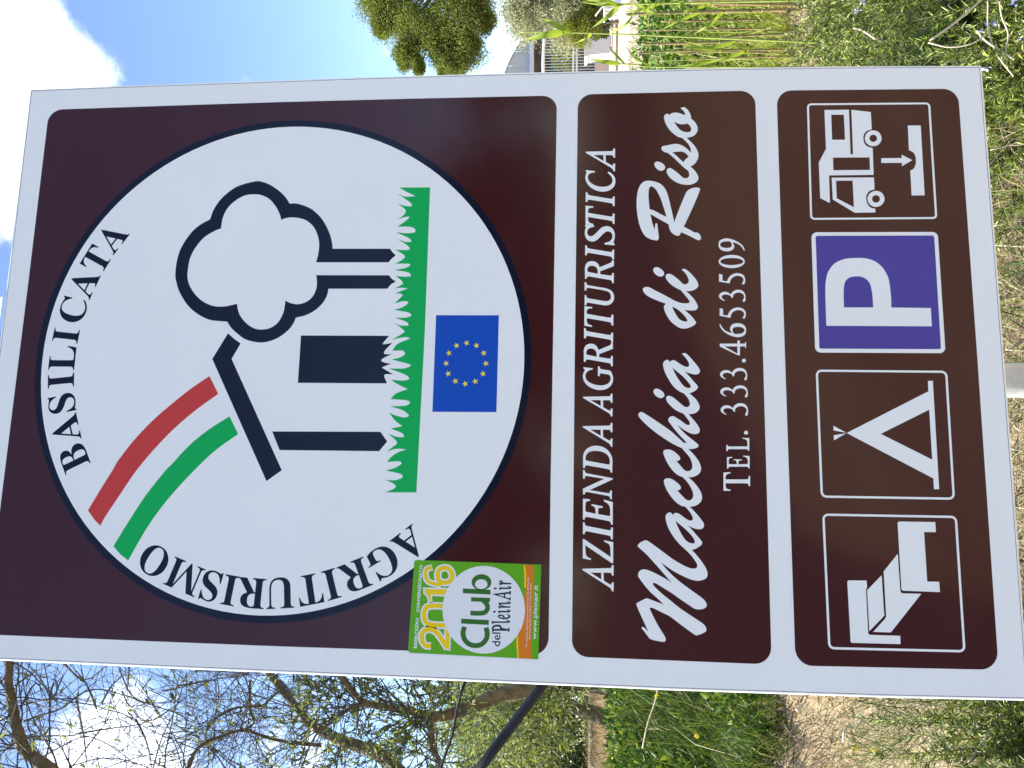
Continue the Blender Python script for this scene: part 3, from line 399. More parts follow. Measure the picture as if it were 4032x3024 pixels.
 'phone_4': '538,-3988! 482,-4006 429,-4050 383,-4117 355,-4191 347,-4247 359,-4307 392,-4349 446,-4362 500,-4352 539,-4311 553,-4248 543,-4188 512,-4150 470,-4137 433,-4148 408,-4166! 420,-4118 445,-4069 487,-4029 538,-4002!|398,-4196 394,-4244 407,-4308 446,-4339 483,-4318 499,-4258 491,-4202 470,-4175 433,-4174',
 'phone_5': '661,-3994! 774,-3997! 762,-4044! 674,-4043! 664,-4105! 695,-4119 734,-4144 764,-4181 784,-4237 779,-4292 757,-4336 717,-4361 666,-4363 629,-4351 619,-4337 626,-4320 644,-4324 669,-4338 700,-4338 729,-4317 745,-4277 742,-4233 720,-4188 690,-4163 652,-4149 632,-4145!',
 'phone_6': '881,-4064! 894,-4039 912,-4011 943,-3991 980,-3999 1009,-4033 1018,-4075 1008,-4120 979,-4156! 1012,-4180 1039,-4218 1048,-4263 1039,-4311 1008,-4348 957,-4365 903,-4364 876,-4356 867,-4342 872,-4328 888,-4326 907,-4334 935,-4346 966,-4341 994,-4317 1005,-4280 1001,-4243 985,-4209 957,-4190 925,-4185! 925,-4170! 950,-4158 970,-4130 978,-4089 970,-4051 950,-4028 927,-4032 907,-4048 890,-4072!',
 'phone_7': '1171,-3995! 1286,-3997! 1274,-4046! 1185,-4044! 1174,-4107! 1205,-4121 1245,-4146 1275,-4183 1296,-4240 1290,-4295 1268,-4339 1227,-4364 1175,-4367 1138,-4355 1128,-4340 1134,-4323 1153,-4327 1179,-4341 1210,-4342 1239,-4320 1256,-4280 1253,-4235 1231,-4190 1200,-4165 1162,-4151 1142,-4147!',
 'phone_8': '1571,-4185 1564,-4114 1543,-4053 1511,-4012 1472,-3997 1434,-4011 1402,-4050 1380,-4110 1372,-4181 1379,-4252 1400,-4313 1433,-4354 1470,-4368 1509,-4355 1541,-4316 1563,-4256|1525,-4184 1521,-4122 1510,-4068 1493,-4032 1472,-4020 1452,-4031 1434,-4067 1422,-4120 1418,-4182 1422,-4244 1433,-4298 1450,-4334 1471,-4346 1491,-4335 1509,-4299 1521,-4247',
 'phone_9': '1638,-4373! 1691,-4355 1742,-4311 1786,-4245 1814,-4170 1823,-4114 1811,-4053 1780,-4011 1729,-3999 1677,-4009 1640,-4050 1626,-4113 1635,-4174 1664,-4212 1703,-4224 1739,-4213 1763,-4195! 1751,-4244 1727,-4292 1687,-4332 1638,-4359!|1773,-4165 1777,-4116 1766,-4052 1729,-4021 1693,-4043 1677,-4103 1684,-4160 1704,-4186 1739,-4187',
 'phone_dot_a': '#-1021,-4354 -1028,-4353 -1035,-4350 -1041,-4345 -1045,-4339 -1048,-4333 -1049,-4325 -1048,-4318 -1045,-4311 -1041,-4306 -1036,-4301 -1029,-4299 -1022,-4298 -1015,-4299 -1008,-4302 -1003,-4307 -998,-4313 -995,-4319 -994,-4327 -995,-4334 -998,-4340 -1002,-4346 -1008,-4350 -1014,-4353',
 'phone_dot_b': '#7,-4349 0,-4348 -7,-4345 -13,-4340 -17,-4334 -20,-4328 -21,-4320 -20,-4313 -18,-4306 -13,-4300 -7,-4296 -1,-4293 6,-4292 14,-4294 20,-4297 26,-4301 31,-4307 34,-4314 35,-4322 34,-4329 31,-4336 27,-4341 21,-4346 14,-4348',
 'name_0': '#-3244,-2482 -3243,-2459 -3221,-2452 -3205,-2441 -3190,-2421 -3124,-2312 -2968,-2051 -2951,-2053 -2932,-2424 -2931,-2435 -2928,-2443 -2924,-2448 -2918,-2451 -2908,-2454 -2890,-2459 -2891,-2482 -3032,-2481 -3031,-2458 -3023,-2456 -3011,-2455 -3003,-2452 -2999,-2447 -2996,-2440 -2994,-2427 -2995,-2407 -2996,-2344 -3098,-2347 -3101,-2347 -3103,-2348 -3105,-2351 -3136,-2402 -3147,-2423 -3153,-2437 -3154,-2445 -3154,-2448 -3152,-2451 -3150,-2453 -3145,-2454 -3137,-2455 -3122,-2459 -3124,-2483|#-3088,-2312 -2997,-2310 -3000,-2163',
 'name_1': '#-2862,-2476 -2865,-2458 -2629,-2087 -2713,-2093 -2732,-2094 -2748,-2096 -2761,-2100 -2772,-2105 -2781,-2113 -2789,-2122 -2796,-2133 -2802,-2147 -2810,-2169 -2829,-2167 -2810,-2055 -2546,-2054 -2544,-2069 -2781,-2442 -2703,-2437 -2651,-2434 -2639,-2432 -2629,-2429 -2621,-2425 -2614,-2421 -2607,-2415 -2601,-2407 -2592,-2393 -2584,-2376 -2574,-2350 -2555,-2352 -2577,-2476',
 'name_2': '#-2541,-2471 -2537,-2447 -2531,-2445 -2506,-2441 -2502,-2439 -2498,-2435 -2495,-2431 -2486,-2400 -2440,-2129 -2438,-2101 -2439,-2094 -2441,-2090 -2445,-2087 -2451,-2084 -2461,-2082 -2480,-2077 -2476,-2054 -2313,-2054 -2316,-2078 -2325,-2080 -2338,-2081 -2347,-2084 -2354,-2089 -2359,-2096 -2363,-2108 -2367,-2125 -2413,-2397 -2416,-2426 -2415,-2432 -2412,-2436 -2409,-2439 -2403,-2442 -2393,-2444 -2375,-2448 -2377,-2472',
 'name_3': '#-2338,-2469 -2336,-2445 -2329,-2443 -2315,-2442 -2305,-2439 -2299,-2435 -2294,-2428 -2290,-2415 -2286,-2398 -2241,-2127 -2239,-2099 -2240,-2093 -2242,-2089 -2246,-2086 -2252,-2083 -2261,-2081 -2279,-2076 -2276,-2053 -1985,-2052 -1994,-2152 -2014,-2152 -2017,-2144 -2018,-2128 -2021,-2116 -2024,-2106 -2029,-2100 -2035,-2095 -2044,-2091 -2056,-2089 -2073,-2087 -2093,-2087 -2137,-2087 -2159,-2090 -2162,-2091 -2164,-2093 -2165,-2096 -2171,-2121 -2193,-2232 -2155,-2228 -2132,-2227 -2114,-2223 -2102,-2216 -2094,-2207 -2087,-2194 -2080,-2172 -2059,-2174 -2087,-2329 -2107,-2329 -2109,-2300 -2110,-2290 -2112,-2282 -2114,-2276 -2117,-2273 -2120,-2270 -2125,-2268 -2154,-2266 -2196,-2264 -2216,-2392 -2219,-2410 -2219,-2422 -2218,-2426 -2217,-2428 -2214,-2431 -2209,-2432 -2200,-2433 -2188,-2434 -2152,-2434 -2128,-2433 -2108,-2430 -2090,-2425 -2074,-2418 -2061,-2409 -2048,-2398 -2037,-2384 -2027,-2367 -2015,-2344 -1994,-2346 -2025,-2470',
 'name_4': '#-1710,-2467 -1865,-2144 -1899,-2382 -1902,-2401 -1902,-2414 -1901,-2420 -1899,-2424 -1896,-2426 -1890,-2428 -1880,-2430 -1862,-2434 -1865,-2457 -1987,-2456 -1985,-2433 -1967,-2430 -1957,-2427 -1951,-2423 -1946,-2416 -1941,-2405 -1938,-2388 -1892,-2117 -1892,-2111 -1892,-2106 -1893,-2100 -1896,-2094 -1900,-2087 -1906,-2082 -1913,-2079 -1921,-2078 -1930,-2075 -1928,-2052 -1847,-2050 -1703,-2351 -1671,-2126 -1668,-2106 -1668,-2093 -1669,-2087 -1671,-2083 -1674,-2081 -1681,-2079 -1690,-2077 -1709,-2073 -1706,-2050 -1582,-2050 -1585,-2073 -1613,-2079 -1617,-2082 -1621,-2086 -1624,-2091 -1627,-2098 -1630,-2107 -1633,-2120 -1692,-2466',
 'name_5': '#-1614,-2461 -1611,-2438 -1604,-2436 -1591,-2435 -1582,-2432 -1576,-2427 -1571,-2420 -1567,-2408 -1563,-2392 -1520,-2124 -1518,-2097 -1519,-2091 -1521,-2086 -1524,-2083 -1530,-2081 -1539,-2079 -1556,-2074 -1552,-2051 -1416,-2048 -1384,-2050 -1353,-2057 -1326,-2068 -1302,-2084 -1281,-2104 -1264,-2128 -1251,-2156 -1242,-2187 -1237,-2221 -1237,-2253 -1241,-2284 -1248,-2313 -1259,-2342 -1274,-2368 -1292,-2391 -1313,-2412 -1337,-2430 -1364,-2445 -1381,-2452 -1400,-2457 -1419,-2461 -1439,-2463 -1459,-2464|#-1459,-2428 -1433,-2426 -1410,-2420 -1390,-2410 -1371,-2397 -1356,-2381 -1342,-2362 -1331,-2340 -1322,-2317 -1316,-2291 -1312,-2264 -1310,-2237 -1311,-2209 -1313,-2185 -1318,-2164 -1324,-2145 -1333,-2129 -1343,-2115 -1364,-2098 -1390,-2087 -1421,-2084 -1443,-2087 -1445,-2089 -1447,-2091 -1449,-2096 -1456,-2126 -1497,-2381 -1501,-2413 -1500,-2418 -1497,-2421 -1493,-2423 -1480,-2427',
 'name_6': '#-1248,-2463 -1247,-2441 -1225,-2434 -1210,-2423 -1195,-2404 -1130,-2297 -977,-2043 -960,-2044 -948,-2407 -946,-2418 -944,-2425 -940,-2430 -934,-2433 -925,-2436 -908,-2441 -909,-2463 -1044,-2463 -1043,-2440 -1035,-2438 -1023,-2436 -1016,-2434 -1011,-2429 -1009,-2422 -1007,-2409 -1007,-2391 -1007,-2328 -1106,-2331 -1109,-2332 -1111,-2333 -1113,-2335 -1143,-2386 -1154,-2406 -1160,-2420 -1161,-2427 -1160,-2430 -1159,-2433 -1157,-2435 -1152,-2436 -1145,-2437 -1130,-2441 -1132,-2464|#-1095,-2298 -1008,-2295 -1009,-2152',
 'name_7': '#-816,-2463 -815,-2441 -794,-2434 -779,-2423 -764,-2404 -701,-2297 -552,-2042 -536,-2043 -525,-2407 -524,-2418 -521,-2425 -518,-2430 -512,-2433 -503,-2436 -487,-2441 -488,-2463 -619,-2463 -617,-2440 -610,-2438 -598,-2437 -591,-2434 -587,-2429 -584,-2422 -583,-2409 -583,-2390 -583,-2328 -678,-2331 -681,-2331 -683,-2333 -685,-2335 -714,-2386 -725,-2406 -730,-2420 -732,-2427 -731,-2430 -730,-2433 -728,-2435 -723,-2436 -716,-2437 -702,-2441 -704,-2464|#-668,-2297 -583,-2295 -584,-2151',
 'name_8': '#-271,-2472 -301,-2469 -328,-2462 -354,-2451 -376,-2435 -396,-2415 -412,-2391 -424,-2364 -432,-2334 -436,-2301 -436,-2271 -433,-2242 -427,-2214 -418,-2186 -406,-2160 -392,-2135 -377,-2112 -359,-2092 -340,-2075 -321,-2062 -302,-2052 -281,-2044 -260,-2040 -238,-2038 -216,-2040 -195,-2044 -175,-2052 -152,-2062 -141,-2066 -137,-2065 -134,-2064 -132,-2062 -120,-2043 -103,-2045 -119,-2180 -135,-2180 -145,-2145 -155,-2120 -170,-2100 -188,-2086 -209,-2077 -234,-2074 -260,-2078 -284,-2089 -305,-2107 -317,-2121 -328,-2137 -338,-2155 -346,-2174 -354,-2196 -360,-2219 -364,-2241 -367,-2263 -369,-2284 -368,-2306 -366,-2330 -361,-2352 -355,-2371 -347,-2388 -337,-2403 -317,-2422 -294,-2433 -265,-2437 -251,-2435 -238,-2431 -225,-2425 -216,-2416 -210,-2408 -207,-2397 -195,-2318 -193,-2305 -193,-2296 -194,-2290 -195,-2287 -198,-2284 -235,-2276 -232,-2253 -90,-2254 -92,-2277 -106,-2279 -114,-2281 -119,-2283 -123,-2287 -127,-2291 -129,-2296 -132,-2310 -136,-2331 -150,-2429 -174,-2446 -197,-2457 -221,-2465 -246,-2470',
 'name_9': '#-88,-2466 -85,-2443 -79,-2441 -66,-2439 -56,-2436 -50,-2432 -46,-2424 -41,-2412 -38,-2396 8,-2125 11,-2097 10,-2090 8,-2086 5,-2083 -1,-2081 -10,-2079 -26,-2074 -24,-2051 127,-2048 159,-2050 188,-2058 210,-2072 228,-2091 239,-2115 244,-2143 241,-2177 230,-2206 210,-2231 181,-2250 150,-2260 203,-2383 211,-2402 219,-2417 226,-2428 233,-2435 241,-2439 250,-2440 258,-2443 254,-2467 169,-2468 89,-2270 82,-2271 60,-2271 47,-2267 29,-2385 25,-2421 26,-2428 28,-2433 31,-2436 37,-2439 45,-2440 55,-2441 66,-2444 62,-2468|#78,-2235 109,-2232 133,-2224 151,-2210 164,-2192 171,-2171 172,-2145 168,-2123 160,-2106 147,-2094 129,-2087 105,-2084 87,-2087 85,-2088 83,-2090 81,-2093 75,-2117 51,-2236 62,-2234',
 'name_10': '#258,-2470 261,-2446 267,-2444 291,-2440 294,-2438 298,-2434 301,-2429 309,-2399 357,-2126 360,-2097 359,-2091 356,-2087 353,-2083 347,-2081 339,-2079 321,-2074 325,-2050 476,-2050 473,-2075 464,-2077 452,-2078 443,-2081 437,-2085 433,-2093 428,-2105 424,-2122 376,-2396 374,-2424 375,-2431 377,-2435 380,-2438 386,-2440 394,-2442 411,-2447 408,-2471',
 'name_11': '#513,-2473 515,-2449 524,-2447 534,-2446 543,-2444 549,-2442 554,-2439 558,-2434 562,-2427 572,-2387 623,-2099 624,-2091 622,-2089 617,-2089 604,-2089 585,-2090 569,-2092 557,-2096 546,-2102 538,-2109 531,-2118 526,-2130 521,-2144 514,-2166 493,-2163 511,-2053 803,-2052 792,-2165 772,-2165 770,-2150 770,-2141 768,-2122 764,-2109 758,-2100 749,-2093 734,-2089 714,-2088 696,-2088 690,-2090 687,-2098 636,-2387 632,-2429 633,-2435 635,-2439 639,-2442 645,-2444 656,-2446 669,-2446 680,-2450 676,-2474',
 'name_12': '#938,-2485 905,-2482 876,-2471 852,-2454 833,-2430 821,-2402 816,-2370 816,-2353 818,-2332 822,-2308 854,-2128 857,-2101 856,-2094 853,-2090 850,-2087 844,-2084 834,-2083 815,-2078 818,-2055 973,-2055 970,-2078 961,-2080 948,-2082 938,-2086 931,-2092 926,-2102 921,-2116 917,-2136 888,-2301 883,-2332 881,-2355 880,-2371 883,-2392 890,-2408 899,-2421 912,-2431 928,-2437 948,-2439 965,-2437 981,-2433 994,-2427 1006,-2418 1016,-2407 1025,-2394 1032,-2375 1040,-2346 1048,-2307 1075,-2155 1078,-2135 1079,-2119 1080,-2107 1078,-2097 1076,-2090 1073,-2086 1067,-2083 1058,-2081 1040,-2077 1042,-2053 1168,-2053 1167,-2077 1156,-2079 1141,-2082 1131,-2089 1124,-2102 1118,-2122 1111,-2156 1082,-2326 1074,-2361 1065,-2392 1054,-2418 1041,-2439 1025,-2457 1007,-2469 987,-2478 964,-2483',
 'name_13': '#1152,-2480 1155,-2456 1162,-2454 1175,-2452 1184,-2449 1190,-2444 1195,-2437 1200,-2425 1203,-2408 1252,-2134 1255,-2105 1254,-2099 1252,-2094 1249,-2091 1243,-2089 1235,-2087 1218,-2082 1221,-2058 1372,-2055 1405,-2058 1433,-2066 1456,-2080 1473,-2099 1484,-2123 1489,-2152 1486,-2186 1474,-2216 1453,-2241 1425,-2261 1394,-2270 1445,-2395 1454,-2414 1462,-2429 1469,-2441 1476,-2448 1483,-2452 1493,-2453 1500,-2456 1496,-2481 1410,-2481 1332,-2280 1325,-2282 1302,-2281 1290,-2278 1270,-2398 1266,-2434 1267,-2441 1269,-2446 1272,-2449 1278,-2452 1286,-2453 1296,-2454 1307,-2457 1303,-2481|#1321,-2245 1352,-2242 1376,-2234 1395,-2220 1408,-2202 1415,-2180 1417,-2154 1413,-2131 1405,-2114 1392,-2102 1374,-2095 1350,-2092 1332,-2095 1330,-2096 1327,-2099 1326,-2101 1319,-2125 1294,-2246 1305,-2244',
 'name_14': '#1510,-2483 1513,-2459 1519,-2457 1543,-2453 1547,-2451 1550,-2447 1553,-2442 1562,-2411 1612,-2134 1616,-2105 1615,-2099 1613,-2094 1609,-2091 1603,-2088 1595,-2086 1577,-2081 1581,-2057 1733,-2058 1730,-2082 1721,-2084 1709,-2085 1700,-2089 1694,-2093 1689,-2101 1685,-2113 1680,-2131 1630,-2408 1627,-2438 1628,-2444 1630,-2448 1633,-2451 1638,-2454 1647,-2456 1664,-2461 1661,-2485',
 'name_15': '#1880,-2495 1850,-2493 1818,-2487 1784,-2478 1777,-2476 1772,-2475 1764,-2477 1760,-2480 1752,-2493 1728,-2491 1742,-2344 1767,-2343 1777,-2383 1787,-2411 1803,-2432 1823,-2448 1846,-2457 1872,-2460 1886,-2459 1899,-2456 1911,-2450 1921,-2443 1930,-2434 1937,-2424 1942,-2413 1945,-2400 1945,-2386 1944,-2377 1941,-2369 1937,-2360 1916,-2331 1892,-2307 1862,-2281 1839,-2259 1821,-2240 1807,-2222 1798,-2204 1792,-2186 1789,-2168 1790,-2147 1795,-2127 1803,-2108 1816,-2092 1832,-2078 1851,-2066 1872,-2058 1896,-2053 1922,-2051 1954,-2052 1983,-2058 2005,-2064 2012,-2066 2019,-2065 2024,-2062 2032,-2053 2056,-2055 2041,-2188 2018,-2188 2010,-2152 2002,-2128 1989,-2110 1974,-2097 1955,-2090 1933,-2087 1914,-2089 1899,-2095 1886,-2103 1878,-2115 1873,-2129 1872,-2147 1874,-2157 1878,-2168 1885,-2179 1895,-2191 1906,-2204 1918,-2216 1950,-2244 1983,-2275 2006,-2302 2020,-2333 2027,-2366 2026,-2390 2020,-2412 2010,-2432 1996,-2450 1979,-2466 1958,-2478 1934,-2488 1908,-2493',
 'name_16': '#2057,-2489 2060,-2465 2068,-2463 2078,-2462 2087,-2460 2093,-2458 2098,-2455 2103,-2450 2106,-2443 2117,-2401 2170,-2108 2171,-2100 2170,-2098 2164,-2097 2152,-2097 2133,-2098 2118,-2101 2105,-2105 2095,-2111 2086,-2118 2080,-2127 2074,-2139 2069,-2154 2061,-2176 2041,-2173 2060,-2060 2350,-2059 2337,-2176 2318,-2175 2316,-2160 2316,-2151 2314,-2132 2310,-2118 2304,-2108 2295,-2102 2281,-2098 2261,-2097 2243,-2097 2237,-2098 2235,-2106 2180,-2402 2175,-2445 2176,-2451 2178,-2455 2182,-2458 2189,-2460 2199,-2462 2212,-2462 2223,-2466 2219,-2490',
 'name_17': '#2335,-2491 2339,-2467 2345,-2465 2368,-2461 2372,-2458 2376,-2454 2379,-2450 2388,-2418 2440,-2138 2444,-2109 2443,-2102 2441,-2098 2437,-2095 2431,-2092 2423,-2090 2405,-2085 2410,-2060 2562,-2061 2558,-2086 2550,-2088 2537,-2089 2529,-2092 2522,-2097 2518,-2104 2513,-2117 2508,-2134 2456,-2415 2453,-2445 2453,-2451 2455,-2455 2459,-2458 2464,-2461 2473,-2463 2490,-2468 2487,-2492',
 'name_18': '#2729,-2502 2699,-2500 2671,-2493 2646,-2481 2624,-2465 2605,-2444 2589,-2420 2577,-2392 2570,-2361 2566,-2327 2567,-2297 2571,-2267 2579,-2237 2590,-2208 2604,-2181 2620,-2155 2639,-2131 2659,-2110 2681,-2092 2703,-2078 2725,-2067 2747,-2059 2770,-2054 2793,-2053 2815,-2054 2839,-2060 2866,-2068 2878,-2071 2882,-2070 2885,-2068 2892,-2057 2912,-2059 2894,-2195 2872,-2195 2870,-2179 2870,-2171 2867,-2146 2860,-2126 2850,-2111 2837,-2099 2819,-2093 2798,-2090 2778,-2092 2759,-2099 2739,-2109 2721,-2123 2704,-2141 2688,-2161 2674,-2185 2663,-2210 2653,-2238 2647,-2267 2643,-2298 2643,-2329 2647,-2368 2657,-2400 2672,-2425 2692,-2444 2715,-2455 2742,-2459 2768,-2456 2792,-2448 2815,-2433 2838,-2413 2865,-2384 2883,-2402 2860,-2437 2837,-2461 2813,-2479 2787,-2492 2759,-2500',
 'name_19': '#2885,-2496 2887,-2473 2910,-2466 2927,-2455 2944,-2435 3017,-2323 3189,-2057 3207,-2058 3208,-2438 3209,-2449 3212,-2457 3216,-2462 3222,-2465 3232,-2468 3250,-2473 3248,-2497 3103,-2496 3105,-2472 3114,-2470 3126,-2469 3134,-2466 3139,-2461 3142,-2454 3144,-2440 3145,-2421 3147,-2356 3041,-2358 3038,-2359 3036,-2360 3034,-2363 3000,-2416 2988,-2437 2981,-2451 2979,-2459 2980,-2462 2981,-2465 2984,-2467 2989,-2469 2996,-2470 3012,-2473 3009,-2497|#3054,-2323 3147,-2321 3151,-2171',
 'tel_T': '#-1766,-4363 -1768,-4344 -1761,-4342 -1752,-4342 -1745,-4341 -1739,-4339 -1735,-4336 -1733,-4332 -1731,-4327 -1728,-4291 -1733,-4041 -1733,-4034 -1734,-4032 -1737,-4030 -1742,-4029 -1753,-4029 -1770,-4029 -1783,-4031 -1793,-4034 -1801,-4039 -1807,-4045 -1812,-4053 -1815,-4063 -1817,-4075 -1819,-4094 -1836,-4092 -1838,-3998 -1585,-4003 -1577,-4100 -1592,-4100 -1596,-4089 -1598,-4081 -1603,-4064 -1609,-4052 -1616,-4043 -1626,-4037 -1640,-4033 -1657,-4031 -1674,-4030 -1679,-4032 -1679,-4038 -1675,-4290 -1672,-4327 -1670,-4333 -1667,-4338 -1662,-4341 -1656,-4343 -1646,-4345 -1634,-4346 -1626,-4348 -1626,-4366',
 'tel_E': '#-1520,-4362 -1521,-4346 -1517,-4345 -1510,-4344 -1504,-4342 -1501,-4339 -1500,-4334 -1498,-4325 -1498,-4311 -1502,-4110 -1504,-4088 -1505,-4083 -1507,-4079 -1510,-4076 -1514,-4074 -1519,-4072 -1528,-4069 -1529,-4053 -1370,-4056 -1366,-4129 -1375,-4130 -1377,-4125 -1380,-4113 -1382,-4104 -1385,-4096 -1389,-4091 -1393,-4087 -1399,-4083 -1406,-4081 -1415,-4080 -1426,-4079 -1451,-4079 -1463,-4080 -1464,-4081 -1465,-4082 -1465,-4085 -1466,-4103 -1466,-4188 -1444,-4187 -1431,-4186 -1422,-4183 -1416,-4178 -1413,-4172 -1410,-4162 -1409,-4146 -1398,-4146 -1398,-4261 -1408,-4261 -1411,-4241 -1413,-4233 -1415,-4226 -1417,-4222 -1419,-4218 -1422,-4216 -1425,-4214 -1442,-4212 -1465,-4210 -1462,-4306 -1462,-4319 -1461,-4328 -1460,-4332 -1458,-4335 -1456,-4337 -1452,-4338 -1447,-4340 -1440,-4340 -1421,-4341 -1408,-4340 -1397,-4338 -1387,-4335 -1380,-4330 -1373,-4323 -1368,-4315 -1363,-4305 -1359,-4293 -1355,-4276 -1345,-4277 -1349,-4367',
 'tel_L': '#-1276,-4363 -1276,-4347 -1273,-4345 -1265,-4345 -1260,-4343 -1257,-4340 -1255,-4334 -1253,-4325 -1253,-4312 -1257,-4107 -1257,-4094 -1258,-4085 -1260,-4080 -1262,-4076 -1265,-4073 -1269,-4070 -1275,-4068 -1284,-4066 -1284,-4049 -1198,-4051 -1198,-4067 -1208,-4069 -1213,-4071 -1216,-4075 -1218,-4080 -1219,-4089 -1220,-4102 -1216,-4300 -1216,-4319 -1215,-4326 -1214,-4331 -1212,-4335 -1210,-4337 -1206,-4339 -1201,-4340 -1194,-4341 -1173,-4341 -1158,-4341 -1147,-4339 -1137,-4336 -1129,-4332 -1123,-4326 -1118,-4317 -1114,-4306 -1110,-4292 -1106,-4273 -1096,-4273 -1098,-4368',
 'arcb_0': '#-1609,5296 -1616,5311 -1600,5321 -1590,5332 -1584,5342 -1583,5354 -1587,5370 -1595,5388 -1714,5624 -1721,5639 -1729,5650 -1736,5658 -1743,5664 -1751,5667 -1760,5668 -1769,5666 -1779,5663 -1791,5657 -1798,5671 -1629,5756 -1575,5779 -1530,5789 -1492,5786 -1462,5771 -1441,5743 -1432,5716 -1432,5689 -1442,5663 -1460,5637 -1488,5612 -1444,5622 -1406,5622 -1375,5614 -1350,5597 -1332,5572 -1320,5538 -1320,5504 -1331,5472 -1342,5453 -1358,5436 -1377,5419 -1400,5403 -1426,5388|#-1577,5573 -1572,5575 -1546,5590 -1528,5607 -1518,5623 -1515,5642 -1520,5665 -1531,5692 -1544,5714 -1557,5731 -1571,5741 -1587,5746 -1604,5744 -1624,5737 -1634,5731 -1641,5724 -1644,5718 -1643,5710 -1640,5700 -1634,5687|#-1450,5402 -1429,5415 -1416,5430 -1409,5447 -1409,5468 -1415,5492 -1427,5520 -1444,5547 -1461,5565 -1480,5576 -1501,5578 -1526,5574 -1555,5562 -1568,5556 -1499,5419 -1493,5408 -1486,5400 -1479,5396 -1471,5395 -1461,5397',
 'arcb_1': '#-1241,5480 -1247,5496 -1236,5501 -1228,5507 -1222,5516 -1218,5528 -1215,5543 -1213,5562 -1193,5951 -1177,5956 -924,5673 -885,5635 -875,5630 -864,5629 -852,5631 -847,5615 -1034,5551 -1039,5567 -1014,5579 -1001,5592 -1000,5607 -1020,5635 -1053,5674 -1183,5629 -1186,5568 -1185,5557 -1183,5547 -1173,5534 -1156,5530 -1131,5535 -1128,5537 -1122,5521|#-1183,5657 -1071,5695 -1175,5814',
 'arcb_2': '#-815,5610 -847,5762 -830,5766 -810,5728 -788,5698 -765,5677 -739,5664 -711,5659 -681,5662 -660,5669 -643,5679 -631,5693 -623,5709 -620,5726 -622,5745 -632,5769 -653,5787 -683,5798 -746,5814 -782,5825 -811,5838 -835,5854 -853,5872 -866,5894 -875,5920 -878,5944 -877,5966 -872,5987 -864,6007 -853,6024 -838,6039 -821,6051 -801,6061 -779,6067 -737,6071 -687,6069 -678,6069 -671,6070 -662,6074 -657,6082 -656,6093 -639,6097 -611,5964 -626,5961 -637,5981 -650,5999 -665,6015 -681,6028 -697,6038 -714,6046 -732,6050 -749,6051 -766,6050 -785,6044 -800,6035 -812,6023 -819,6009 -822,5993 -821,5977 -816,5963 -808,5951 -797,5941 -782,5933 -765,5926 -744,5921 -680,5906 -654,5899 -633,5891 -614,5882 -599,5872 -586,5861 -576,5848 -568,5834 -562,5818 -557,5800 -554,5775 -555,5751 -561,5728 -571,5707 -586,5689 -604,5672 -626,5658 -652,5647 -681,5639 -711,5635 -743,5636 -769,5639 -782,5638 -788,5637 -792,5634 -795,5631 -799,5613',
 'arcb_3': '#-452,5691 -453,5707 -435,5712 -421,5718 -411,5725 -405,5735 -402,5748 -402,5766 -432,6052 -435,6068 -440,6080 -447,6088 -458,6092 -473,6093 -494,6093 -495,6108 -283,6131 -282,6115 -301,6112 -316,6107 -325,6100 -331,6092 -334,6079 -334,6062 -304,5778 -296,5748 -292,5742 -285,5737 -278,5733 -240,5729 -238,5713',
 'arcb_4': '#-202,5719 -202,5735 -183,5737 -168,5742 -158,5749 -152,5759 -149,5774 -147,5794 -147,6069 -149,6087 -152,6101 -159,6111 -169,6118 -183,6122 -201,6124 -201,6139 14,6139 14,6124 -1,6123 -14,6122 -24,6120 -32,6116 -38,6110 -43,6103 -46,6094 -48,6083 -48,6069 -48,5796 -45,5763 -42,5756 -38,5751 -32,5748 0,5745 28,5746 53,5750 74,5756 93,5765 110,5777 125,5793 138,5812 150,5835 161,5862 178,5862 154,5719',
 'arcb_5': '#209,5713 211,5730 229,5730 244,5733 256,5739 264,5747 270,5760 273,5777 302,6063 303,6079 300,6092 295,6101 286,6107 271,6112 250,6116 252,6131 464,6109 463,6094 443,6094 428,6092 417,6088 409,6081 404,6069 401,6052 372,5768 373,5738 376,5730 381,5724 388,5719 424,5708 422,5691',
 'arcb_6': '#715,5625 692,5632 670,5640 650,5651 631,5663 614,5677 590,5705 571,5735 558,5770 553,5792 550,5815 550,5839 552,5863 557,5888 564,5912 572,5934 583,5955 595,5974 609,5992 636,6017 667,6036 701,6050 722,6056 745,6059 768,6059 791,6057 815,6053 844,6044 875,6029 907,6008 924,5999 938,5999 950,6006 959,6020 975,6016 942,5875 927,5878 920,5917 908,5951 891,5980 869,6004 845,6021 816,6032 775,6033 739,6016 708,5982 683,5931 662,5862 652,5795 655,5740 671,5698 699,5669 741,5652 766,5648 791,5649 818,5654 844,5663 869,5677 894,5695 907,5675 873,5649 837,5631 798,5621 758,5619',
 'arcb_7': '#903,5592 909,5608 920,5605 931,5605 941,5608 951,5614 964,5624 977,5638 1239,5926 1254,5920 1271,5541 1277,5487 1282,5476 1289,5468 1300,5463 1294,5447 1109,5516 1115,5531 1142,5524 1160,5526 1170,5538 1173,5572 1172,5623 1043,5671 1001,5625 995,5616 991,5607 990,5591 1001,5577 1023,5565 1027,5564 1021,5548|#1060,5692 1171,5650 1166,5808',
 'arcb_8': '#1362,5410 1370,5424 1388,5416 1404,5413 1416,5414 1427,5420 1438,5432 1449,5449 1599,5737 1593,5740 1565,5751 1538,5755 1512,5751 1488,5740 1466,5722 1446,5697 1431,5704 1490,5817 1817,5647 1758,5534 1744,5541 1755,5579 1755,5612 1744,5642 1723,5668 1691,5689 1687,5691 1537,5403 1528,5384 1525,5368 1526,5356 1532,5345 1545,5335 1563,5324 1555,5309',
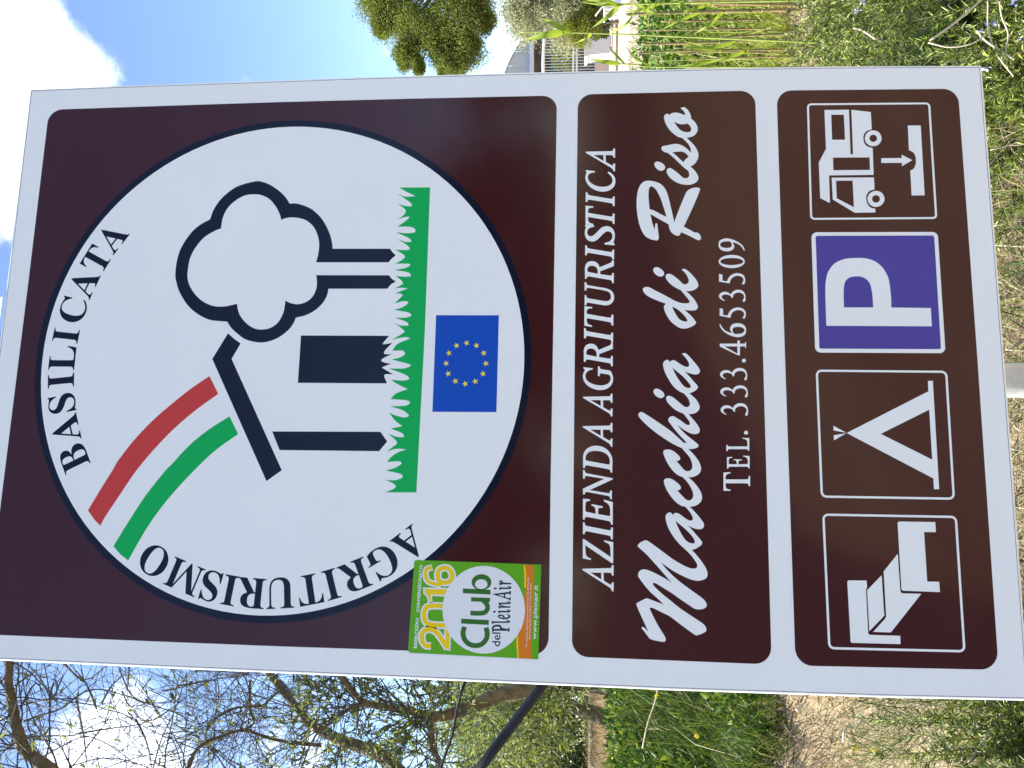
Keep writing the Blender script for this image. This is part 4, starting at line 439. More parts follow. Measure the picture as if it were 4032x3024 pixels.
 'arcb_9': '#1621,5277 1630,5291 1640,5286 1651,5283 1661,5283 1673,5287 1687,5293 1704,5304 2028,5519 2041,5509 1965,5138 1958,5084 1960,5072 1965,5063 1974,5055 1964,5041 1802,5153 1811,5167 1836,5153 1854,5151 1867,5159 1877,5192 1889,5241 1775,5319 1724,5285 1716,5278 1709,5270 1705,5255 1712,5239 1731,5222 1734,5220 1724,5206|#1798,5335 1895,5268 1928,5423',
 'arca_0': '#-2390,376 -2403,366 -2411,374 -2420,379 -2430,382 -2442,382 -2457,379 -2476,374 -2846,258 -2855,271 -2672,601 -2649,650 -2647,661 -2649,672 -2655,682 -2642,692 -2522,543 -2536,532 -2555,552 -2571,559 -2586,554 -2605,526 -2631,483 -2548,379 -2489,397 -2479,402 -2471,407 -2462,420 -2464,437 -2477,459 -2479,461 -2466,472|#-2574,369 -2645,459 -2723,322',
 'arca_1': '#-2755,896 -2743,874 -2734,851 -2727,829 -2722,807 -2720,785 -2723,748 -2732,714 -2748,681 -2760,662 -2775,644 -2792,628 -2812,612 -2834,598 -2856,586 -2878,576 -2900,569 -2923,565 -2945,563 -2981,564 -3016,572 -3048,586 -3067,597 -3084,611 -3100,626 -3114,643 -3126,662 -3141,691 -3151,724 -3158,760 -3163,776 -3167,781 -3171,785 -3177,787 -3201,787 -3209,801 -3084,875 -3076,862 -3092,842 -3105,821 -3115,799 -3123,778 -3127,757 -3128,736 -3127,716 -3122,698 -3114,681 -3087,651 -3051,637 -3005,639 -2951,656 -2887,689 -2856,709 -2829,730 -2807,750 -2789,771 -2776,792 -2764,826 -2764,859 -2777,891 -2788,907 -2800,919 -2812,924 -2825,925 -2839,922 -2854,915 -2898,888 -2913,878 -2922,868 -2926,857 -2925,845 -2920,830 -2911,811 -2923,803 -3027,976 -3014,983 -3004,969 -2994,960 -2985,955 -2975,955 -2962,959 -2946,967 -2868,1014 -2840,994 -2815,972 -2793,948 -2773,923',
 'arca_2': '#-2867,1065 -2882,1059 -2891,1075 -2901,1086 -2911,1092 -2923,1093 -2938,1091 -2957,1084 -3209,974 -3225,966 -3236,957 -3242,947 -3245,936 -3244,922 -3238,904 -3253,898 -3324,1063 -3337,1095 -3346,1124 -3352,1151 -3354,1175 -3353,1197 -3343,1228 -3323,1253 -3294,1272 -3266,1280 -3239,1279 -3213,1271 -3188,1254 -3163,1229 -3059,1388 -3045,1414 -3043,1422 -3044,1430 -3047,1438 -3048,1440 -3033,1446 -2983,1330 -3113,1140 -3106,1124 -2995,1172 -2977,1181 -2965,1190 -2958,1200 -2955,1212 -2957,1226 -2963,1244 -2948,1251|#-3124,1116 -3132,1133 -3146,1158 -3162,1176 -3180,1187 -3201,1191 -3226,1188 -3254,1178 -3282,1163 -3301,1145 -3312,1125 -3313,1103 -3307,1078 -3300,1065 -3294,1057 -3287,1053 -3279,1052 -3267,1055 -3253,1060',
 'arca_3': '#-3036,1471 -3052,1466 -3060,1482 -3069,1494 -3078,1503 -3088,1506 -3102,1507 -3119,1503 -3393,1416 -3409,1410 -3420,1403 -3426,1395 -3428,1384 -3427,1369 -3422,1349 -3437,1344 -3499,1542 -3484,1546 -3477,1529 -3469,1516 -3462,1508 -3452,1504 -3439,1504 -3422,1508 -3150,1594 -3122,1607 -3117,1612 -3113,1619 -3111,1628 -3114,1664 -3099,1669',
 'arca_4': '#-3121,1753 -3137,1749 -3142,1768 -3150,1782 -3159,1790 -3170,1795 -3186,1796 -3206,1793 -3524,1724 -3523,1718 -3513,1690 -3499,1667 -3480,1650 -3456,1639 -3428,1634 -3396,1636 -3392,1620 -3516,1593 -3592,1942 -3467,1969 -3464,1955 -3500,1939 -3526,1918 -3542,1891 -3549,1860 -3545,1823 -3544,1818 -3226,1887 -3206,1892 -3192,1899 -3183,1908 -3179,1919 -3179,1935 -3182,1955 -3166,1959',
 'arca_5': '#-3193,2269 -3192,2238 -3194,2210 -3200,2186 -3209,2164 -3221,2147 -3237,2132 -3256,2120 -3279,2111 -3305,2104 -3334,2101 -3540,2083 -3558,2081 -3571,2076 -3581,2069 -3586,2059 -3590,2045 -3591,2027 -3606,2025 -3623,2226 -3607,2228 -3599,2195 -3594,2188 -3589,2183 -3582,2180 -3548,2179 -3328,2198 -3295,2203 -3269,2212 -3249,2224 -3235,2242 -3228,2264 -3227,2291 -3236,2328 -3253,2356 -3280,2375 -3316,2384 -3362,2385 -3563,2368 -3581,2365 -3595,2360 -3604,2353 -3610,2342 -3613,2327 -3614,2306 -3630,2305 -3640,2435 -3625,2436 -3620,2420 -3614,2408 -3606,2401 -3596,2396 -3583,2394 -3566,2395 -3385,2410 -3349,2411 -3316,2410 -3288,2404 -3264,2396 -3244,2383 -3228,2368 -3215,2349 -3205,2326 -3197,2299',
 'arca_6': '#-3222,2460 -3238,2460 -3239,2479 -3243,2493 -3249,2503 -3259,2510 -3274,2514 -3294,2516 -3569,2527 -3587,2527 -3601,2524 -3611,2518 -3618,2509 -3623,2495 -3626,2477 -3641,2478 -3634,2657 -3631,2692 -3627,2722 -3620,2749 -3612,2772 -3601,2791 -3579,2815 -3550,2828 -3515,2832 -3487,2827 -3462,2815 -3443,2796 -3428,2770 -3417,2736 -3253,2834 -3229,2851 -3225,2857 -3222,2865 -3221,2874 -3221,2876 -3204,2875 -3210,2749 -3410,2634 -3411,2617 -3290,2612 -3270,2612 -3255,2615 -3244,2621 -3237,2630 -3232,2644 -3229,2663 -3213,2662|#-3431,2618 -3430,2637 -3431,2665 -3438,2689 -3450,2706 -3467,2719 -3491,2727 -3521,2730 -3552,2729 -3577,2721 -3595,2708 -3607,2688 -3611,2663 -3611,2649 -3609,2639 -3605,2632 -3597,2628 -3586,2625 -3571,2624',
 'arca_7': '#-3200,2865 -3216,2867 -3217,2886 -3219,2900 -3224,2911 -3232,2920 -3245,2926 -3262,2929 -3546,2968 -3563,2970 -3576,2968 -3585,2963 -3591,2954 -3597,2940 -3601,2920 -3617,2922 -3588,3127 -3573,3125 -3574,3106 -3573,3091 -3569,3080 -3562,3073 -3550,3067 -3533,3064 -3250,3025 -3220,3025 -3213,3028 -3206,3032 -3201,3039 -3188,3073 -3172,3071',
 'arca_8': '#-3158,3103 -3310,3137 -3306,3154 -3263,3156 -3228,3163 -3199,3175 -3177,3192 -3161,3215 -3151,3242 -3148,3264 -3150,3282 -3158,3299 -3169,3313 -3184,3323 -3201,3329 -3227,3330 -3252,3319 -3275,3297 -3316,3248 -3340,3221 -3364,3201 -3388,3186 -3412,3178 -3438,3175 -3465,3179 -3488,3186 -3508,3196 -3525,3209 -3539,3224 -3550,3241 -3558,3260 -3562,3281 -3562,3302 -3559,3324 -3546,3362 -3523,3405 -3519,3413 -3517,3420 -3517,3429 -3522,3437 -3532,3442 -3528,3459 -3396,3429 -3399,3414 -3422,3413 -3444,3409 -3464,3402 -3483,3394 -3499,3384 -3513,3372 -3524,3358 -3532,3344 -3538,3328 -3540,3309 -3538,3292 -3532,3277 -3523,3264 -3510,3255 -3494,3250 -3479,3248 -3465,3250 -3452,3256 -3439,3265 -3425,3278 -3411,3294 -3371,3344 -3355,3364 -3339,3380 -3323,3392 -3307,3401 -3292,3408 -3276,3411 -3260,3413 -3243,3412 -3225,3408 -3200,3401 -3179,3390 -3161,3375 -3146,3358 -3135,3337 -3127,3314 -3124,3289 -3124,3262 -3129,3233 -3138,3204 -3152,3177 -3165,3155 -3170,3144 -3171,3138 -3171,3133 -3169,3130 -3154,3119',
 'arca_9': '#-3114,3375 -3129,3381 -3125,3398 -3125,3412 -3128,3423 -3135,3433 -3148,3442 -3165,3449 -3428,3544 -3440,3548 -3450,3550 -3459,3551 -3466,3550 -3472,3546 -3478,3541 -3495,3513 -3509,3518 -3460,3655 -3150,3664 -3383,3869 -3334,4004 -3319,3999 -3323,3983 -3322,3969 -3319,3958 -3312,3949 -3300,3941 -3284,3934 -3030,3843 -3014,3838 -3002,3834 -2991,3833 -2983,3834 -2975,3836 -2969,3841 -2964,3847 -2959,3856 -2954,3867 -2939,3862 -3003,3683 -3018,3689 -3014,3721 -3016,3728 -3020,3735 -3026,3741 -3034,3746 -3045,3752 -3058,3757 -3332,3856 -3035,3596 -3040,3582 -3425,3570 -3157,3474 -3137,3468 -3121,3467 -3109,3470 -3100,3477 -3092,3489 -3084,3506 -3069,3500',
 'arca_10': '#-2817,4061 -2833,4036 -2851,4015 -2871,3996 -2894,3981 -2918,3969 -2944,3960 -2971,3955 -2998,3953 -3027,3955 -3055,3960 -3083,3970 -3110,3983 -3136,3999 -3159,4017 -3179,4038 -3195,4060 -3209,4085 -3219,4110 -3225,4137 -3228,4164 -3228,4192 -3223,4220 -3214,4248 -3201,4275 -3186,4299 -3168,4321 -3148,4339 -3125,4354 -3101,4366 -3076,4375 -3049,4381 -3022,4382 -2993,4381 -2965,4375 -2937,4366 -2909,4353 -2883,4336 -2860,4318 -2840,4297 -2823,4274 -2810,4250 -2800,4224 -2794,4198 -2791,4170 -2792,4143 -2796,4115 -2805,4087|#-2834,4074 -2823,4110 -2831,4147 -2856,4184 -2899,4221 -2960,4259 -2993,4276 -3024,4289 -3053,4298 -3079,4304 -3103,4305 -3138,4300 -3166,4285 -3185,4260 -3196,4224 -3189,4187 -3164,4150 -3121,4113 -3060,4075 -3027,4058 -2996,4045 -2967,4036 -2941,4031 -2916,4030 -2881,4035 -2854,4050',
 'sticker_pleinair': '#-3830,-1052 -3831,-1037 -3828,-1035 -3823,-1035 -3820,-1034 -3819,-1032 -3818,-1028 -3818,-1022 -3818,-1012 -3823,-855 -3825,-838 -3826,-835 -3827,-832 -3828,-830 -3830,-829 -3833,-827 -3840,-825 -3840,-810 -3790,-808 -3776,-811 -3764,-818 -3754,-829 -3747,-845 -3741,-866 -3740,-880 -3740,-894 -3741,-906 -3744,-917 -3749,-926 -3755,-934 -3763,-939 -3771,-942 -3781,-943 -3797,-943 -3797,-941 -3794,-1016 -3793,-1020 -3793,-1024 -3792,-1028 -3791,-1031 -3789,-1033 -3786,-1035 -3782,-1036 -3775,-1038 -3775,-1053|#-3790,-921 -3780,-919 -3773,-914 -3768,-907 -3766,-897 -3765,-884 -3767,-867 -3770,-855 -3773,-846 -3777,-839 -3782,-835 -3788,-832 -3794,-831 -3797,-831 -3798,-832 -3799,-834 -3800,-838 -3800,-845 -3797,-916 -3797,-920|#-3696,-1060 -3699,-1059 -3702,-1057 -3705,-1054 -3707,-1050 -3709,-1044 -3711,-1038 -3712,-1023 -3713,-1000 -3718,-842 -3719,-833 -3720,-830 -3721,-828 -3721,-826 -3723,-826 -3726,-825 -3732,-823 -3733,-808 -3720,-803 -3712,-801 -3705,-798 -3703,-799 -3700,-802 -3699,-806 -3698,-815 -3693,-1008 -3692,-1024 -3691,-1026 -3689,-1026 -3686,-1019 -3681,-1003 -3673,-1013 -3676,-1030 -3680,-1041 -3683,-1049 -3687,-1055 -3691,-1059|#-3626,-1061 -3634,-1059 -3642,-1054 -3648,-1045 -3654,-1034 -3659,-1019 -3663,-1003 -3664,-991 -3665,-979 -3665,-967 -3665,-955 -3663,-943 -3661,-932 -3658,-921 -3655,-912 -3651,-903 -3644,-893 -3636,-887 -3627,-886 -3621,-886 -3616,-889 -3612,-893 -3608,-899 -3605,-907 -3603,-916 -3602,-932 -3604,-947 -3610,-961 -3615,-968 -3621,-974 -3628,-978 -3637,-982 -3644,-983 -3642,-991 -3641,-1000 -3636,-1019 -3630,-1029 -3621,-1033 -3615,-1030 -3608,-1022 -3600,-1005 -3593,-1015 -3597,-1032 -3601,-1043 -3606,-1051 -3612,-1057 -3619,-1060|#-3645,-967 -3638,-961 -3631,-955 -3626,-947 -3623,-938 -3622,-927 -3623,-916 -3625,-911 -3627,-908 -3629,-907 -3631,-908 -3634,-910 -3636,-914 -3639,-920 -3641,-928 -3642,-937 -3643,-948 -3644,-959|#-3566,-859 -3569,-859 -3572,-856 -3575,-853 -3578,-848 -3580,-843 -3581,-837 -3582,-831 -3582,-825 -3580,-820 -3578,-816 -3576,-813 -3573,-812 -3569,-813 -3566,-815 -3563,-819 -3561,-823 -3559,-829 -3557,-835 -3557,-841 -3557,-847 -3558,-852 -3560,-856 -3563,-859|#-3555,-1063 -3561,-1060 -3566,-1052 -3570,-1039 -3571,-1026 -3572,-1009 -3574,-930 -3574,-925 -3575,-920 -3575,-918 -3576,-916 -3577,-915 -3579,-914 -3581,-913 -3587,-911 -3588,-897 -3574,-892 -3567,-890 -3560,-886 -3557,-888 -3555,-891 -3554,-895 -3553,-899 -3553,-903 -3551,-1013 -3551,-1025 -3550,-1029 -3549,-1030 -3547,-1029 -3544,-1021 -3538,-1005 -3531,-1014 -3535,-1034 -3539,-1046 -3543,-1055 -3549,-1061|#-3443,-1065 -3446,-1064 -3449,-1062 -3452,-1059 -3455,-1054 -3457,-1048 -3458,-1042 -3459,-1030 -3460,-1011 -3461,-983 -3462,-955 -3463,-937 -3464,-927 -3465,-923 -3465,-922 -3467,-921 -3468,-921 -3470,-923 -3472,-925 -3478,-940 -3483,-960 -3487,-984 -3488,-994 -3488,-1006 -3489,-1020 -3488,-1036 -3489,-1058 -3507,-1058 -3511,-942 -3512,-922 -3512,-920 -3513,-918 -3514,-917 -3515,-916 -3518,-915 -3521,-915 -3524,-914 -3525,-899 -3512,-894 -3504,-891 -3495,-887 -3492,-891 -3491,-897 -3493,-960 -3493,-948 -3490,-935 -3487,-925 -3483,-915 -3480,-907 -3473,-897 -3467,-891 -3461,-889 -3453,-891 -3448,-899 -3444,-912 -3442,-926 -3441,-942 -3440,-1010 -3440,-1022 -3439,-1028 -3438,-1030 -3438,-1031 -3436,-1030 -3434,-1022 -3429,-1003 -3422,-1011 -3424,-1032 -3427,-1046 -3431,-1056 -3437,-1063|#-3410,-1059 -3411,-1045 -3403,-1040 -3398,-1034 -3394,-1024 -3376,-960 -3335,-810 -3328,-810 -3295,-1026 -3294,-1032 -3292,-1037 -3290,-1040 -3288,-1042 -3284,-1044 -3277,-1046 -3276,-1061 -3330,-1061 -3331,-1046 -3327,-1044 -3323,-1043 -3320,-1042 -3319,-1040 -3319,-1036 -3319,-1029 -3321,-1018 -3326,-981 -3364,-982 -3366,-982 -3374,-1013 -3377,-1025 -3378,-1033 -3378,-1036 -3377,-1038 -3377,-1040 -3375,-1041 -3373,-1042 -3371,-1043 -3364,-1045 -3364,-1060|#-3362,-960 -3328,-960 -3340,-876|#-3250,-864 -3253,-863 -3256,-861 -3259,-857 -3262,-853 -3264,-847 -3265,-842 -3266,-835 -3265,-830 -3264,-824 -3262,-820 -3259,-817 -3256,-816 -3253,-817 -3250,-819 -3247,-823 -3244,-827 -3242,-833 -3241,-839 -3240,-845 -3240,-851 -3242,-856 -3244,-861 -3247,-863|#-3239,-1068 -3245,-1065 -3250,-1057 -3254,-1045 -3255,-1031 -3256,-1014 -3258,-935 -3258,-929 -3258,-925 -3259,-922 -3260,-921 -3261,-920 -3263,-918 -3265,-918 -3271,-916 -3271,-902 -3258,-897 -3251,-894 -3243,-891 -3241,-892 -3239,-895 -3237,-899 -3237,-904 -3237,-908 -3235,-1018 -3234,-1030 -3234,-1034 -3233,-1035 -3231,-1034 -3228,-1026 -3222,-1009 -3215,-1019 -3218,-1039 -3222,-1051 -3227,-1060 -3233,-1066|#-3190,-1063 -3194,-953 -3195,-928 -3196,-925 -3197,-923 -3208,-918 -3209,-904 -3196,-898 -3188,-895 -3181,-892 -3178,-893 -3176,-897 -3175,-902 -3176,-964 -3176,-940 -3172,-920 -3168,-905 -3163,-896 -3157,-892 -3154,-893 -3151,-895 -3148,-898 -3146,-903 -3144,-908 -3143,-914 -3142,-921 -3142,-928 -3143,-934 -3146,-939 -3149,-942 -3152,-943 -3155,-942 -3157,-941 -3160,-938 -3162,-934 -3164,-930 -3162,-929 -3165,-945 -3168,-967 -3171,-994 -3171,-1024 -3171,-1063',
}

def spline(pts, n=4):
    """smooth closed loop through (x, y, corner) points: Catmull-Rom between corners"""
    N = len(pts); out = []
    for i in range(N):
        a, b, c, d = pts[i - 1], pts[i], pts[(i + 1) % N], pts[(i + 2) % N]
        if b[2] and c[2]:
            out.append(b[:2]); continue
        if b[2]: a = (2 * b[0] - c[0], 2 * b[1] - c[1])
        if c[2]: d = (2 * c[0] - b[0], 2 * c[1] - b[1])
        for k in range(n):
            t = k / n
            out.append(tuple(0.5 * (2 * b[j] + (c[j] - a[j]) * t + (2 * a[j] - 5 * b[j] + 4 * c[j] - d[j]) * t * t
                                    + (3 * b[j] - a[j] - 3 * c[j] + d[j]) * t ** 3) for j in (0, 1)))
    return out

def loops_of(key):
    res = []
    for l in ART[key].split('|'):
        hard = l.startswith('#'); pts = []
        for tk in l.lstrip('#').split():
            c = hard or tk.endswith('!')
            x, y = tk.rstrip('!').split(',')
            pts.append((int(x) / 10.0, int(y) / 10.0, c))
        res.append([p[:2] for p in pts] if hard else spline(pts))
    return res

def sheet(name, loops, lift, mat, parent=None, thick=0.08):
    """flat film cut to the loops (mm on the sign face), lifted `lift` mm off the plate"""
    cu = bpy.data.curves.new(name, 'CURVE'); cu.dimensions = '2D'; cu.fill_mode = 'BOTH'; cu.extrude = thick / 2000.0
    for l in loops:
        sp = cu.splines.new('POLY'); sp.points.add(len(l) - 1)
        for i, (x, y) in enumerate(l):
            sp.points[i].co = (x / 1000.0, y / 1000.0, 0, 1)
        sp.use_cyclic_u = True
    tmp = bpy.data.objects.new('tmp', cu); COL.objects.link(tmp)
    dg = bpy.context.evaluated_depsgraph_get()
    me = bpy.data.meshes.new_from_object(tmp.evaluated_get(dg))
    bpy.data.objects.remove(tmp); bpy.data.curves.remove(cu)
    n = len(me.vertices); co = np.empty(n * 3, dtype=np.float32); me.vertices.foreach_get('co', co); co = co.reshape(-1, 3)
    w = np.stack([co[:, 0], -co[:, 2] - lift / 1000.0, co[:, 1] + Z0], 1).astype(np.float32)
    me.vertices.foreach_set('co', w.ravel()); me.update(); me.name = name
    return link_mesh(name, me, mat, parent)

def art(name, keys, lift, mat, parent):
    ls = []
    for k in ([keys] if isinstance(keys, str) else keys): ls += loops_of(k)
    return sheet(name, ls, lift, mat, parent)

def rounded(edges, n=7):
    """edges: four polylines (mm); neighbouring ends are joined by a circular corner"""
    out = []
    for i in range(4):
        e = edges[i]; nx = edges[(i + 1) % 4]
        out += e
        p0, p2 = Vector(e[-1]), Vector(nx[0])
        d0 = (Vector(e[-1]) - Vector(e[-2])).normalized(); d2 = (Vector(nx[0]) - Vector(nx[1])).normalized()
        den = d0.x * d2.y - d0.y * d2.x; dv = p2 - p0
        s = (dv.x * d2.y - dv.y * d2.x) / den
        p1 = p0 + d0 * s; w = 0.7071
        for k in range(1, n):
            t = k / n; b0, b1, b2 = (1 - t) ** 2, 2 * t * (1 - t) * w, t * t
            q = (p0 * b0 + p1 * b1 + p2 * b2) / (b0 + b1 + b2); out.append((q.x, q.y))
    return out

def offset_loop(l, d):
    out = []; N = len(l)
    ar = sum(l[i][0] * l[(i + 1) % N][1] - l[(i + 1) % N][0] * l[i][1] for i in range(N)); sg = 1 if ar > 0 else -1
    for i in range(N):
        a, b, c = Vector(l[i - 1]), Vector(l[i]), Vector(l[(i + 1) % N])
        u, v = (b - a).normalized(), (c - b).normalized()
        nn = Vector((-(u.y + v.y), u.x + v.x)).normalized(); k = 1.0 / max(0.5, nn.dot(Vector((-u.y, u.x))))
        q = b + nn * (d * k * sg); out.append((q.x, q.y))
    return out

POST_X = -0.0146; POST_Y = 0.062
sign = empty('road_sign', (POST_X, POST_Y, 0))
tag(sign, 'large white and maroon farm-holiday road sign on a grey steel post', 'road sign')

PLATE = [(446.6, 701.5), (449.3, 500), (451.3, 278), (452.8, 157), (453.4, -120), (452.9, -394), (450.3, -600), (445.7, -786.3),
         (150, -786.8), (-150, -786.6), (-446.7, -785.4), (-450.2, -600), (-452.2, -328), (-451.2, 109), (-450.5, 400), (-449.4, 637), (-449.2, 700),
         (-150, 699.6), (150, 700)]
prof = [(3.0, 0.0), (1.6, 0.35), (0.6, 1.2), (0.0, 2.8), (0.0, 20.0)]
V = []; Fq = []; NP = len(PLATE)
for ins, dep in prof:
    for x, y in offset_loop(PLATE, ins): V.append((x / 1000, dep / 1000, y / 1000 + Z0))
for r_ in range(len(prof) - 1):
    for k in range(NP):
        k2 = (k + 1) % NP
        Fq.append((r_ * NP + k, r_ * NP + k2, (r_ + 1) * NP + k2, (r_ + 1) * NP + k))
me = bpy.data.meshes.new('plate')
me.from_pydata(V, [], Fq + [tuple(range(NP))[::-1], tuple(range((len(prof) - 1) * NP, len(prof) * NP))])
bmx = bmesh.new(); bmx.from_mesh(me); bmesh.ops.recalc_face_normals(bmx, faces=bmx.faces); bmx.to_mesh(me); bmx.free()
plate = link_mesh('plate', me, M_EDGE, sign)
sheet('film_edge', [offset_loop(PLATE, 3.6), offset_loop(PLATE, 4.4)], 0.05, M_LINE, plate)
sheet('film', [offset_loop(PLATE, 4.4)], 0.06, M_WHITE, plate)

Geo().tube([(POST_X, POST_Y, -0.3), (POST_X, POST_Y, 3.0)], 0.0255, 24).build('post', M_GALV, sign, True)
for zz in (-500, 0, 500):
    g = Geo().box((0, 0.028, zz / 1000 + Z0), (0.40, 0.008, 0.02))
    br = g.build('rail', M_GALV, sign)
    Geo().tube([(POST_X + 0.034 * math.cos(a), POST_Y + 0.034 * math.sin(a), zz / 1000 + Z0) for a in np.linspace(0, 2 * math.pi, 17)], 0.006, 6).build('clamp', M_GALV, br)

P1 = rounded([[(409.0, 640), (411.3, 430), (412.8, 276), (413.4, 60), (413.0, -138)], [(390, -161), (90, -160.2), (-187, -159.3), (-389, -159.5)],
              [(-412.7, -137), (-413.3, 39), (-414.2, 219), (-413.9, 430), (-413.3, 641)], [(-389, 665.2), (-203, 664.9), (124, 663.5), (386, 663.6)]])
P2 = rounded([[(413.9, -215), (413.6, -436)], [(391, -458.4), (0, -458.9), (-391, -458.6)], [(-413.2, -436), (-412.9, -214)], [(-391, -191.6), (0, -191.9), (391, -193)]])
P3 = rounded([[(412.4, -512), (409.2, -729)], [(386, -749.8), (0, -750), (-386, -748.8)], [(-409.5, -726), (-413.1, -512)], [(-391, -489.8), (0, -489.4), (389, -489.9)]])
pan1 = tag(sheet('panel', [P1], 0.20, M_MAROON, sign), 'tall upper maroon panel with the round emblem')
pan2 = tag(sheet('panel', [P2], 0.20, M_MAROON, sign), 'maroon panel with the farm name and telephone number')
pan3 = tag(sheet('panel', [P3], 0.20, M_MAROON, sign), 'lower maroon panel with the four pictograms')
CX, CY = -1.2, 253.3
def circ(r, n=128): return [(CX + r * math.cos(2 * math.pi * k / n), CY + r * math.sin(2 * math.pi * k / n)) for k in range(n)]
sheet('emblem_ring', [circ(382.2)], 0.32, M_NAVY, pan1)
sheet('emblem_disc', [circ(371.8)], 0.44, M_WHITE, pan1)
U = 0.56
art('emblem_tree', 'tree_outline', U, M_NAVY, pan1)
art('emblem_house_roof', 'house_roof', U, M_NAVY, pan1)
art('emblem_house_wall', 'house_wall', U, M_NAVY, pan1)
art('emblem_house_door', 'house_door', U, M_NAVY, pan1)
art('emblem_grass', 'grass_strip', U, M_GREEN, pan1)
art('emblem_stripe', 'red_stripe', U, M_RED, pan1)
art('emblem_stripe', 'green_stripe', U, M_GREEN, pan1)
art('emblem_flag', 'flag_field', U, M_BLUE, pan1)
for i, l in enumerate(loops_of('flag_stars')):
    sheet('flag_star', [l], U + 0.12, M_STAR, pan1)
for i in range(10): art('letter', 'arcb_%d' % i, U, M_NAVY, pan1)
for i in range(11): art('letter', 'arca_%d' % i, U, M_NAVY, pan1)
for i in range(20): art('letter', 'name_%d' % i, 0.32, M_WHITE, pan2)
for k in ('M', 'a1', 'c1', 'c2', 'h', 'i1', 'a2', 'd', 'i2', 'R', 'i3', 's', 'o'): art('letter', 'script_' + k, 0.32, M_WHITE, pan2)
for k in '123': art('letter_dot', 'script_dot' + k, 0.32, M_WHITE, pan2)
for k in 'TEL': art('letter', 'tel_' + k, 0.32, M_WHITE, pan2)
for i in range(10): art('digit', 'phone_%d' % i, 0.32, M_WHITE, pan2)
for k in 'ab': art('full_stop', 'phone_dot_' + k, 0.32, M_WHITE, pan2)
for k in ('camper_frame', 'parking_frame', 'tent_frame', 'bed_frame'): art('pictogram_frame', k, 0.32, M_WHITE, pan3)
art('parking_field', 'parking_field', 0.32, M_VIOLET, pan3)
art('parking_letter', 'parking_letter', 0.44, M_WHITE, pan3)
art('tent_symbol', ['tent_symbol'], 0.32, M_WHITE, pan3)
art('tent_pole', 'tent_pole_a', 0.32, M_WHITE, pan3); art('tent_pole', 'tent_pole_b', 0.32, M_WHITE, pan3)
for k in ('footboard', 'mattress', 'pillow', 'headboard'): art('bed_' + k, 'bed_' + k, 0.32, M_WHITE, pan3)
art('camper_body', 'camper_body', 0.32, M_WHITE, pan3); art('camper_cab', 'camper_cab', 0.32, M_WHITE, pan3)
for k in 'ab': art('camper_wheel', 'camper_wheel_' + k, 0.32, M_WHITE, pan3)
art('drain_arrow', 'drain_arrow', 0.32, M_WHITE, pan3); art('drain_pit', 'drain_pit', 0.32, M_WHITE, pan3)

# small plate on the same post, above the sign: only its lower edge shows
top = empty('information_plate', (POST_X, 0.0, 2.4005))
tag(top, 'small white plate with a thin black border above the big sign', 'plate')
Geo().box((-0.0146, 0.0015, 2.4005 + 0.16), (0.1105, 0.0015, 0.158)).build('plate', M_EDGE, top)
bw = [(87.0, 706), (84.2, 706), (84.2, 1010), (-113.4, 1010), (-113.4, 706), (-116.2, 706), (-116.2, 1013), (87.0, 1013)]
sheet('border', [bw], 0.05, M_BLACK, top)

# sticker of a camping club, stuck over the lower corner of the upper panel
stk = empty('club_sticker', (-0.35, -0.0006, Z0 - 0.06))
tag(stk, 'bright green 2016 club sticker with a white disc on the upper panel', 'sticker')
base = art('backing', 'sticker_base', 0.70, M_STK_GREEN, stk)
for k in ('two', 'zero', 'one', 'six', 'six_bowl'):
    for j, l in enumerate([loops_of('year_%s_outline' % k)] if k in ('zero', 'six_bowl') else [[q] for q in loops_of('year_%s_outline' % k)]):
        sheet('digit_outline', l, 0.80 + 0.012 * j + (0.01 if k == 'six_bowl' else 0), M_STK_WHITE, stk)
for k in ('two', 'zero', 'one', 'six', 'six_bowl'):
    for j, l in enumerate([loops_of('year_%s' % k)] if k in ('zero', 'six_bowl') else [[q] for q in loops_of('year_%s' % k)]):
        sheet('digit', l, 0.90 + 0.012 * j + (0.01 if k == 'six_bowl' else 0), M_STK_YEL, stk)
art('band', 'sticker_band', 0.80, M_STK_ORG, stk)
for l_ in loops_of('sticker_line'): sheet('band_edge', [l_], 0.84, M_STK_YEL, stk)
disc = art('disc', 'sticker_disc', 1.02, M_STK_WHITE, stk)
for k in ('club_c', 'club_l', 'club_u', 'club_b_stem', 'club_b'): art('letter', k, 1.12, M_STK_CLUB, stk)
art('letter', 'club_u_stem', 1.14, M_STK_CLUB, stk)
art('lettering', 'sticker_pleinair', 1.12, M_STK_INK, stk)

def line_text(name, body, p0, p1, cap, lift, mat, parent, bold=0.0):
    """one line of sans lettering from p0 to p1 (mm on the sign face) with capital height cap"""
    cu = bpy.data.curves.new(name, 'FONT'); cu.body = body; cu.fill_mode = 'FRONT'; cu.offset = bold; cu.resolution_u = 2
    tmp = bpy.data.objects.new('tmp', cu); COL.objects.link(tmp)
    me = bpy.data.meshes.new_from_object(tmp.evaluated_get(bpy.context.evaluated_depsgraph_get()))
    bpy.data.objects.remove(tmp); bpy.data.curves.remove(cu)
    n = len(me.vertices); co = np.empty(n * 3, dtype=np.float32); me.vertices.foreach_get('co', co); co = co.reshape(-1, 3)
    u = (co[:, 0] - co[:, 0].min()) / max(1e-6, co[:, 0].max() - co[:, 0].min())
    p0 = np.array(p0); d = np.array(p1) - p0; nn = np.array([-d[1], d[0]]) / np.hypot(*d)
    q = p0 + u[:, None] * d + (co[:, 1] / 0.73 * cap)[:, None] * nn
    w = np.stack([q[:, 0] / 1000, np.full(n, -lift / 1000), q[:, 1] / 1000 + Z0], 1).astype(np.float32)
    me.vertices.foreach_set('co', w.ravel()); me.update(); me.name = name
    return link_mesh(name, me, mat, parent)
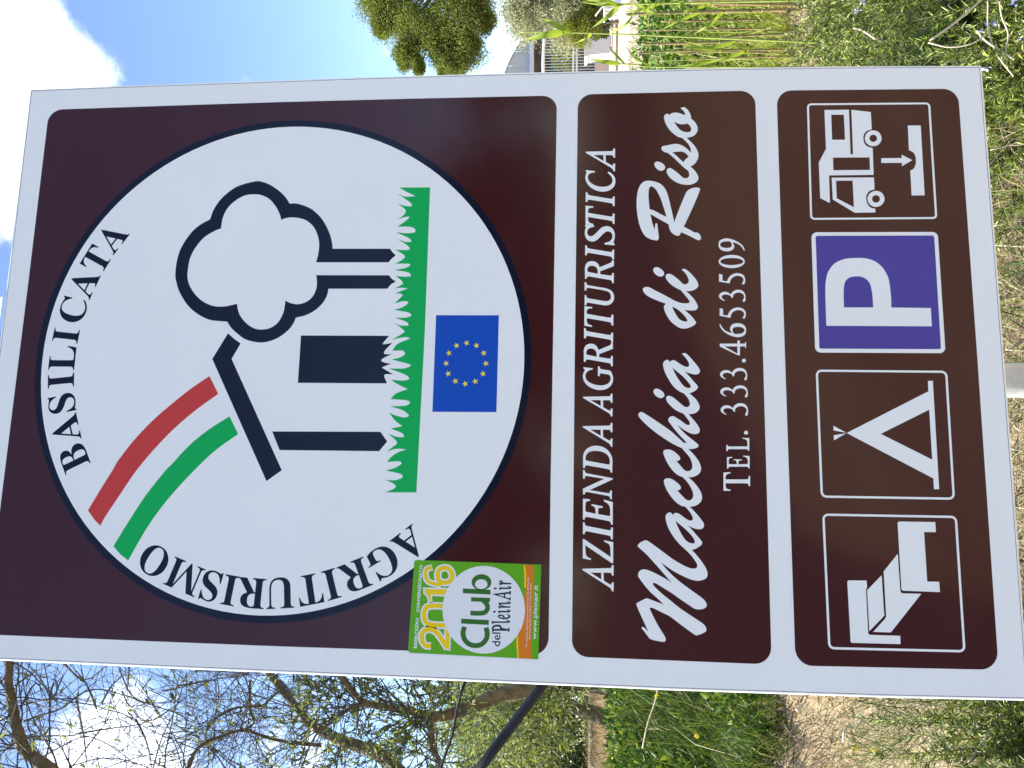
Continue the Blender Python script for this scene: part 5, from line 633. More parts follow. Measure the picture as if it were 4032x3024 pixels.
line_text('lettering', 'ESERCIZIO', (-409.8, 24.0), (-368.7, 22.5), 4.4, 0.80, M_STK_WHITE, stk, 0.03)
line_text('lettering', 'CONVENZIONATO', (-361.3, 22.3), (-296.4, 20.2), 4.4, 0.80, M_STK_WHITE, stk, 0.03)
line_text('lettering', 'del', (-403.1, -92.7), (-384.5, -92.6), 12.0, 1.12, M_STK_INK, stk, 0.01)
line_text('lettering', 'www.pleinair.it', (-392.1, -142.4), (-319.1, -143.6), 6.2, 0.80, M_STK_WHITE, stk, 0.01)
line_text('lettering', 'Per usufruire delle facilitazioni gli iscritti al Club del PleinAir', (-402.6, -130.3), (-308.7, -131.0), 2.6, 0.90, M_STK_WHITE, stk)
line_text('lettering', 'devono presentare la tessera in corso di validit\u00e0', (-392.4, -133.9), (-317.2, -134.8), 2.6, 0.90, M_STK_WHITE, stk)

# ------------------------------------------------------------------ ground
def sstep(a, b, x):
    t = np.clip((np.asarray(x, dtype=float) - a) / (b - a), 0, 1)
    return t * t * (3 - 2 * t)

_LAT = RNG.random((64, 64))
def vnoise(x, y):
    x = np.asarray(x, dtype=float); y = np.asarray(y, dtype=float)
    xi = np.floor(x).astype(int); yi = np.floor(y).astype(int); fx = x - xi; fy = y - yi
    fx = fx * fx * (3 - 2 * fx); fy = fy * fy * (3 - 2 * fy)
    g = lambda a, b: _LAT[a % 64, b % 64]
    return (g(xi, yi) * (1 - fx) * (1 - fy) + g(xi + 1, yi) * fx * (1 - fy) + g(xi, yi + 1) * (1 - fx) * fy + g(xi + 1, yi + 1) * fx * fy) - 0.5

def height(x, y):
    """flat verge, with an earth bank rising on the left behind the sign"""
    x = np.asarray(x, dtype=float); y = np.asarray(y, dtype=float)
    w = 1 - sstep(-0.5, 1.6, x + 0.25 * vnoise(y * 0.8, 3.1))
    yy = y + 0.35 * vnoise(x * 1.3, 7.7)
    prof = 0.34 * sstep(3.5, 3.95, yy) + 0.68 * sstep(3.9, 6.5, yy) + 0.2 * sstep(7, 14, yy)
    z = w * prof * (1 - 0.8 * sstep(30, 80, y))
    near = np.exp(-((x / 14) ** 2 + ((y - 2) / 14) ** 2)) * sstep(-1.2, 0.2, y)
    z = z + near * (0.05 * vnoise(x * 1.1, y * 1.1) + 0.025 * vnoise(x * 4.3 + 9, y * 4.3) + 0.012 * vnoise(x * 13, y * 13 + 5) + 0.09 * vnoise(x * 5.3, y * 7.1 + 2) * w * np.exp(-((yy - 3.8) / 0.35) ** 2))
    return z

def hz(x, y): return float(height(x, y))

def sinh_axis(a, b, n, k, c=0.0):
    s = np.linspace(-1, 1, n)
    v = np.sinh(k * s) / np.sinh(k)
    return np.where(v < 0, c + v * (c - a), c + v * (b - c))

xs = sinh_axis(-300, 300, 250, 6.4, 0.3); ys = sinh_axis(-300, 420, 290, 6.4, 3.2)
GX, GY = np.meshgrid(xs, ys)
GZ = height(GX, GY)
nx_, ny_ = len(xs), len(ys)
idx = np.arange(nx_ * ny_).reshape(ny_, nx_)
FQ = np.stack([idx[:-1, :-1], idx[:-1, 1:], idx[1:, 1:], idx[1:, :-1]], -1).reshape(-1, 4)
def soil_mat():
    mt, t, p = new_mat('sandy_soil')
    p.inputs['Roughness'].default_value = 0.95; p.inputs['Specular IOR Level'].default_value = 0.1
    co = t.nodes.new('ShaderNodeTexCoord')
    def nz(s, d, r=0.6):
        n = t.nodes.new('ShaderNodeTexNoise'); n.inputs['Scale'].default_value = s; n.inputs['Detail'].default_value = d; n.inputs['Roughness'].default_value = r
        t.links.new(co.outputs['Object'], n.inputs['Vector']); return n
    a = nz(1.1, 6); b = nz(26, 8, 0.7)
    r1 = t.nodes.new('ShaderNodeValToRGB'); e = r1.color_ramp.elements
    e[0].position = 0.38; e[0].color = (0.24, 0.165, 0.095, 1); e[1].position = 0.56; e[1].color = (0.50, 0.40, 0.255, 1)
    mx = t.nodes.new('ShaderNodeMath'); mx.operation = 'MULTIPLY_ADD'; mx.inputs[1].default_value = 0.5
    h = t.nodes.new('ShaderNodeMath'); h.operation = 'MULTIPLY'; h.inputs[1].default_value = 0.55
    t.links.new(a.outputs['Fac'], h.inputs[0]); t.links.new(b.outputs['Fac'], mx.inputs[0]); t.links.new(h.outputs[0], mx.inputs[2])
    t.links.new(mx.outputs[0], r1.inputs['Fac'])
    ds = t.nodes.new('ShaderNodeVectorMath'); ds.operation = 'DISTANCE'; ds.inputs[1].default_value = (0, 2, 0)
    t.links.new(co.outputs['Object'], ds.inputs[0])
    fr = t.nodes.new('ShaderNodeMapRange'); fr.interpolation_type = 'SMOOTHSTEP'; fr.inputs['From Min'].default_value = 8; fr.inputs['From Max'].default_value = 19
    t.links.new(ds.outputs['Value'], fr.inputs['Value'])
    fc = t.nodes.new('ShaderNodeMixRGB'); fc.inputs['Color1'].default_value = (0.10, 0.13, 0.035, 1); fc.inputs['Color2'].default_value = (0.26, 0.22, 0.10, 1)
    t.links.new(a.outputs['Fac'], fc.inputs['Fac'])
    fm = t.nodes.new('ShaderNodeMixRGB'); t.links.new(fr.outputs['Result'], fm.inputs['Fac'])
    t.links.new(r1.outputs['Color'], fm.inputs['Color1']); t.links.new(fc.outputs['Color'], fm.inputs['Color2'])
    t.links.new(fm.outputs['Color'], p.inputs['Base Color'])
    c = nz(70, 9, 0.75)
    bp = t.nodes.new('ShaderNodeBump'); bp.inputs['Strength'].default_value = 0.9; bp.inputs['Distance'].default_value = 0.03
    ad = t.nodes.new('ShaderNodeMath'); ad.operation = 'ADD'
    t.links.new(b.outputs['Fac'], ad.inputs[0]); t.links.new(c.outputs['Fac'], ad.inputs[1])
    t.links.new(ad.outputs[0], bp.inputs['Height']); t.links.new(bp.outputs['Normal'], p.inputs['Normal'])
    return mt
M_SOIL = soil_mat()
tag(mesh_np('ground', np.stack([GX.ravel(), GY.ravel(), GZ.ravel()], 1), FQ, M_SOIL, smooth=True), kind='structure')

def ground_pt(py, d):
    p = at(2272, py, d); p.z = hz(p.x, p.y); return p

# asphalt road in front of the sign, behind the camera; trees line its far side
M_ASPH = plain('asphalt', (0.055, 0.055, 0.057), rough=0.85, var=0.25, scale=3, bump=0.3, bscale=90)
rp_ = [(-0.62, -1.25), (-0.56, -1.9), (-0.37, -4.3), (1.5, -8), (7, -15), (30, -24), (60, -30), (60, -42), (-60, -42), (-60, -14), (-8, -1.0)]
tag(Geo().poly([(x, y, 0.006) for x, y in rp_]).build('road', M_ASPH), kind='structure')

# far side on the right: pale concrete yard with a kerb
M_CONC = plain('pink_concrete', (0.36, 0.275, 0.215), rough=0.9, var=0.18, scale=0.9, bump=0.15, bscale=14)
M_KERB = plain('old_kerb', (0.50, 0.42, 0.30), rough=0.95, var=0.3, scale=2.5, bump=0.4, bscale=8, col2=(0.30, 0.28, 0.14))
yard = Geo()
c = [at(2272, py, d) for py, d in ((900, 19), (-900, 17), (-1500, 60), (900, 60))]
yard.poly([(p.x, p.y, 0.03) for p in c])
tag(yard.build('yard', M_CONC), kind='structure')
k0, k1 = ground_pt(420, 30.5), ground_pt(-500, 31.5)
kd = (k1 - k0).normalized(); kn = Vector((-kd.y, kd.x, 0))
kb = Geo()
for i in range(14):
    a = k0 + kd * ((k1 - k0).length * (i + 0.5) / 14)
    kb.box((a.x, a.y, 0.05 + 0.010 * (i % 3)), ((k1 - k0).length / 28 - 0.01, 0.30, 0.06), (kd, kn, Vector((0, 0, 1))))
tag(kb.build('kerb', M_KERB), kind='structure')

# ------------------------------------------------------------------ plant builders
def nrm(a): return a / np.maximum(np.linalg.norm(a, axis=1, keepdims=True), 1e-9)

def leaf_arrays(P, D, L, W, fold=0.25, up=None):
    """one folded four-point leaf per row: P base, D direction, L length, W width"""
    n = len(P); D = nrm(D)
    r = RNG.normal(size=(n, 3)) if up is None else up + 0.35 * RNG.normal(size=(n, 3))
    S_ = nrm(np.cross(D, r)); N_ = np.cross(S_, D)
    L = np.broadcast_to(L, (n,))[:, None]; W = np.broadcast_to(W, (n,))[:, None]
    mid = P + D * L * 0.45
    V = np.stack([P, mid + S_ * W * 0.5 + N_ * W * fold, P + D * L - N_ * L * 0.06, mid - S_ * W * 0.5 + N_ * W * fold], 1).reshape(-1, 3)
    b = np.arange(n)[:, None] * 4
    F = np.concatenate([b + np.array([[0, 1, 2]]), b + np.array([[0, 2, 3]])], 1).reshape(-1, 3)
    return V, F

def blade_arrays(P, H, W, lean, bend=0.35):
    """one bent grass blade of five points per row; lean is an (n,2) tilt"""
    n = len(P); H = np.broadcast_to(H, (n,)); W = np.broadcast_to(W, (n,))
    a = RNG.random(n) * 2 * np.pi
    S_ = np.stack([np.cos(a), np.sin(a), np.zeros(n)], 1) * W[:, None] * 0.5
    up = nrm(np.concatenate([lean, np.ones((n, 1))], 1))
    mid = P + up * H[:, None] * 0.55
    up2 = nrm(np.concatenate([lean * (1 + bend * 4), np.ones((n, 1)) * (1 - bend * 0.9)], 1))
    tip = mid + up2 * H[:, None] * 0.5
    V = np.stack([P - S_, P + S_, mid - S_ * 0.8, mid + S_ * 0.8, tip], 1).reshape(-1, 3)
    b = np.arange(n)[:, None] * 5
    F = np.concatenate([b + np.array([[0, 1, 3]]), b + np.array([[0, 3, 2]]), b + np.array([[2, 3, 4]])], 1).reshape(-1, 3)
    return V, F

def join_arrays(*vf):
    Vs, Fs, o = [], [], 0
    for V, F in vf:
        Vs.append(V); Fs.append(F + o); o += len(V)
    return np.concatenate(Vs), np.concatenate(Fs)

def scatter(x0, x1, y0, y1, n, keep=None):
    x = RNG.uniform(x0, x1, n); y = RNG.uniform(y0, y1, n)
    if keep is not None:
        k = keep(x, y); x, y = x[k], y[k]
    return np.stack([x, y, height(x, y) - 0.01], 1)

def path_pts(pts, n=6):
    """smooth open curve through 3D points"""
    p = [Vector(q) for q in pts]; out = []
    for i in range(len(p) - 1):
        a = p[i - 1] if i else p[0] * 2 - p[1]; b, c_ = p[i], p[i + 1]
        d = p[i + 2] if i + 2 < len(p) else p[-1] * 2 - p[-2]
        for k in range(n):
            t = k / n
            out.append(0.5 * (2 * b + (c_ - a) * t + (2 * a - 5 * b + 4 * c_ - d) * t * t + (3 * b - a - 3 * c_ + d) * t ** 3))
    out.append(p[-1]); return out

M_BARK = plain('olive_bark', (0.085, 0.065, 0.04), rough=0.95, var=0.4, scale=30, bump=0.9, bscale=45, col2=(0.20, 0.165, 0.10))
M_TWIG = plain('twig_bark', (0.085, 0.07, 0.055), rough=0.9, var=0.5, scale=20)
M_OLIVE = leafy('olive_leaf', [(0.035, 0.055, 0.030), (0.08, 0.11, 0.05), (0.16, 0.19, 0.09), (0.26, 0.28, 0.19), (0.24, 0.26, 0.05), (0.11, 0.15, 0.045)], trans=0.38)
M_OLIVE_FAR = leafy('grey_olive_leaf', [(0.20, 0.21, 0.11), (0.33, 0.33, 0.20), (0.46, 0.45, 0.30), (0.24, 0.25, 0.11), (0.38, 0.38, 0.25)], trans=0.25)
M_PINE = leafy('tamarisk_leaf', [(0.075, 0.11, 0.022), (0.17, 0.20, 0.04), (0.26, 0.275, 0.055), (0.10, 0.135, 0.03), (0.23, 0.245, 0.065)], trans=0.35)
M_BUSHY = leafy('yellow_green_leaf', [(0.13, 0.15, 0.02), (0.24, 0.25, 0.025), (0.18, 0.2, 0.03), (0.07, 0.1, 0.02)], trans=0.35)
M_DARKLEAF = leafy('dark_hedge_leaf', [(0.03, 0.05, 0.02), (0.06, 0.085, 0.03), (0.09, 0.11, 0.04)], trans=0.25)
M_ROSEM = leafy('rosemary_leaf', [(0.010, 0.024, 0.006), (0.055, 0.095, 0.010), (0.16, 0.215, 0.018), (0.025, 0.048, 0.008), (0.26, 0.31, 0.04), (0.42, 0.45, 0.17)], trans=0.12, rough=0.4, spec=0.4)
M_GRASS = leafy('green_grass', [(0.012, 0.035, 0.010), (0.035, 0.085, 0.012), (0.09, 0.155, 0.02), (0.03, 0.07, 0.018), (0.19, 0.24, 0.04), (0.27, 0.25, 0.11)], trans=0.25, rough=0.45)
M_REEDLEAF = leafy('reed_leaf', [(0.20, 0.29, 0.04), (0.27, 0.34, 0.06), (0.16, 0.24, 0.035)], trans=0.4, rough=0.4)
M_WEED = leafy('weed_leaf', [(0.018, 0.05, 0.012), (0.04, 0.095, 0.014), (0.08, 0.15, 0.018), (0.17, 0.23, 0.035), (0.24, 0.28, 0.05)], trans=0.25, rough=0.45)
M_STRAW = leafy('dry_straw', [(0.13, 0.095, 0.05), (0.26, 0.21, 0.11), (0.46, 0.40, 0.27), (0.08, 0.058, 0.03), (0.17, 0.16, 0.06)], trans=0.2, rough=0.6)
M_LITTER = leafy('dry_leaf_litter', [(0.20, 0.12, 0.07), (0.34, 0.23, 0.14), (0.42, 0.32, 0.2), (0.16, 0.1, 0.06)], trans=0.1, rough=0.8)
M_REED = plain('reed_cane', (0.10, 0.115, 0.035), rough=0.5, var=0.3, scale=9, col2=(0.26, 0.17, 0.085))
M_REEDG = plain('young_reed_cane', (0.26, 0.32, 0.07), rough=0.45, var=0.2, scale=10)
M_RSTEM = plain('rosemary_stem', (0.16, 0.15, 0.07), rough=0.9, var=0.3, scale=20)
M_STICK = plain('dry_stick', (0.52, 0.44, 0.32), rough=0.8, var=0.2, scale=30)
M_PETAL = leafy('pale_violet_petal', [(0.42, 0.42, 0.72), (0.55, 0.55, 0.82), (0.34, 0.34, 0.62)], trans=0.3)
M_YPETAL = leafy('yellow_petal', [(0.8, 0.55, 0.02), (0.75, 0.65, 0.05)], trans=0.3)

# ------------------------------------------------------------------ near olive tree on the left
def tree_root(name, loc, label, group=None):
    t = empty(name, loc); return tag(t, label, 'tree', group)

ot = at(2300, 2500, 4.3); ot.z = hz(ot.x, ot.y)
olive = tree_root('olive_tree', ot, 'near olive tree with bare twigs and lichen-marked limbs left of the sign')
D0 = 3.9
limbs = [
    [(2480, 2480, 4.3, 70), (2300, 2560, 4.25, 62), (2116, 2700, 4.2, 46), (1964, 2739, 4.1, 40), (1870, 2777, 4.0, 36), (1743, 2821, 3.9, 30), (1680, 2815, 3.85, 26)],
    [(1690, 2815, 3.85, 24), (1585, 2796, 3.8, 21), (1445, 2771, 3.7, 20), (1414, 2752, 3.7, 18), (1330, 2660, 3.6, 13), (1180, 2500, 3.5, 9)],
    [(1430, 2765, 3.7, 13), (1370, 2700, 3.75, 11), (1300, 2610, 3.8, 8)],
    [(1435, 2768, 3.7, 12), (1370, 2795, 3.65, 10), (1312, 2840, 3.6, 8), (1240, 2900, 3.5, 6), (1180, 3040, 3.4, 4)],
    [(1692, 2820, 3.85, 24), (1699, 2885, 3.8, 20), (1705, 2954, 3.75, 20), (1735, 3020, 3.7, 17), (1700, 3150, 3.7, 12)],
    [(1700, 3150, 3.7, 12), (1600, 3060, 3.9, 34), (1500, 2975, 4.1, 38), (1350, 2918, 4.2, 36), (1288, 2889, 4.2, 32), (1214, 2845, 4.2, 28), (1170, 2786, 4.2, 24), (1082, 2683, 4.2, 18), (960, 2520, 4.2, 12)],
    [(1260, 2935, 4.1, 13), (1111, 2918, 3.9, 10), (1017, 2892, 3.8, 9), (964, 2873, 3.75, 9), (891, 2892, 3.7, 9), (817, 2921, 3.6, 10), (767, 2963, 3.5, 11), (725, 3060, 3.4, 11)],
    [(1126, 2700, 4.1, 8), (1064, 2751, 4.0, 7), (1040, 2775, 3.95, 7), (1000, 2783, 3.9, 7), (935, 2786, 3.8, 7), (882, 2807, 3.7, 7), (838, 2842, 3.65, 6), (812, 2883, 3.6, 5), (812, 2921, 3.6, 4)],
    [(985, 2680, 3.8, 7), (985, 2790, 3.8, 7), (1000, 2845, 3.8, 6), (964, 2873, 3.75, 5)],
    [(240, 3080, 3.2, 34), (190, 3030, 3.2, 31), (142, 2990, 3.2, 29), (95, 2950, 3.2, 27), (73, 2890, 3.2, 25), (57, 2827, 3.2, 23), (44, 2748, 3.2, 20), (33, 2685, 3.2, 18), (36, 2600, 3.2, 17), (20, 2450, 3.2, 12)],
    [(240, 3080, 3.2, 34), (420, 3160, 3.4, 36), (725, 3060, 3.6, 14), (1200, 3080, 3.9, 30), (1600, 3060, 3.95, 34)],
]
def limb3(l): return [at(a, b, d) for a, b, d, r in l], [r / F_PX * d for a, b, d, r in l]
gl = Geo(); limb_world = []
for limb_i, l in enumerate(limbs):
    p, r = limb3(l)
    pp = path_pts(p, 5); rr_ = list(np.interp(np.linspace(0, len(p) - 1, len(pp)), range(len(p)), r))
    rr_ = [q * random.uniform(0.76, 0.95) * (1.0 if limb_i == 9 else 0.84 if limb_i == 0 else 0.78) for q in rr_]
    limb_world.append((pp, rr_))
    gl.tube(pp, rr_, 9)
base_pts, base_r = limb3(limbs[0][:1])
gl.tube(path_pts([ot - Vector((0, 0, 0.1)), ot + (base_pts[0] - ot) * 0.5 + Vector((0.05, 0, 0)), base_pts[0]], 5), [0.16] * 5 + [0.13] * 5 + [base_r[0]], 10)
tag(gl.build('trunk', M_BARK, olive, True), kind='stuff')

# twigs grow off the limbs; the ones traced first are the conspicuous bare twigs against the sky
tw = Geo(); twig_ends = []
def twig(pts, r0, r1=None, n=4):
    r1 = r1 or r0 * 0.4
    pp = path_pts(pts, 3); tw.tube(pp, list(np.linspace(r0, r1, len(pp))), n, cap=False); return pp
traced = [
    [(70, 2780), (127, 2767), (190, 2754), (215, 2748), (285, 2764), (373, 2777), (411, 2792), (484, 2811), (535, 2834), (608, 2834), (660, 2800)],
    [(95, 2840), (150, 2820), (240, 2790), (330, 2725), (400, 2715), (480, 2735), (540, 2755), (640, 2790), (760, 2820)],
    [(120, 2900), (210, 2897), (290, 2895), (360, 2860), (430, 2835), (465, 2830), (510, 2850)],
    [(80, 2790), (140, 2690), (185, 2755)], [(195, 2750), (210, 2690), (230, 2615)], [(215, 2740), (250, 2660), (285, 2612)],
    [(535, 2834), (560, 2880), (585, 2950), (600, 3040)], [(608, 2834), (660, 2800), (740, 2740), (800, 2690)],
    [(300, 2890), (420, 2870), (535, 2855), (610, 2832)], [(470, 2635), (520, 2740), (610, 2780), (700, 2810), (790, 2850)],
    [(150, 2990), (260, 2930), (350, 2900), (470, 2960), (560, 3040)], [(270, 3020), (400, 2985), (520, 3000), (640, 3050)],
    [(60, 2700), (130, 2650), (200, 2620)], [(250, 2610), (330, 2680), (420, 2620)], [(380, 2790), (345, 2700), (300, 2640)],
    [(400, 2770), (440, 2700), (500, 2650), (560, 2620)], [(640, 2890), (740, 2880), (840, 2900)], [(700, 2700), (820, 2680), (960, 2650)],
    [(640, 2720), (740, 2700), (860, 2660)], [(300, 2750), (330, 2900), (345, 3040)], [(480, 2720), (510, 2780), (560, 2760)],
]
for l in traced:
    d = random.uniform(3.0, 3.5)
    pp = twig([at(a, b, d + 0.06 * math.sin(i * 1.7)) for i, (a, b) in enumerate(l)], random.uniform(0.0032, 0.0055))
    limb_world.append((pp, [0.004] * len(pp)))
def rand_unit():
    v = Vector((random.gauss(0, 1), random.gauss(0, 1), random.gauss(0, 1))); return v.normalized()
def grow(p, d, ln, r, depth):
    pts = [p]; q = p.copy(); dd = d.copy()
    seg = 5
    for i in range(seg):
        dd = (dd + rand_unit() * 0.24 + Vector((0, 0, 0.05))).normalized()
        q = q + dd * (ln / seg); pts.append(q.copy())
    pp = path_pts(pts, 2); tw.tube(pp, list(np.linspace(r, r * 0.45, len(pp))), 4, cap=False)
    twig_ends.append((pp, dd))
    if depth > 0:
        for k in range(random.randint(2, 3)):
            i = random.randint(1, seg)
            nd = (dd + rand_unit() * 0.9).normalized()
            grow(pts[i], nd, ln * random.uniform(0.45, 0.75), r * 0.62, depth - 1)
for li, (pp, rr_) in enumerate(limb_world):
    if li == 0: cnt = 10
    elif li < 11: cnt = 34 if li != 9 else 36
    else: cnt = 5
    for k in range(cnt):
        i = random.randint(0, len(pp) - 1)
        d = rand_unit(); d.y *= 0.6; d.z = abs(d.z) * (0.9 if random.random() < 0.75 else -0.9)
        d.normalize()
        ln = random.uniform(0.22, 0.65) if li < 11 else random.uniform(0.12, 0.4)
        grow(pp[i], d, ln, min(0.0036, max(0.0015, rr_[i] * 0.3)), 2 if li < 11 else 1)
tag(tw.build('twigs', M_TWIG, olive), kind='stuff')
P_, D_ = [], []
for pp, dd in twig_ends:
    top_bare = pp[0].z > 2.75
    nlf = (1 if random.random() < 0.2 else 0) if top_bare else random.choice((1, 3, 5, 7, 8, 9))
    if 2.35 < pp[0].z <= 2.75: nlf = random.choice((0, 1, 2, 3, 5))
    for k in range(nlf):
        i = random.randint(len(pp) // 3, len(pp) - 1)
        P_.append(pp[i]); D_.append((dd + rand_unit() * 0.9).normalized())
P_ = np.array(P_); D_ = np.array(D_)
V_, F_ = leaf_arrays(P_, D_, RNG.uniform(0.035, 0.065, len(P_)), RNG.uniform(0.009, 0.015, len(P_)))
tag(mesh_np('leaves', V_, F_, M_OLIVE, olive), kind='stuff')

# ------------------------------------------------------------------ other trees and shrubs
def crown_points(center, rad, n, clumps, seed, sub=0.33, flat=0.9):
    """points of a crown made of uneven clumps"""
    g = np.random.default_rng(seed)
    u = nrm(g.normal(size=(clumps, 3))); rr = g.random(clumps) ** 0.45
    c = u * rr[:, None] * np.array(rad) * flat
    s = sub * np.mean(rad) * g.uniform(0.45, 1.45, clumps)
    k = g.integers(0, clumps, n)
    d = nrm(g.normal(size=(n, 3))) * (g.random(n) ** 0.38 * (1 + 0.45 * g.random(n) ** 6))[:, None]
    return np.array(center) + c[k] + d * s[k][:, None] * np.array([1, 1, 0.85]), nrm(d + 0.3 * u[k])

def tree(name, label, base, trunk_top, trunk_r, crowns, mat, leaf, n, group=None, seed=1, sub=0.33, cat='tree', limbs_=6, bark=None):
    root = empty(name, base); tag(root, label, cat, group)
    g = Geo(); b = Vector(base); tt = Vector(trunk_top)
    mid = b + (tt - b) * 0.5 + Vector((0.06 * (tt - b).length, 0, 0))
    g.tube(path_pts([b - Vector((0, 0, 0.2)), mid, tt], 5), list(np.linspace(trunk_r, trunk_r * 0.6, 11)), 9)
    rg = random.Random(seed)
    for (c, r) in crowns:
        for k in range(limbs_):
            e = Vector(c) + Vector((rg.uniform(-.7, .7) * r[0], rg.uniform(-.7, .7) * r[1], rg.uniform(-.5, .7) * r[2]))
            g.tube(path_pts([tt - (tt - b) * 0.1 * rg.random(), (tt + e) / 2 + Vector((rg.uniform(-.1, .1), rg.uniform(-.1, .1), 0.05)), e], 4), list(np.linspace(trunk_r * 0.45, trunk_r * 0.08, 9)), 5, cap=False)
    tag(g.build('trunk', bark or M_BARK, root, True), kind='stuff')
    Ps, Ds = [], []
    for i, (c, r) in enumerate(crowns):
        p, d = crown_points(c, r, int(n / len(crowns)), leaf.get('clumps', 40), seed * 10 + i, sub)
        Ps.append(p); Ds.append(d)
    Ps = np.concatenate(Ps); Ds = nrm(np.concatenate(Ds) + RNG.normal(size=(len(Ps), 3)) * leaf.get('spread', 0.7))
    Vv, Ff = leaf_arrays(Ps, Ds, RNG.uniform(leaf['l'] * 0.6, leaf['l'] * 1.3, len(Ps)), RNG.uniform(leaf['w'] * 0.7, leaf['w'] * 1.3, len(Ps)))
    tag(mesh_np('crown', Vv, Ff, mat, root), kind='stuff')
    return root

# olives farther back on the bank
def far_olive(py, d, zc, rad, seed, label, n=9000, lean=0.3):
    b = ground_pt(py, d)
    c = b + Vector((lean, 0, zc))
    return tree('olive_tree', label, b, b + Vector((lean * 0.7, 0, zc * 0.55)), 0.11, [(c, rad)], M_OLIVE, dict(l=0.075, w=0.019, clumps=34, spread=1.0), n, 'olives farther back on the bank', seed, 0.36)
far_olive(2850, 9.5, 1.35, (1.5, 1.3, 0.85), 21, 'leafy olive tree behind the black pipe, with a dark leaning trunk', 15000, 0.35)
far_olive(2560, 11.5, 1.9, (2.0, 1.6, 1.2), 22, 'far olive tree whose pale leaves show along the left sign edge', 15000, -0.2)
far_olive(2720, 8.2, 1.0, (1.0, 0.9, 0.7), 24, 'low olive sapling at the top of the grassy bank', 12000, 0.1)
for i_, (py_, d_, z_, r_, lab_) in enumerate(((2950, 17, 1.1, (2.4, 1.2, 1.3), 'dark green bush far back on the terrace at the left frame edge'), (2700, 19, 1.2, (2.6, 1.2, 1.5), 'dark green bush far back beside the sign edge'),
                                              (2300, 21, 1.2, (3.0, 1.4, 1.6), 'dark green bush hidden behind the sign'), (3300, 19, 1.2, (3.0, 1.4, 1.6), 'dark green bush just outside the left frame edge'))):
    b_ = ground_pt(py_, d_)
    tree('bush', lab_, b_, b_ + Vector((0, 0, 0.5)), 0.07, [(b_ + Vector((0, 0, z_)), r_)], M_DARKLEAF, dict(l=0.14, w=0.05, clumps=34, spread=1.0), 11000, 'bushes closing the terrace', 60 + i_, 0.42, 'bush', 3)
far_olive(3080, 13.0, 1.6, (1.8, 1.6, 1.0), 23, 'far olive tree at the left edge beyond the dry grass', 13000, 0.1)

# trees across the road, behind the camera: the film mirrors them
for i_, (x_, y_, h_) in enumerate(((-34, -40, 9), (-22, -46, 11), (-11, -44, 10), (-2, -47, 12), (8, -44, 10.5), (18, -47, 12), (29, -43, 10), (42, -46, 11))):
    tree('roadside_tree', 'broad dark green tree in the row across the road', (x_, y_, 0), (x_, y_, h_ * 0.45), 0.3, [((x_, y_, h_ * 0.55), (6.6, 4, h_ * 0.46))], M_DARKLEAF,
         dict(l=0.7, w=0.4, clumps=30, spread=1.0), 4200, 'trees across the road', 80 + i_, 0.42, 'tree', 3)
# round tree on the right: its trunk stands outside the frame
tb = at(2390, -260, 37.0); tb.z = 0
cr_px = [((1540, 40, 37.0), (1.25, 1.5, 1.25)), ((1700, -120, 37.0), (2.2, 2.2, 2.5)), ((1640, 120, 36.6), (1.25, 1.2, 1.3)), ((1790, 60, 36.4), (1.5, 1.5, 1.35)), ((1840, 170, 36.6), (1.0, 0.9, 1.0)),
         ((1600, 215, 36.8), (0.6, 0.7, 0.55)), ((1480, -20, 37.2), (1.0, 1.0, 0.75)), ((1890, 60, 36.6), (0.8, 0.9, 0.7)), ((1770, 255, 36.6), (0.55, 0.6, 0.85)), ((1650, 262, 36.6), (0.38, 0.3, 0.16)), ((1500, 105, 36.9), (0.55, 0.5, 0.4)), ((1715, 160, 36.4), (0.9, 0.9, 0.9))]
tree('round_tree', 'tall yellow-green feathery tree standing against the sky right of the sign', tb, at(1800, -180, 37.0), 0.26,
     [(at(*c), r) for c, r in cr_px], M_PINE, dict(l=0.14, w=0.034, clumps=30, spread=0.9), 170000, seed=31, sub=0.5, limbs_=2)
# grey olive shrub in front of the railing, and lower bushes
sb = ground_pt(10, 31.0)
tree('clipped_olive', 'big grey-green clipped olive shrub at the yard edge', sb, at(2230, 10, 31.0), 0.14,
     [(at(2100, 40, 31.0), (1.35, 1.3, 1.3)), (at(2230, 70, 30.8), (1.15, 1.1, 1.0)), (at(2150, -120, 31.0), (1.6, 1.3, 1.6))], M_OLIVE_FAR, dict(l=0.10, w=0.030, clumps=48, spread=1.2), 70000, seed=41, sub=0.44, cat='shrub', limbs_=2)
yb = ground_pt(95, 29.5)
tree('bush', 'yellow-green bush at the foot of the grey shrub', yb, yb + Vector((0, 0, 0.5)), 0.06,
     [(at(2275, 112, 29.5), (0.62, 0.6, 0.55)), (at(2330, 60, 29.6), (0.7, 0.6, 0.45))], M_BUSHY, dict(l=0.09, w=0.035, clumps=26, spread=1.0), 12000, seed=42, sub=0.4, cat='bush')
db = ground_pt(30, 29.9)
tree('bush', 'dark green bush under the grey shrub', db, db + Vector((0, 0, 0.5)), 0.06,
     [(at(2350, 30, 30.0), (1.1, 0.6, 0.6)), (at(2362, 110, 30.6), (0.45, 0.4, 0.36))], M_DARKLEAF, dict(l=0.09, w=0.035, clumps=26, spread=1.0), 12000, seed=43, sub=0.4, cat='bush')
hb = ground_pt(260, 43.0)
tree('hedge', 'ragged green hedge growing behind the white railing', hb, hb + Vector((0, 0, 0.9)), 0.08,
     [(at(2245, 270, 43.0), (1.9, 0.7, 1.0)), (at(2215, 190, 43.2), (1.2, 0.7, 0.8))], M_BUSHY, dict(l=0.12, w=0.04, clumps=30, spread=1.0), 9000, seed=44, sub=0.36, cat='hedge')

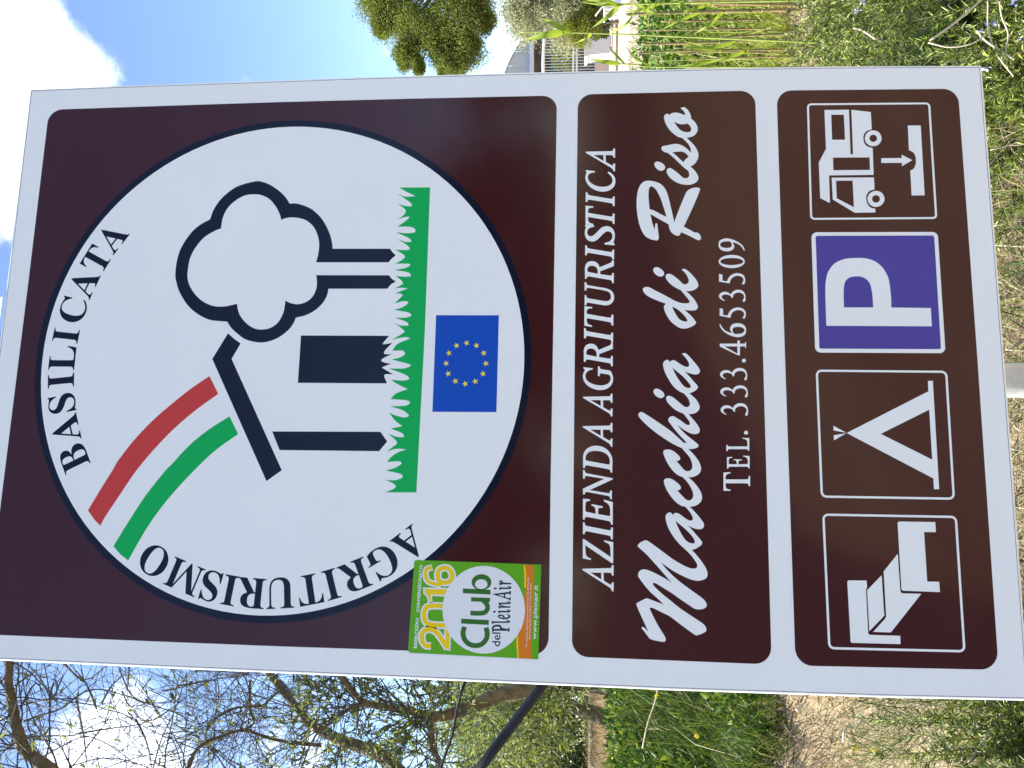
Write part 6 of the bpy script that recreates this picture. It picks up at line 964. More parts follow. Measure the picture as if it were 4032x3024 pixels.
# ------------------------------------------------------------------ railing, greenhouse, bin and small things of the yard
M_PWHITE = plain('white_paint', (0.78, 0.78, 0.77), rough=0.5, var=0.05)
M_PGREY = plain('grey_paint', (0.55, 0.58, 0.60), rough=0.5, var=0.1)
M_WALLP = plain('pink_render', (0.55, 0.43, 0.34), rough=0.9, var=0.1, scale=2)
M_FOIL = plain('greenhouse_film', (0.50, 0.51, 0.52), rough=0.35, var=0.08, scale=0.6)
M_DARKIN = plain('dark_interior_netting', (0.030, 0.038, 0.033), rough=0.9, var=0.4, scale=3)  # netting coloured near-black to paint in the unlit greenhouse interior
M_BROWNNET = plain('brown_screen', (0.075, 0.062, 0.055), rough=0.9, var=0.4, scale=2)
RD = 40.0
ra, rb_ = at(2300, 420, RD), at(2300, 60, RD)
rdir = Vector((rb_.x - ra.x, rb_.y - ra.y, 0)).normalized(); rnor = Vector((-rdir.y, rdir.x, 0))
def zpx(px, d=RD, py=220): return at(px, py, d).z
rlen = (Vector((rb_.x, rb_.y, 0)) - Vector((ra.x, ra.y, 0))).length
rail = empty('railing', (ra.x, ra.y, 0)); tag(rail, 'white metal railing of thin upright bars on a low pink wall', 'railing')
mid_r = Vector((ra.x, ra.y, 0)) + rdir * rlen / 2
zw = zpx(2342)
Geo().box((mid_r.x, mid_r.y, zw / 2), (rlen / 2, 0.12, zw / 2), (rdir, rnor, Vector((0, 0, 1)))).build('wall', M_WALLP, rail)
for zz, hh in ((zpx(2257), 0.045), (zpx(2271), 0.045)):
    Geo().box((mid_r.x, mid_r.y, zz), (rlen / 2, 0.03, hh), (rdir, rnor, Vector((0, 0, 1)))).build('rail', M_PWHITE, rail)
g = Geo()
g.tube([Vector((ra.x, ra.y, zpx(2152))) + rdir * (rlen * t) + Vector((0, 0, 0.18 * math.sin(t * math.pi))) for t in np.linspace(0, 1, 13)], 0.075, 8)
g.build('top_rail', M_PWHITE, rail, True)
bar_me = None
nb = int(rlen / 0.155)
for i in range(nb):
    p = Vector((ra.x, ra.y, 0)) + rdir * (0.155 * (i + 0.5))
    if bar_me is None:
        bo = Geo().tube([(0, 0, zw - 0.02), (0, 0, zpx(2135))], 0.021, 6).build('bar', M_PGREY)
        bar_me = bo.data; bo.parent = rail
    else:
        bo = bpy.data.objects.new('bar', bar_me); COL.objects.link(bo); bo.parent = rail
    bo.location = (p.x - ra.x, p.y - ra.y, 0)

gh = empty('greenhouse', at(2400, 420, 47.0)); gh.location.z = 0
tag(gh, 'white plastic tunnel greenhouse behind the railing', 'greenhouse')
GD = 47.0
hoop = [at(px, py, GD) for px, py in ((2085, 150), (2050, 170), (2020, 215), (1990, 285), (1955, 400), (1925, 540), (1912, 700), (1925, 860), (1965, 1010), (2030, 1120), (2085, 1150))]
hp = path_pts(hoop, 4)
back_ = rnor * 14 if rnor.y > 0 else rnor * -14
Geo().tube(hp, 0.05, 6).build('hoop', plain('dull_steel', (0.30, 0.32, 0.34), rough=0.5), gh, True)
ew = Geo(); ew.poly(hp); ew.poly([p + back_ for p in hp][::-1])
b0 = len(ew.v)
for p in hp: ew.v += [p, p + back_]
for i in range(len(hp) - 1): ew.f.append((b0 + 2 * i, b0 + 2 * i + 1, b0 + 2 * i + 3, b0 + 2 * i + 2))
ew.build('film_cover', M_FOIL, gh)
fwd = -back_.normalized() * 0.08
Geo().tube([at(2093, 100, GD) + fwd, at(2091, 1150, GD) + fwd], 0.15, 8).build('gutter', M_PWHITE, gh, True)
for py in (262, 205, 330, 500):
    a = at(2080, py, GD) + fwd; e = at(2010 - (py - 200) * 0.12, py, GD) + fwd
    Geo().tube([a, e], 0.022, 5).build('strut', M_PGREY, gh)
lw = [at(2097, 110, GD), at(2097, 1150, GD)]
Geo().poly([lw[0], lw[1], (lw[1].x, lw[1].y, 0), (lw[0].x, lw[0].y, 0)]).build('side_netting', M_DARKIN, gh)
Geo().poly([lw[0] + back_, (lw[0].x + back_.x, lw[0].y + back_.y, 0), (lw[1].x + back_.x, lw[1].y + back_.y, 0), lw[1] + back_]).build('side_netting', M_DARKIN, gh)
Geo().box((at(2128, 300, GD - 1.5)), (3.2, 0.06, 0.35), (rdir, rnor, Vector((0, 0, 1)))).build('screen', M_BROWNNET, gh)
Geo().tube([at(2103, 140, GD - 1.2), at(2105, 420, GD - 1.2)], 0.05, 6).build('pipe', plain('rust_brown', (0.25, 0.12, 0.06)), gh)

pole = empty('utility_pole', at(2400, 120, 33.5)); pole.location.z = 0
tag(pole, 'thin grey pole rising behind the clipped shrub towards the round tree', 'pole')
pa, pb = at(1945, 160, 33.5), at(2120, 140, 33.5)
pg = pb + (pb - pa) * ((0 - pb.z) / (pb - pa).z)
Geo().tube([pg, pb, pa], [0.035, 0.03, 0.025], 8).build('pole_shaft', M_PGREY, pole, True)

# white tapered tub with a flared rim and a small wheel
M_TUB = plain('white_plastic', (0.60, 0.60, 0.60), rough=0.5, var=0.06)
BD = 36.0
tub = empty('wheeled_tub', ground_pt(195, BD)); tag(tub, 'white tapered tub with flared rim and small black wheel on the yard', 'tub')
tc_ = ground_pt(190, BD)
ax = (Vector((0.99, -0.139, 0)), Vector((0.139, 0.99, 0)), Vector((0, 0, 1)))
def frustum(zs, hs, name, parent):
    V = []; F = []
    for z, h in zip(zs, hs):
        for sx, sy in ((-1, -1), (1, -1), (1, 1), (-1, 1)): V.append(tc_ + ax[0] * (sx * h) + ax[1] * (sy * h * 0.8) + Vector((0, 0, z)))
    n = len(zs)
    for i in range(n - 1):
        for k in range(4): F.append((i * 4 + k, i * 4 + (k + 1) % 4, (i + 1) * 4 + (k + 1) % 4, (i + 1) * 4 + k))
    g = Geo(); g.v = V; g.f = F + [(3, 2, 1, 0), tuple((n - 1) * 4 + k for k in range(4))]; return g.build(name, M_TUB, parent)
frustum([0.09, 1.16], [0.40, 0.53], 'body', tub)
frustum([1.16, 1.18, 1.30, 1.305, 1.0], [0.55, 0.60, 0.62, 0.56, 0.50], 'rim', tub)
wc = tc_ + ax[0] * -0.20 + ax[1] * -0.26 + Vector((0, 0, 0.09))
wh = Geo().tube([wc - ax[1] * 0.04, wc + ax[1] * 0.04], 0.09, 14).build('wheel', M_BLACK, tub)
Geo().tube([wc - ax[1] * 0.055, wc - ax[1] * 0.035], 0.04, 10).build('hub', M_PGREY, wh)

# pale slatted crate with a leaning grey pole under the grey shrub
cr0 = ground_pt(35, 28.6)
crate = empty('slatted_crate', cr0); tag(crate, 'pale slatted crate standing under the grey shrub', 'crate')
cr0 = cr0 + Vector((0, 0, 0.33))
for i in range(6):
    Geo().box(cr0 + ax[0] * (-0.36 + 0.145 * i), (0.05, 0.03, 0.28), ax).build('slat', M_PWHITE, crate)
for z in (-0.3, 0.3):
    Geo().box(cr0 + Vector((0, 0, z)), (0.42, 0.26, 0.025), ax).build('frame', M_PWHITE, crate)
lp = empty('leaning_pole', cr0); tag(lp, 'grey pole leaning over the slatted crate', 'pole')
Geo().tube([at(2345, 62, 28.0), at(2390, 5, 28.1), at(2400, -10, 28.1)], 0.03, 7).build('pole_shaft', M_PGREY, lp, True)

# ------------------------------------------------------------------ black pipes on the left
M_PIPE = plain('black_pipe', (0.010, 0.011, 0.014), rough=0.6, spec=0.3, var=0.2)
pts = [Vector((POST_X, POST_Y + 0.045, 1.12)), Vector((-0.06, 0.25, 1.22)), Vector((-0.25, 0.55, 1.40)), at(2200, 2600, 2.0), at(2130, 2705, 2.0), at(2010, 2865, 2.0), at(1890, 3024, 2.0), at(1780, 3170, 2.05), at(1640, 3330, 2.2)]
pipe = Geo().tube(path_pts(pts, 8), 0.0134, 14).build('irrigation_pipe', M_PIPE, None, True)
tag(pipe, 'thick black pipe slanting up from behind the sign to the left', 'pipe')
pts = [at(1900, 2560, 3.3), at(1830, 2690, 3.2), at(1800, 2790, 3.2), at(1782, 2890, 3.2), at(1745, 2995, 3.2), at(1700, 3130, 3.2)]
cable = Geo().tube(path_pts(pts, 6), 0.0062, 8).build('black_cable', M_PIPE, None, True)
tag(cable, 'thin black cable hanging through the olive branches', 'cable')

# ------------------------------------------------------------------ grass, weeds and straw
def lean_for(n, s, bias=(0, 0)): return RNG.normal(size=(n, 2)) * s + np.array(bias)
# green bank on the left
P = np.concatenate([scatter(-3.1, -0.5, 3.85, 7.0, 62000, lambda x, y: (vnoise(x * 2.1, y * 2.1) > -0.46) & (y > 3.98 + 0.5 * vnoise(x * 3.3, 2.0) + 0.12 * RNG.normal(size=len(x)))),
                    scatter(-5.0, 0.6, 3.8, 7.0, 9000)])
n = len(P)
Vf = join_arrays(blade_arrays(P, (0.07 + 0.20 * RNG.random(n) ** 1.5) * (1 - 0.5 * sstep(5.9, 6.7, P[:, 1])), RNG.uniform(0.004, 0.010, n), lean_for(n, 0.55, (0.1, -0.08))),
                 blade_arrays(P[:420], RNG.uniform(0.35, 0.7, 420), np.full(420, 0.004), lean_for(420, 0.45)))
tag(mesh_np('bank_grass', *Vf, M_GRASS), 'fresh green grass covering the earth bank left of the sign', 'grass', kind='stuff')
P = scatter(-3.2, -0.4, 4.1, 6.6, 11000, lambda x, y: (vnoise(x * 1.7 + 4, y * 1.7) > -0.16))
n = len(P); D = RNG.normal(size=(n, 3)); D[:, 2] = np.abs(D[:, 2]) * 0.7 + 0.25
Vf = leaf_arrays(P + np.array([0, 0, 1]) * RNG.uniform(0.02, 0.16, n)[:, None], D, RNG.uniform(0.04, 0.11, n), RNG.uniform(0.018, 0.045, n))
tag(mesh_np('bank_weeds', *Vf, M_WEED), 'broad-leaved green weeds among the bank grass', 'weeds', kind='stuff')
# dry terrace above the bank
P = np.concatenate([scatter(-5, -0.6, 6.4, 13, 26000), scatter(-10, 1, 6.4, 20, 9000)])
n = len(P)
Vf = blade_arrays(P, RNG.uniform(0.06, 0.2, n), RNG.uniform(0.004, 0.008, n), lean_for(n, 0.9))
tag(mesh_np('terrace_straw', *Vf, M_LITTER), 'brown dry grass on the terrace above the bank', 'dry grass', kind='stuff')
P = scatter(-9, 1, 6.6, 20, 6000, lambda x, y: vnoise(x * 0.8, y * 0.8) > 0.02)
n = len(P)
Vf = blade_arrays(P, RNG.uniform(0.1, 0.28, n), RNG.uniform(0.005, 0.009, n), lean_for(n, 0.5))
tag(mesh_np('terrace_grass', *Vf, M_GRASS), 'patches of green grass on the dry terrace', 'grass', kind='stuff')

# verge under the sign: straw and thin green grass, denser towards the right
P = scatter(-1.6, 3.2, 0.9, 3.4, 25000, lambda x, y: RNG.random(len(x)) < 0.25 + 0.75 * sstep(-0.9, -0.2, x))
n = len(P)
P[:, 2] += 0.03 * RNG.random(n)
Vf = blade_arrays(P, RNG.uniform(0.06, 0.24, n), RNG.uniform(0.002, 0.005, n), lean_for(n, 1.5))
tag(mesh_np('verge_straw', *Vf, M_STRAW), 'pale dry straw matted on the ground below the sign', 'straw', kind='stuff')
P = scatter(-1.5, 3.2, 0.9, 3.4, 12500, lambda x, y: RNG.random(len(x)) < 0.12 + 0.88 * sstep(-0.7, 0.8, x))
n = len(P)
Vf = blade_arrays(P, RNG.uniform(0.08, 0.28, n), RNG.uniform(0.002, 0.005, n), lean_for(n, 0.7))
tag(mesh_np('verge_grass', *Vf, M_GRASS), 'thin green grass growing through the straw below the sign', 'grass', kind='stuff')
P = scatter(-1.2, 3.4, 0.9, 3.4, 16000); n = len(P); P[:, 2] -= 0.005  # very dark blades paint the shaded gaps beneath the straw
Vf = blade_arrays(P, RNG.uniform(0.05, 0.16, n), RNG.uniform(0.004, 0.009, n), lean_for(n, 1.6))
tag(mesh_np('verge_shade_litter', *Vf, leafy('gap_shade_litter', [(0.03, 0.022, 0.014), (0.07, 0.05, 0.03), (0.12, 0.085, 0.045), (0.05, 0.05, 0.02)], trans=0.05, rough=0.8)), 'litter coloured dark as shade in the straw gaps below the sign', 'litter', kind='stuff')
# litter under the reeds and on the bank face
P = scatter(1.6, 5.6, 3.6, 5.6, 9000); n = len(P)
Vf = blade_arrays(P, RNG.uniform(0.04, 0.14, n), RNG.uniform(0.004, 0.01, n), lean_for(n, 1.3))
tag(mesh_np('reed_litter', *Vf, M_LITTER), 'brown dead leaves and litter at the foot of the reeds', 'litter', kind='stuff')
P = scatter(-3.4, -0.2, 3.15, 4.4, 10000, lambda x, y: RNG.random(len(x)) < sstep(3.1, 3.7, y)); n = len(P)  # extra brown blades tone the face down in place of the olive's shadow
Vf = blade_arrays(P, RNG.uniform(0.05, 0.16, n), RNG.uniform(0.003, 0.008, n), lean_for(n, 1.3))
tag(mesh_np('bank_shade_grass', *Vf, M_LITTER), 'brown dead grass darkening the bank face like the olive shade', 'dry grass', kind='stuff')
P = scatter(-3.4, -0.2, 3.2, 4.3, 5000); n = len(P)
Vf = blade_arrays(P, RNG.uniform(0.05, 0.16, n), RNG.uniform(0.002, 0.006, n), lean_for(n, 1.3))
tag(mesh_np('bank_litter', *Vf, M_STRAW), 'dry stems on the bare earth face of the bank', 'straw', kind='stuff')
# weeds behind the reeds
P = scatter(2.4, 7.5, 4.6, 7.6, 17000, lambda x, y: vnoise(x * 1.6, y * 1.6) > -0.42); n = len(P)
hgt = RNG.random(n) ** 0.7 * (0.76 + 0.3 * vnoise(P[:, 0] * 2, P[:, 1] * 2)) * sstep(4.3, 5.6, P[:, 1])
D = RNG.normal(size=(n, 3)); D[:, 2] = np.abs(D[:, 2]) * 0.6
Vf = leaf_arrays(P + np.array([0, 0, 1]) * hgt[:, None], D, RNG.uniform(0.05, 0.13, n), RNG.uniform(0.02, 0.055, n))
tag(mesh_np('reedbed_weeds', *Vf, M_WEED), 'dense leafy green weeds behind the reed stalks', 'weeds', kind='stuff')
P = scatter(2.2, 7.0, 3.9, 7.0, 15000); n = len(P)
Vf = blade_arrays(P, RNG.uniform(0.35, 0.88, n) * (0.45 + 0.55 * sstep(4.2, 5.2, P[:, 1])), RNG.uniform(0.005, 0.013, n), lean_for(n, 0.33))
tag(mesh_np('reedbed_grass', *Vf, leafy('tall_grass', [(0.16, 0.24, 0.03), (0.26, 0.32, 0.05), (0.40, 0.40, 0.10), (0.12, 0.2, 0.02), (0.42, 0.36, 0.16)], trans=0.4)), 'tall yellow-green grass between the reed stalks', 'grass', kind='stuff')
# rough field beyond: low vegetation that carries the ground to the yard
P = scatter(1.0, 22, 7.4, 20, 16000); n = len(P)
Vf = blade_arrays(P, RNG.uniform(0.08, 0.3, n), RNG.uniform(0.01, 0.02, n), lean_for(n, 0.6))
tag(mesh_np('field_grass', *Vf, M_GRASS), 'low green grass between the reeds and the yard', 'grass', kind='stuff')

# the rest of the rough ground, off to the left and hidden behind the sign
P = np.concatenate([scatter(-13, -3.2, 0.4, 9, 24000, lambda x, y: vnoise(x * 0.9, y * 0.9) > -0.2), scatter(-0.5, 2.3, 3.3, 9, 15000)]); n = len(P)
Vf = blade_arrays(P, RNG.uniform(0.08, 0.3, n), RNG.uniform(0.005, 0.011, n), lean_for(n, 0.6))
tag(mesh_np('rough_grass', *Vf, M_GRASS), 'rough green grass on the open ground behind the sign', 'grass', kind='stuff')
# ------------------------------------------------------------------ reeds
reed_specs = [  # traced stalks: top, (mid), base as photo pixels; distance; radius px; colour
    ([(2720, 13), (2900, 16), (3135, 22)], 5.3, 5.0, 0, 'reed stalk nearest the right frame edge'),
    ([(2465, 58), (2563, 52), (2720, 49), (3000, 41), (3140, 42)], 5.2, 6.0, 0, 'tall cut reed stalk with a dry brown tip'),
    ([(2535, 119), (2700, 117), (2872, 115), (3120, 112)], 5.6, 3.6, 0, 'thin reed stalk, second in from the cut one'),
    ([(2527, 174), (2671, 171), (3000, 160), (3170, 163)], 5.0, 5.4, 0, 'stout reed stalk with a pale cut top, nearer the sign'),
    ([(2834, 148), (3000, 138), (3160, 130)], 5.1, 5.0, 0, 'short reed stalk cut at half height'),
    ([(2503, 210), (2671, 201), (3000, 197), (3160, 196)], 5.3, 3.6, 0, 'slim reed stalk leaning beside the sign edge'),
    ([(2674, 214), (2834, 203), (3140, 214)], 5.4, 4.0, 0, 'low dry reed stalk close to the sign edge'),
    ([(2046, 127), (2252, 129), (2500, 137), (2620, 142), (3150, 175)], 4.6, 3.6, 1, 'young green reed with two broad leaves in front of the railing'),
    ([(2350, 238), (2402, 248), (2500, 255), (2610, 264), (3120, 268)], 4.9, 2.8, 1, 'young reed with one leaf crossing the white tub'),
    ([(2330, 4), (2430, 18), (2600, 14), (3120, 4)], 4.8, 3.4, 1, 'leafy young reed at the right frame edge'),
    ([(2700, 85), (2900, 80), (3130, 78)], 5.7, 3.2, 0, 'short thin reed stalk between the two stout ones'),
    ([(2600, 240), (2850, 232), (3120, 236)], 5.8, 3.0, 1, 'thin green reed stem low beside the sign edge'),
    ([(2560, -30), (2800, -26), (3120, -20)], 5.4, 5.0, 0, 'reed stalk just outside the right frame edge'),
    ([(2500, 330), (2800, 325), (3120, 322)], 5.3, 5.0, 0, 'reed stalk hidden behind the sign edge'),
]
for k_ in range(12):
    y_ = -30 + 27 * k_ + random.uniform(-8, 8); t_ = random.uniform(2600, 2900); s_ = random.uniform(-14, 14)
    reed_specs.append(([(t_, y_), ((t_ + 3110) / 2, y_ + s_ * 0.5), (3110 + random.uniform(-15, 40), y_ + s_)], random.uniform(5.2, 6.2), random.uniform(2.2, 3.4), k_ % 3 == 0, 'thin reed stalk standing in the grass of the reed bed'))
reed_leaves = {7: [((2215, 129), (2150, 138), (2055, 161), 26), ((2250, 129), (2185, 97), (2128, 72), 20), ((2330, 132), (2310, 150), (2262, 172), 9), ((2400, 134), (2470, 90), (2500, 40), 10)],
               8: [((2440, 251), (2380, 243), (2310, 230), 17), ((2460, 252), (2420, 210), (2395, 180), 9), ((2560, 260), (2500, 225), (2462, 180), 9)],
               9: [((2440, 18), (2400, 60), (2328, 112), 20), ((2440, 18), (2370, 2), (2290, 6), 12), ((2470, 17), (2380, 20), (2280, 8), 10), ((2500, 16), (2560, 50), (2640, 75), 14), ((2600, 14), (2520, 40), (2450, 46), 12)],
               0: [((2800, 14), (2720, 40), (2650, 60), 12)], 1: [((2760, 48), (2680, 80), (2600, 120), 12), ((2850, 45), (2790, 100), (2740, 130), 14)],
               3: [((2900, 163), (2800, 185), (2680, 160), 13)], 5: [((2850, 199), (2720, 185), (2640, 150), 12), ((2950, 197), (2870, 225), (2780, 250), 14)],
               11: [((2760, 236), (2690, 220), (2630, 190), 12), ((2850, 232), (2740, 255), (2650, 262), 12)]}
def ribbon(pts, w, bend=0.25):
    """lanceolate leaf along a curve, folded along its rib"""
    pp = path_pts(pts, 6); n = len(pp); V = []; F = []
    for i, p in enumerate(pp):
        t = i / (n - 1); ww = w * math.sin(math.pi * min(1, 0.12 + 0.88 * t) ** 0.8) if t < 0.999 else 0.0004
        d = (pp[min(i + 1, n - 1)] - pp[max(i - 1, 0)]).normalized()
        s = d.cross(CAM_P - p).normalized(); nn = s.cross(d)
        V += [p + s * ww + nn * ww * bend, p, p - s * ww + nn * ww * bend * 1.6]
    for i in range(n - 1):
        for k in (0, 1): F.append((3 * i + k, 3 * i + k + 1, 3 * i + 4 + k, 3 * i + 3 + k))
    return V, F
for i, (pl, d, rpx, young, lab) in enumerate(reed_specs):
    w3 = [at(a, b, d) for a, b in pl]
    bs = w3[-1]; gz = hz(bs.x, bs.y)
    w3[-1] = Vector((bs.x, bs.y, gz - 0.03))
    root = empty('reed', w3[-1]); tag(root, lab, 'reed', 'reeds right of the sign')
    pp = path_pts(w3[::-1], 8); L_ = len(pp); rad = rpx / F_PX * d
    rr_ = []
    for k in range(L_):
        t = k / (L_ - 1); rr_.append(rad * (1.15 - (0.75 if young else 0.35) * t) * (1.16 if k % 4 == 0 else 1.0))
    Geo().tube(pp, rr_, 8).build('stalk', M_REEDG if young else M_REED, root, True)
    if young == 0:
        for k in range(4, L_ - 1, 4):
            q = pp[k]; Geo().tube([q - (pp[k + 1] - q).normalized() * 0.003, q + (pp[k + 1] - q).normalized() * 0.003], rr_[k] * 1.12, 8).build('node', M_LITTER, root)
    for (a, b, c_, w) in reed_leaves.get(i, []):
        Vl, Fl = ribbon([at(*a, d), at(*b, d - 0.12), at(*c_, d - 0.05)], w / F_PX * d * 0.5)
        g = Geo(); g.v = Vl; g.f = Fl; g.build('leaf', M_REEDLEAF, root, True)

# ------------------------------------------------------------------ rosemary
def rosemary(base, nst, h, spread, seed, label, flowers=0, lean=(0, 0), spots=()):
    rg = np.random.default_rng(seed); base = Vector(base); base.z = hz(base.x, base.y)
    root = empty('rosemary_bush', base); tag(root, label, 'shrub', 'rosemary bushes on the verge')
    g = Geo(); P, D, S, tips = [], [], [], []
    for s in range(nst):
        a = rg.random() * 2 * math.pi; o = rg.random() ** 0.6
        st = base + Vector((math.cos(a), math.sin(a), 0)) * (0.10 * o)
        out = Vector((math.cos(a) * spread * o + lean[0], math.sin(a) * spread * o + lean[1], 0))
        hh = h * (0.55 + 0.6 * rg.random()) * (1 - 0.35 * o)
        p1 = st + out * 0.45 + Vector((0, 0, hh * 0.35)); p2 = st + out * (0.9 + 0.2 * rg.random()) + Vector((rg.normal() * 0.03, rg.normal() * 0.03, hh))
        pp = path_pts([st - Vector((0, 0, 0.02)), p1, p2], 8)
        g.tube(pp, list(np.linspace(0.0034, 0.001, len(pp))), 4, cap=False)
        tips.append(pp[-1])
        seglen = sum((pp[i + 1] - pp[i]).length for i in range(len(pp) - 1))
        m_ = int(seglen * 0.97 / 0.0024)
        t = rg.random(m_) ** 0.85 * (len(pp) - 1.001); ii = t.astype(int); fr = (t - ii)[:, None]
        A = np.array([tuple(q) for q in pp]); pos = A[ii] * (1 - fr) + A[ii + 1] * fr
        tang = nrm(A[ii + 1] - A[ii]); rad = nrm(np.cross(tang, rg.normal(size=(m_, 3))))
        P.append(pos); D.append(nrm(tang * rg.uniform(0.45, 1.1, m_)[:, None] + rad)); S.append(0.6 + 0.5 * (1 - t / len(pp)))
    g.tube([base - Vector((0, 0, 0.05)), base + Vector((0, 0, 0.05))], [0.02, 0.012], 6)
    tag(g.build('stems', M_RSTEM, root), kind='stuff')
    P = np.concatenate(P); D = np.concatenate(D); S = np.concatenate(S)
    Vv, Ff = leaf_arrays(P, D, RNG.uniform(0.034, 0.056, len(P)) * S, RNG.uniform(0.0036, 0.0058, len(P)), fold=0.15)
    tag(mesh_np('leaves', Vv, Ff, M_ROSEM, root), kind='stuff')
    for k in range(flowers):
        tp = tips[int(rg.integers(len(tips)))]
        q = np.array(tp) + rg.normal(size=(14, 3)) * 0.009
        Vv, Ff = leaf_arrays(q, rg.normal(size=(14, 3)), 0.014, 0.009)
        tag(mesh_np('flower', Vv, Ff, M_PETAL, root), kind='stuff')
    for (px, py, d) in spots:
        q = np.array(at(px, py, d)) + rg.normal(size=(18, 3))[:10].repeat(1, axis=0) * 0.006
        Vv, Ff = leaf_arrays(q, rg.normal(size=(10, 3)), 0.012, 0.008)
        tag(mesh_np('flower', Vv, Ff, M_PETAL, root), kind='stuff')
    return root
SPOTS = {0: [(3878, 112, 2.3), (3905, 98, 2.3), (4015, 150, 2.3), (3990, 5, 2.3), (3880, 268, 2.35)], 5: [(3372, 48, 3.2), (3395, 4, 3.2)], 3: [(3790, 230, 2.7)]}
RB = [(30, 2.50, 31, 0.46, 0.34, 4, 'rosemary bush with violet flowers in the lower right corner of the view'),
      (230, 2.62, 29, 0.40, 0.30, 3, 'rosemary bush spreading beside the bottom corner of the sign'),
      (-130, 2.75, 27, 0.48, 0.34, 2, 'rosemary bush just outside the frame at the right'),
      (120, 3.05, 31, 0.42, 0.34, 2, 'rosemary bush in the second row, right of the sign corner'),
      (310, 3.10, 28, 0.36, 0.30, 0, 'rosemary bush tucked behind the right edge of the sign'),
      (0, 3.45, 29, 0.45, 0.34, 2, 'rosemary bush with pale flowers at mid height near the frame edge'),
      (210, 3.65, 31, 0.40, 0.32, 1, 'rosemary bush with dense upright shoots beside the sign edge'),
      (90, 4.05, 29, 0.38, 0.34, 1, 'rosemary bush in the back row below the reeds'),
      (-70, 4.15, 27, 0.42, 0.34, 2, 'rosemary bush in the back row beyond the frame edge'),
      (250, 4.25, 27, 0.36, 0.32, 0, 'rosemary bush in the back row close to the sign edge'),
      (20, 4.55, 24, 0.34, 0.32, 1, 'low rosemary bush reaching the brown litter under the reeds'),
      (190, 4.75, 23, 0.30, 0.30, 0, 'small rosemary tuft standing out against the brown litter'),
      (640, 2.80, 22, 0.20, 0.24, 0, 'low rosemary spray among the straw below the sign'),
      (400, 3.05, 24, 0.26, 0.28, 0, 'rosemary bush behind the bottom right corner of the sign'),
      (480, 2.72, 23, 0.22, 0.26, 0, 'low rosemary spray below the bottom edge of the sign')]
for i, (py, d, ns, h, sp, fl, lab) in enumerate(RB):
    rosemary(ground_pt(py, d), ns, h, sp, 100 + i, lab, 0, spots=SPOTS.get(i, ()))
rosemary(ground_pt(2830, 2.55), 40, 0.60, 0.24, 201, 'rosemary with long upright shoots on the sunlit sand', 0, (-0.06, 0.0))
rosemary(ground_pt(2990, 2.62), 30, 0.44, 0.24, 202, 'rosemary bush at the lower left corner of the view', 0, (-0.05, 0))
rosemary(ground_pt(2700, 2.72), 14, 0.30, 0.22, 203, 'small rosemary half hidden behind the lower left of the sign', 0)

# ------------------------------------------------------------------ loose sticks, wiry grass, single flowers
stick_specs = [([(3870, -5), (3760, 90), (3662, 160)], 2.20, 4.5, 'long pale broken stick across the right-hand rosemary'),
               ([(3655, 168), (3740, 186), (3830, 170), (3890, 130)], 2.20, 3.0, 'bent pale stem hooked under the long stick'),
               ([(3845, 120), (3880, 160), (3940, 200), (3995, 235)], 2.20, 3.4, 'whitish dry stick near the bottom right corner'),
               ([(3935, 5), (3945, 70), (3970, 140), (3950, 240)], 2.20, 2.8, 'curved whitish stalk rising at the right frame edge'),
               ([(3890, 0), (3892, 120), (3930, 220), (3990, 300)], 2.20, 2.6, 'thin green stem running down past the sign corner'),
               ([(3360, 110), (3400, 122), (3450, 155), (3480, 165)], 3.4, 4.0, 'short dry branch lying in the middle rosemary'),
               ([(3895, 2885), (3850, 2950), (3815, 3005)], 2.45, 6.0, 'pale stick leaning on the sand at the lower left'),
               ([(3135, 2800), (3165, 2765), (3175, 2740)], 4.35, 6.0, 'stubby pale stick on the bank face by the sign edge'),
               ([(3320, 2920), (3325, 2875), (3350, 2850)], 3.9, 4.6, 'pale dry stick standing on the bank foot'),
               ([(3360, 2880), (3390, 2840), (3400, 2830)], 3.8, 5.0, 'whitish stub of stick on the sand'),
               ([(2530, 2945), (2550, 2850), (2580, 2760), (2590, 2710)], 5.6, 3.0, 'long pale dead stem slanting through the bank grass'),
               ([(3900, 590), (3960, 575), (4032, 550)], 2.62, 3.2, 'bright straw stem sticking out below the sign, to the right'),
               ([(3915, 890), (3975, 875), (4035, 868)], 2.6, 2.6, 'pale straw stem below the middle of the sign'),
               ([(3935, 1110), (3990, 1130), (4040, 1150)], 2.6, 2.4, 'straw stem beside the steel post'),
               ([(3960, 1375), (4000, 1377), (4040, 1378)], 2.55, 5.0, 'brown reed piece lying just right of the steel post'),
               ([(3985, 1768), (4020, 1772), (4050, 1774)], 2.55, 3.6, 'reddish-brown stem lying left of the steel post')]
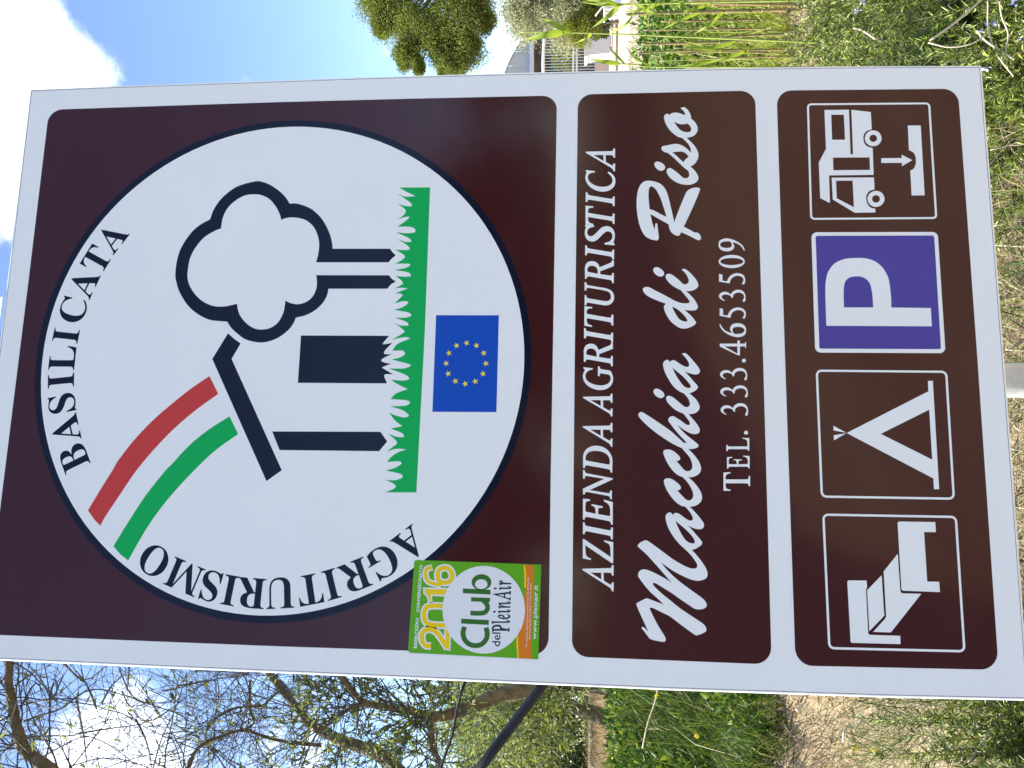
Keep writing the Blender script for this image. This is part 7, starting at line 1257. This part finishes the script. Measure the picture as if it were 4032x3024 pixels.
for pl, d, rpx, lab in stick_specs:
    p = [at(a, b, d) for a, b in pl]
    for q in p: q.z = max(q.z, hz(q.x, q.y) + 0.006)
    pp = path_pts(p, 5); r0 = rpx / F_PX * d
    o = Geo().tube(pp, [r0 * random.uniform(0.85, 1.1) for _ in pp], 7).build('dry_stick', M_STICK, None, True)
    tag(o, lab, 'stick', 'dry sticks and stems lying about')
# wiry grass tuft on the sand
n = 300
P = np.concatenate([np.array(ground_pt(q, d)) + RNG.normal(size=(100, 3)) * np.array([0.10, 0.10, 0]) for q, d in ((2740, 3.15), (2790, 3.6), (2960, 3.75))])
Vf = blade_arrays(P, RNG.uniform(0.2, 0.55, n), RNG.uniform(0.002, 0.0035, n), lean_for(n, 0.45, (-0.15, 0)))
tag(mesh_np('grass_tuft', *Vf, M_GRASS), 'wiry green grass tufts on the sand beside the sign edge', 'grass tuft', kind='stuff')
for k, (px, py, d) in enumerate(((2585, 2738, 5.3), (3440, 2955, 3.6), (3370, 2950, 3.8), (2745, 2895, 5.0))):
    c = at(px, py, d); q = np.array(c) + RNG.normal(size=(16, 3)) * 0.006
    Vv, Ff = leaf_arrays(q, RNG.normal(size=(16, 3)), 0.018, 0.007)
    o = mesh_np('yellow_flower', Vv, Ff, M_YPETAL)
    tag(o, ['tiny yellow flower high in the bank grass', 'yellow flower low on the sand edge', 'small yellow bloom at the foot of the bank', 'yellow blossom in the middle of the bank grass'][k], 'flower', 'scattered yellow flowers')
# clods and pebbles on the sand
def clod(name, p, r, seed, lab):
    bmm = bmesh.new(); bmesh.ops.create_icosphere(bmm, subdivisions=2, radius=r)
    rg = random.Random(seed)
    for v in bmm.verts: v.co *= rg.uniform(0.78, 1.15); v.co.z *= 0.7
    me = bpy.data.meshes.new(name); bmm.to_mesh(me); bmm.free()
    o = bpy.data.objects.new(name, me); COL.objects.link(o); me.materials.append(M_SOIL); o.location = p
    tag(o, lab, 'clod', 'clods on the bank'); return o
for k, (px, py, d, r, lab) in enumerate(((3185, 2765, 4.3, 0.035, 'pale earth clod on the bank face by the sign'), (3170, 2900, 4.3, 0.04, 'earth clod low on the bank face'), (3380, 2790, 3.8, 0.03, 'pinkish clod on the sand'), (3195, 2850, 4.3, 0.045, 'broad earth clod in the middle of the bank face'))):
    clod('earth_clod', ground_pt(py, d), r, k, lab)
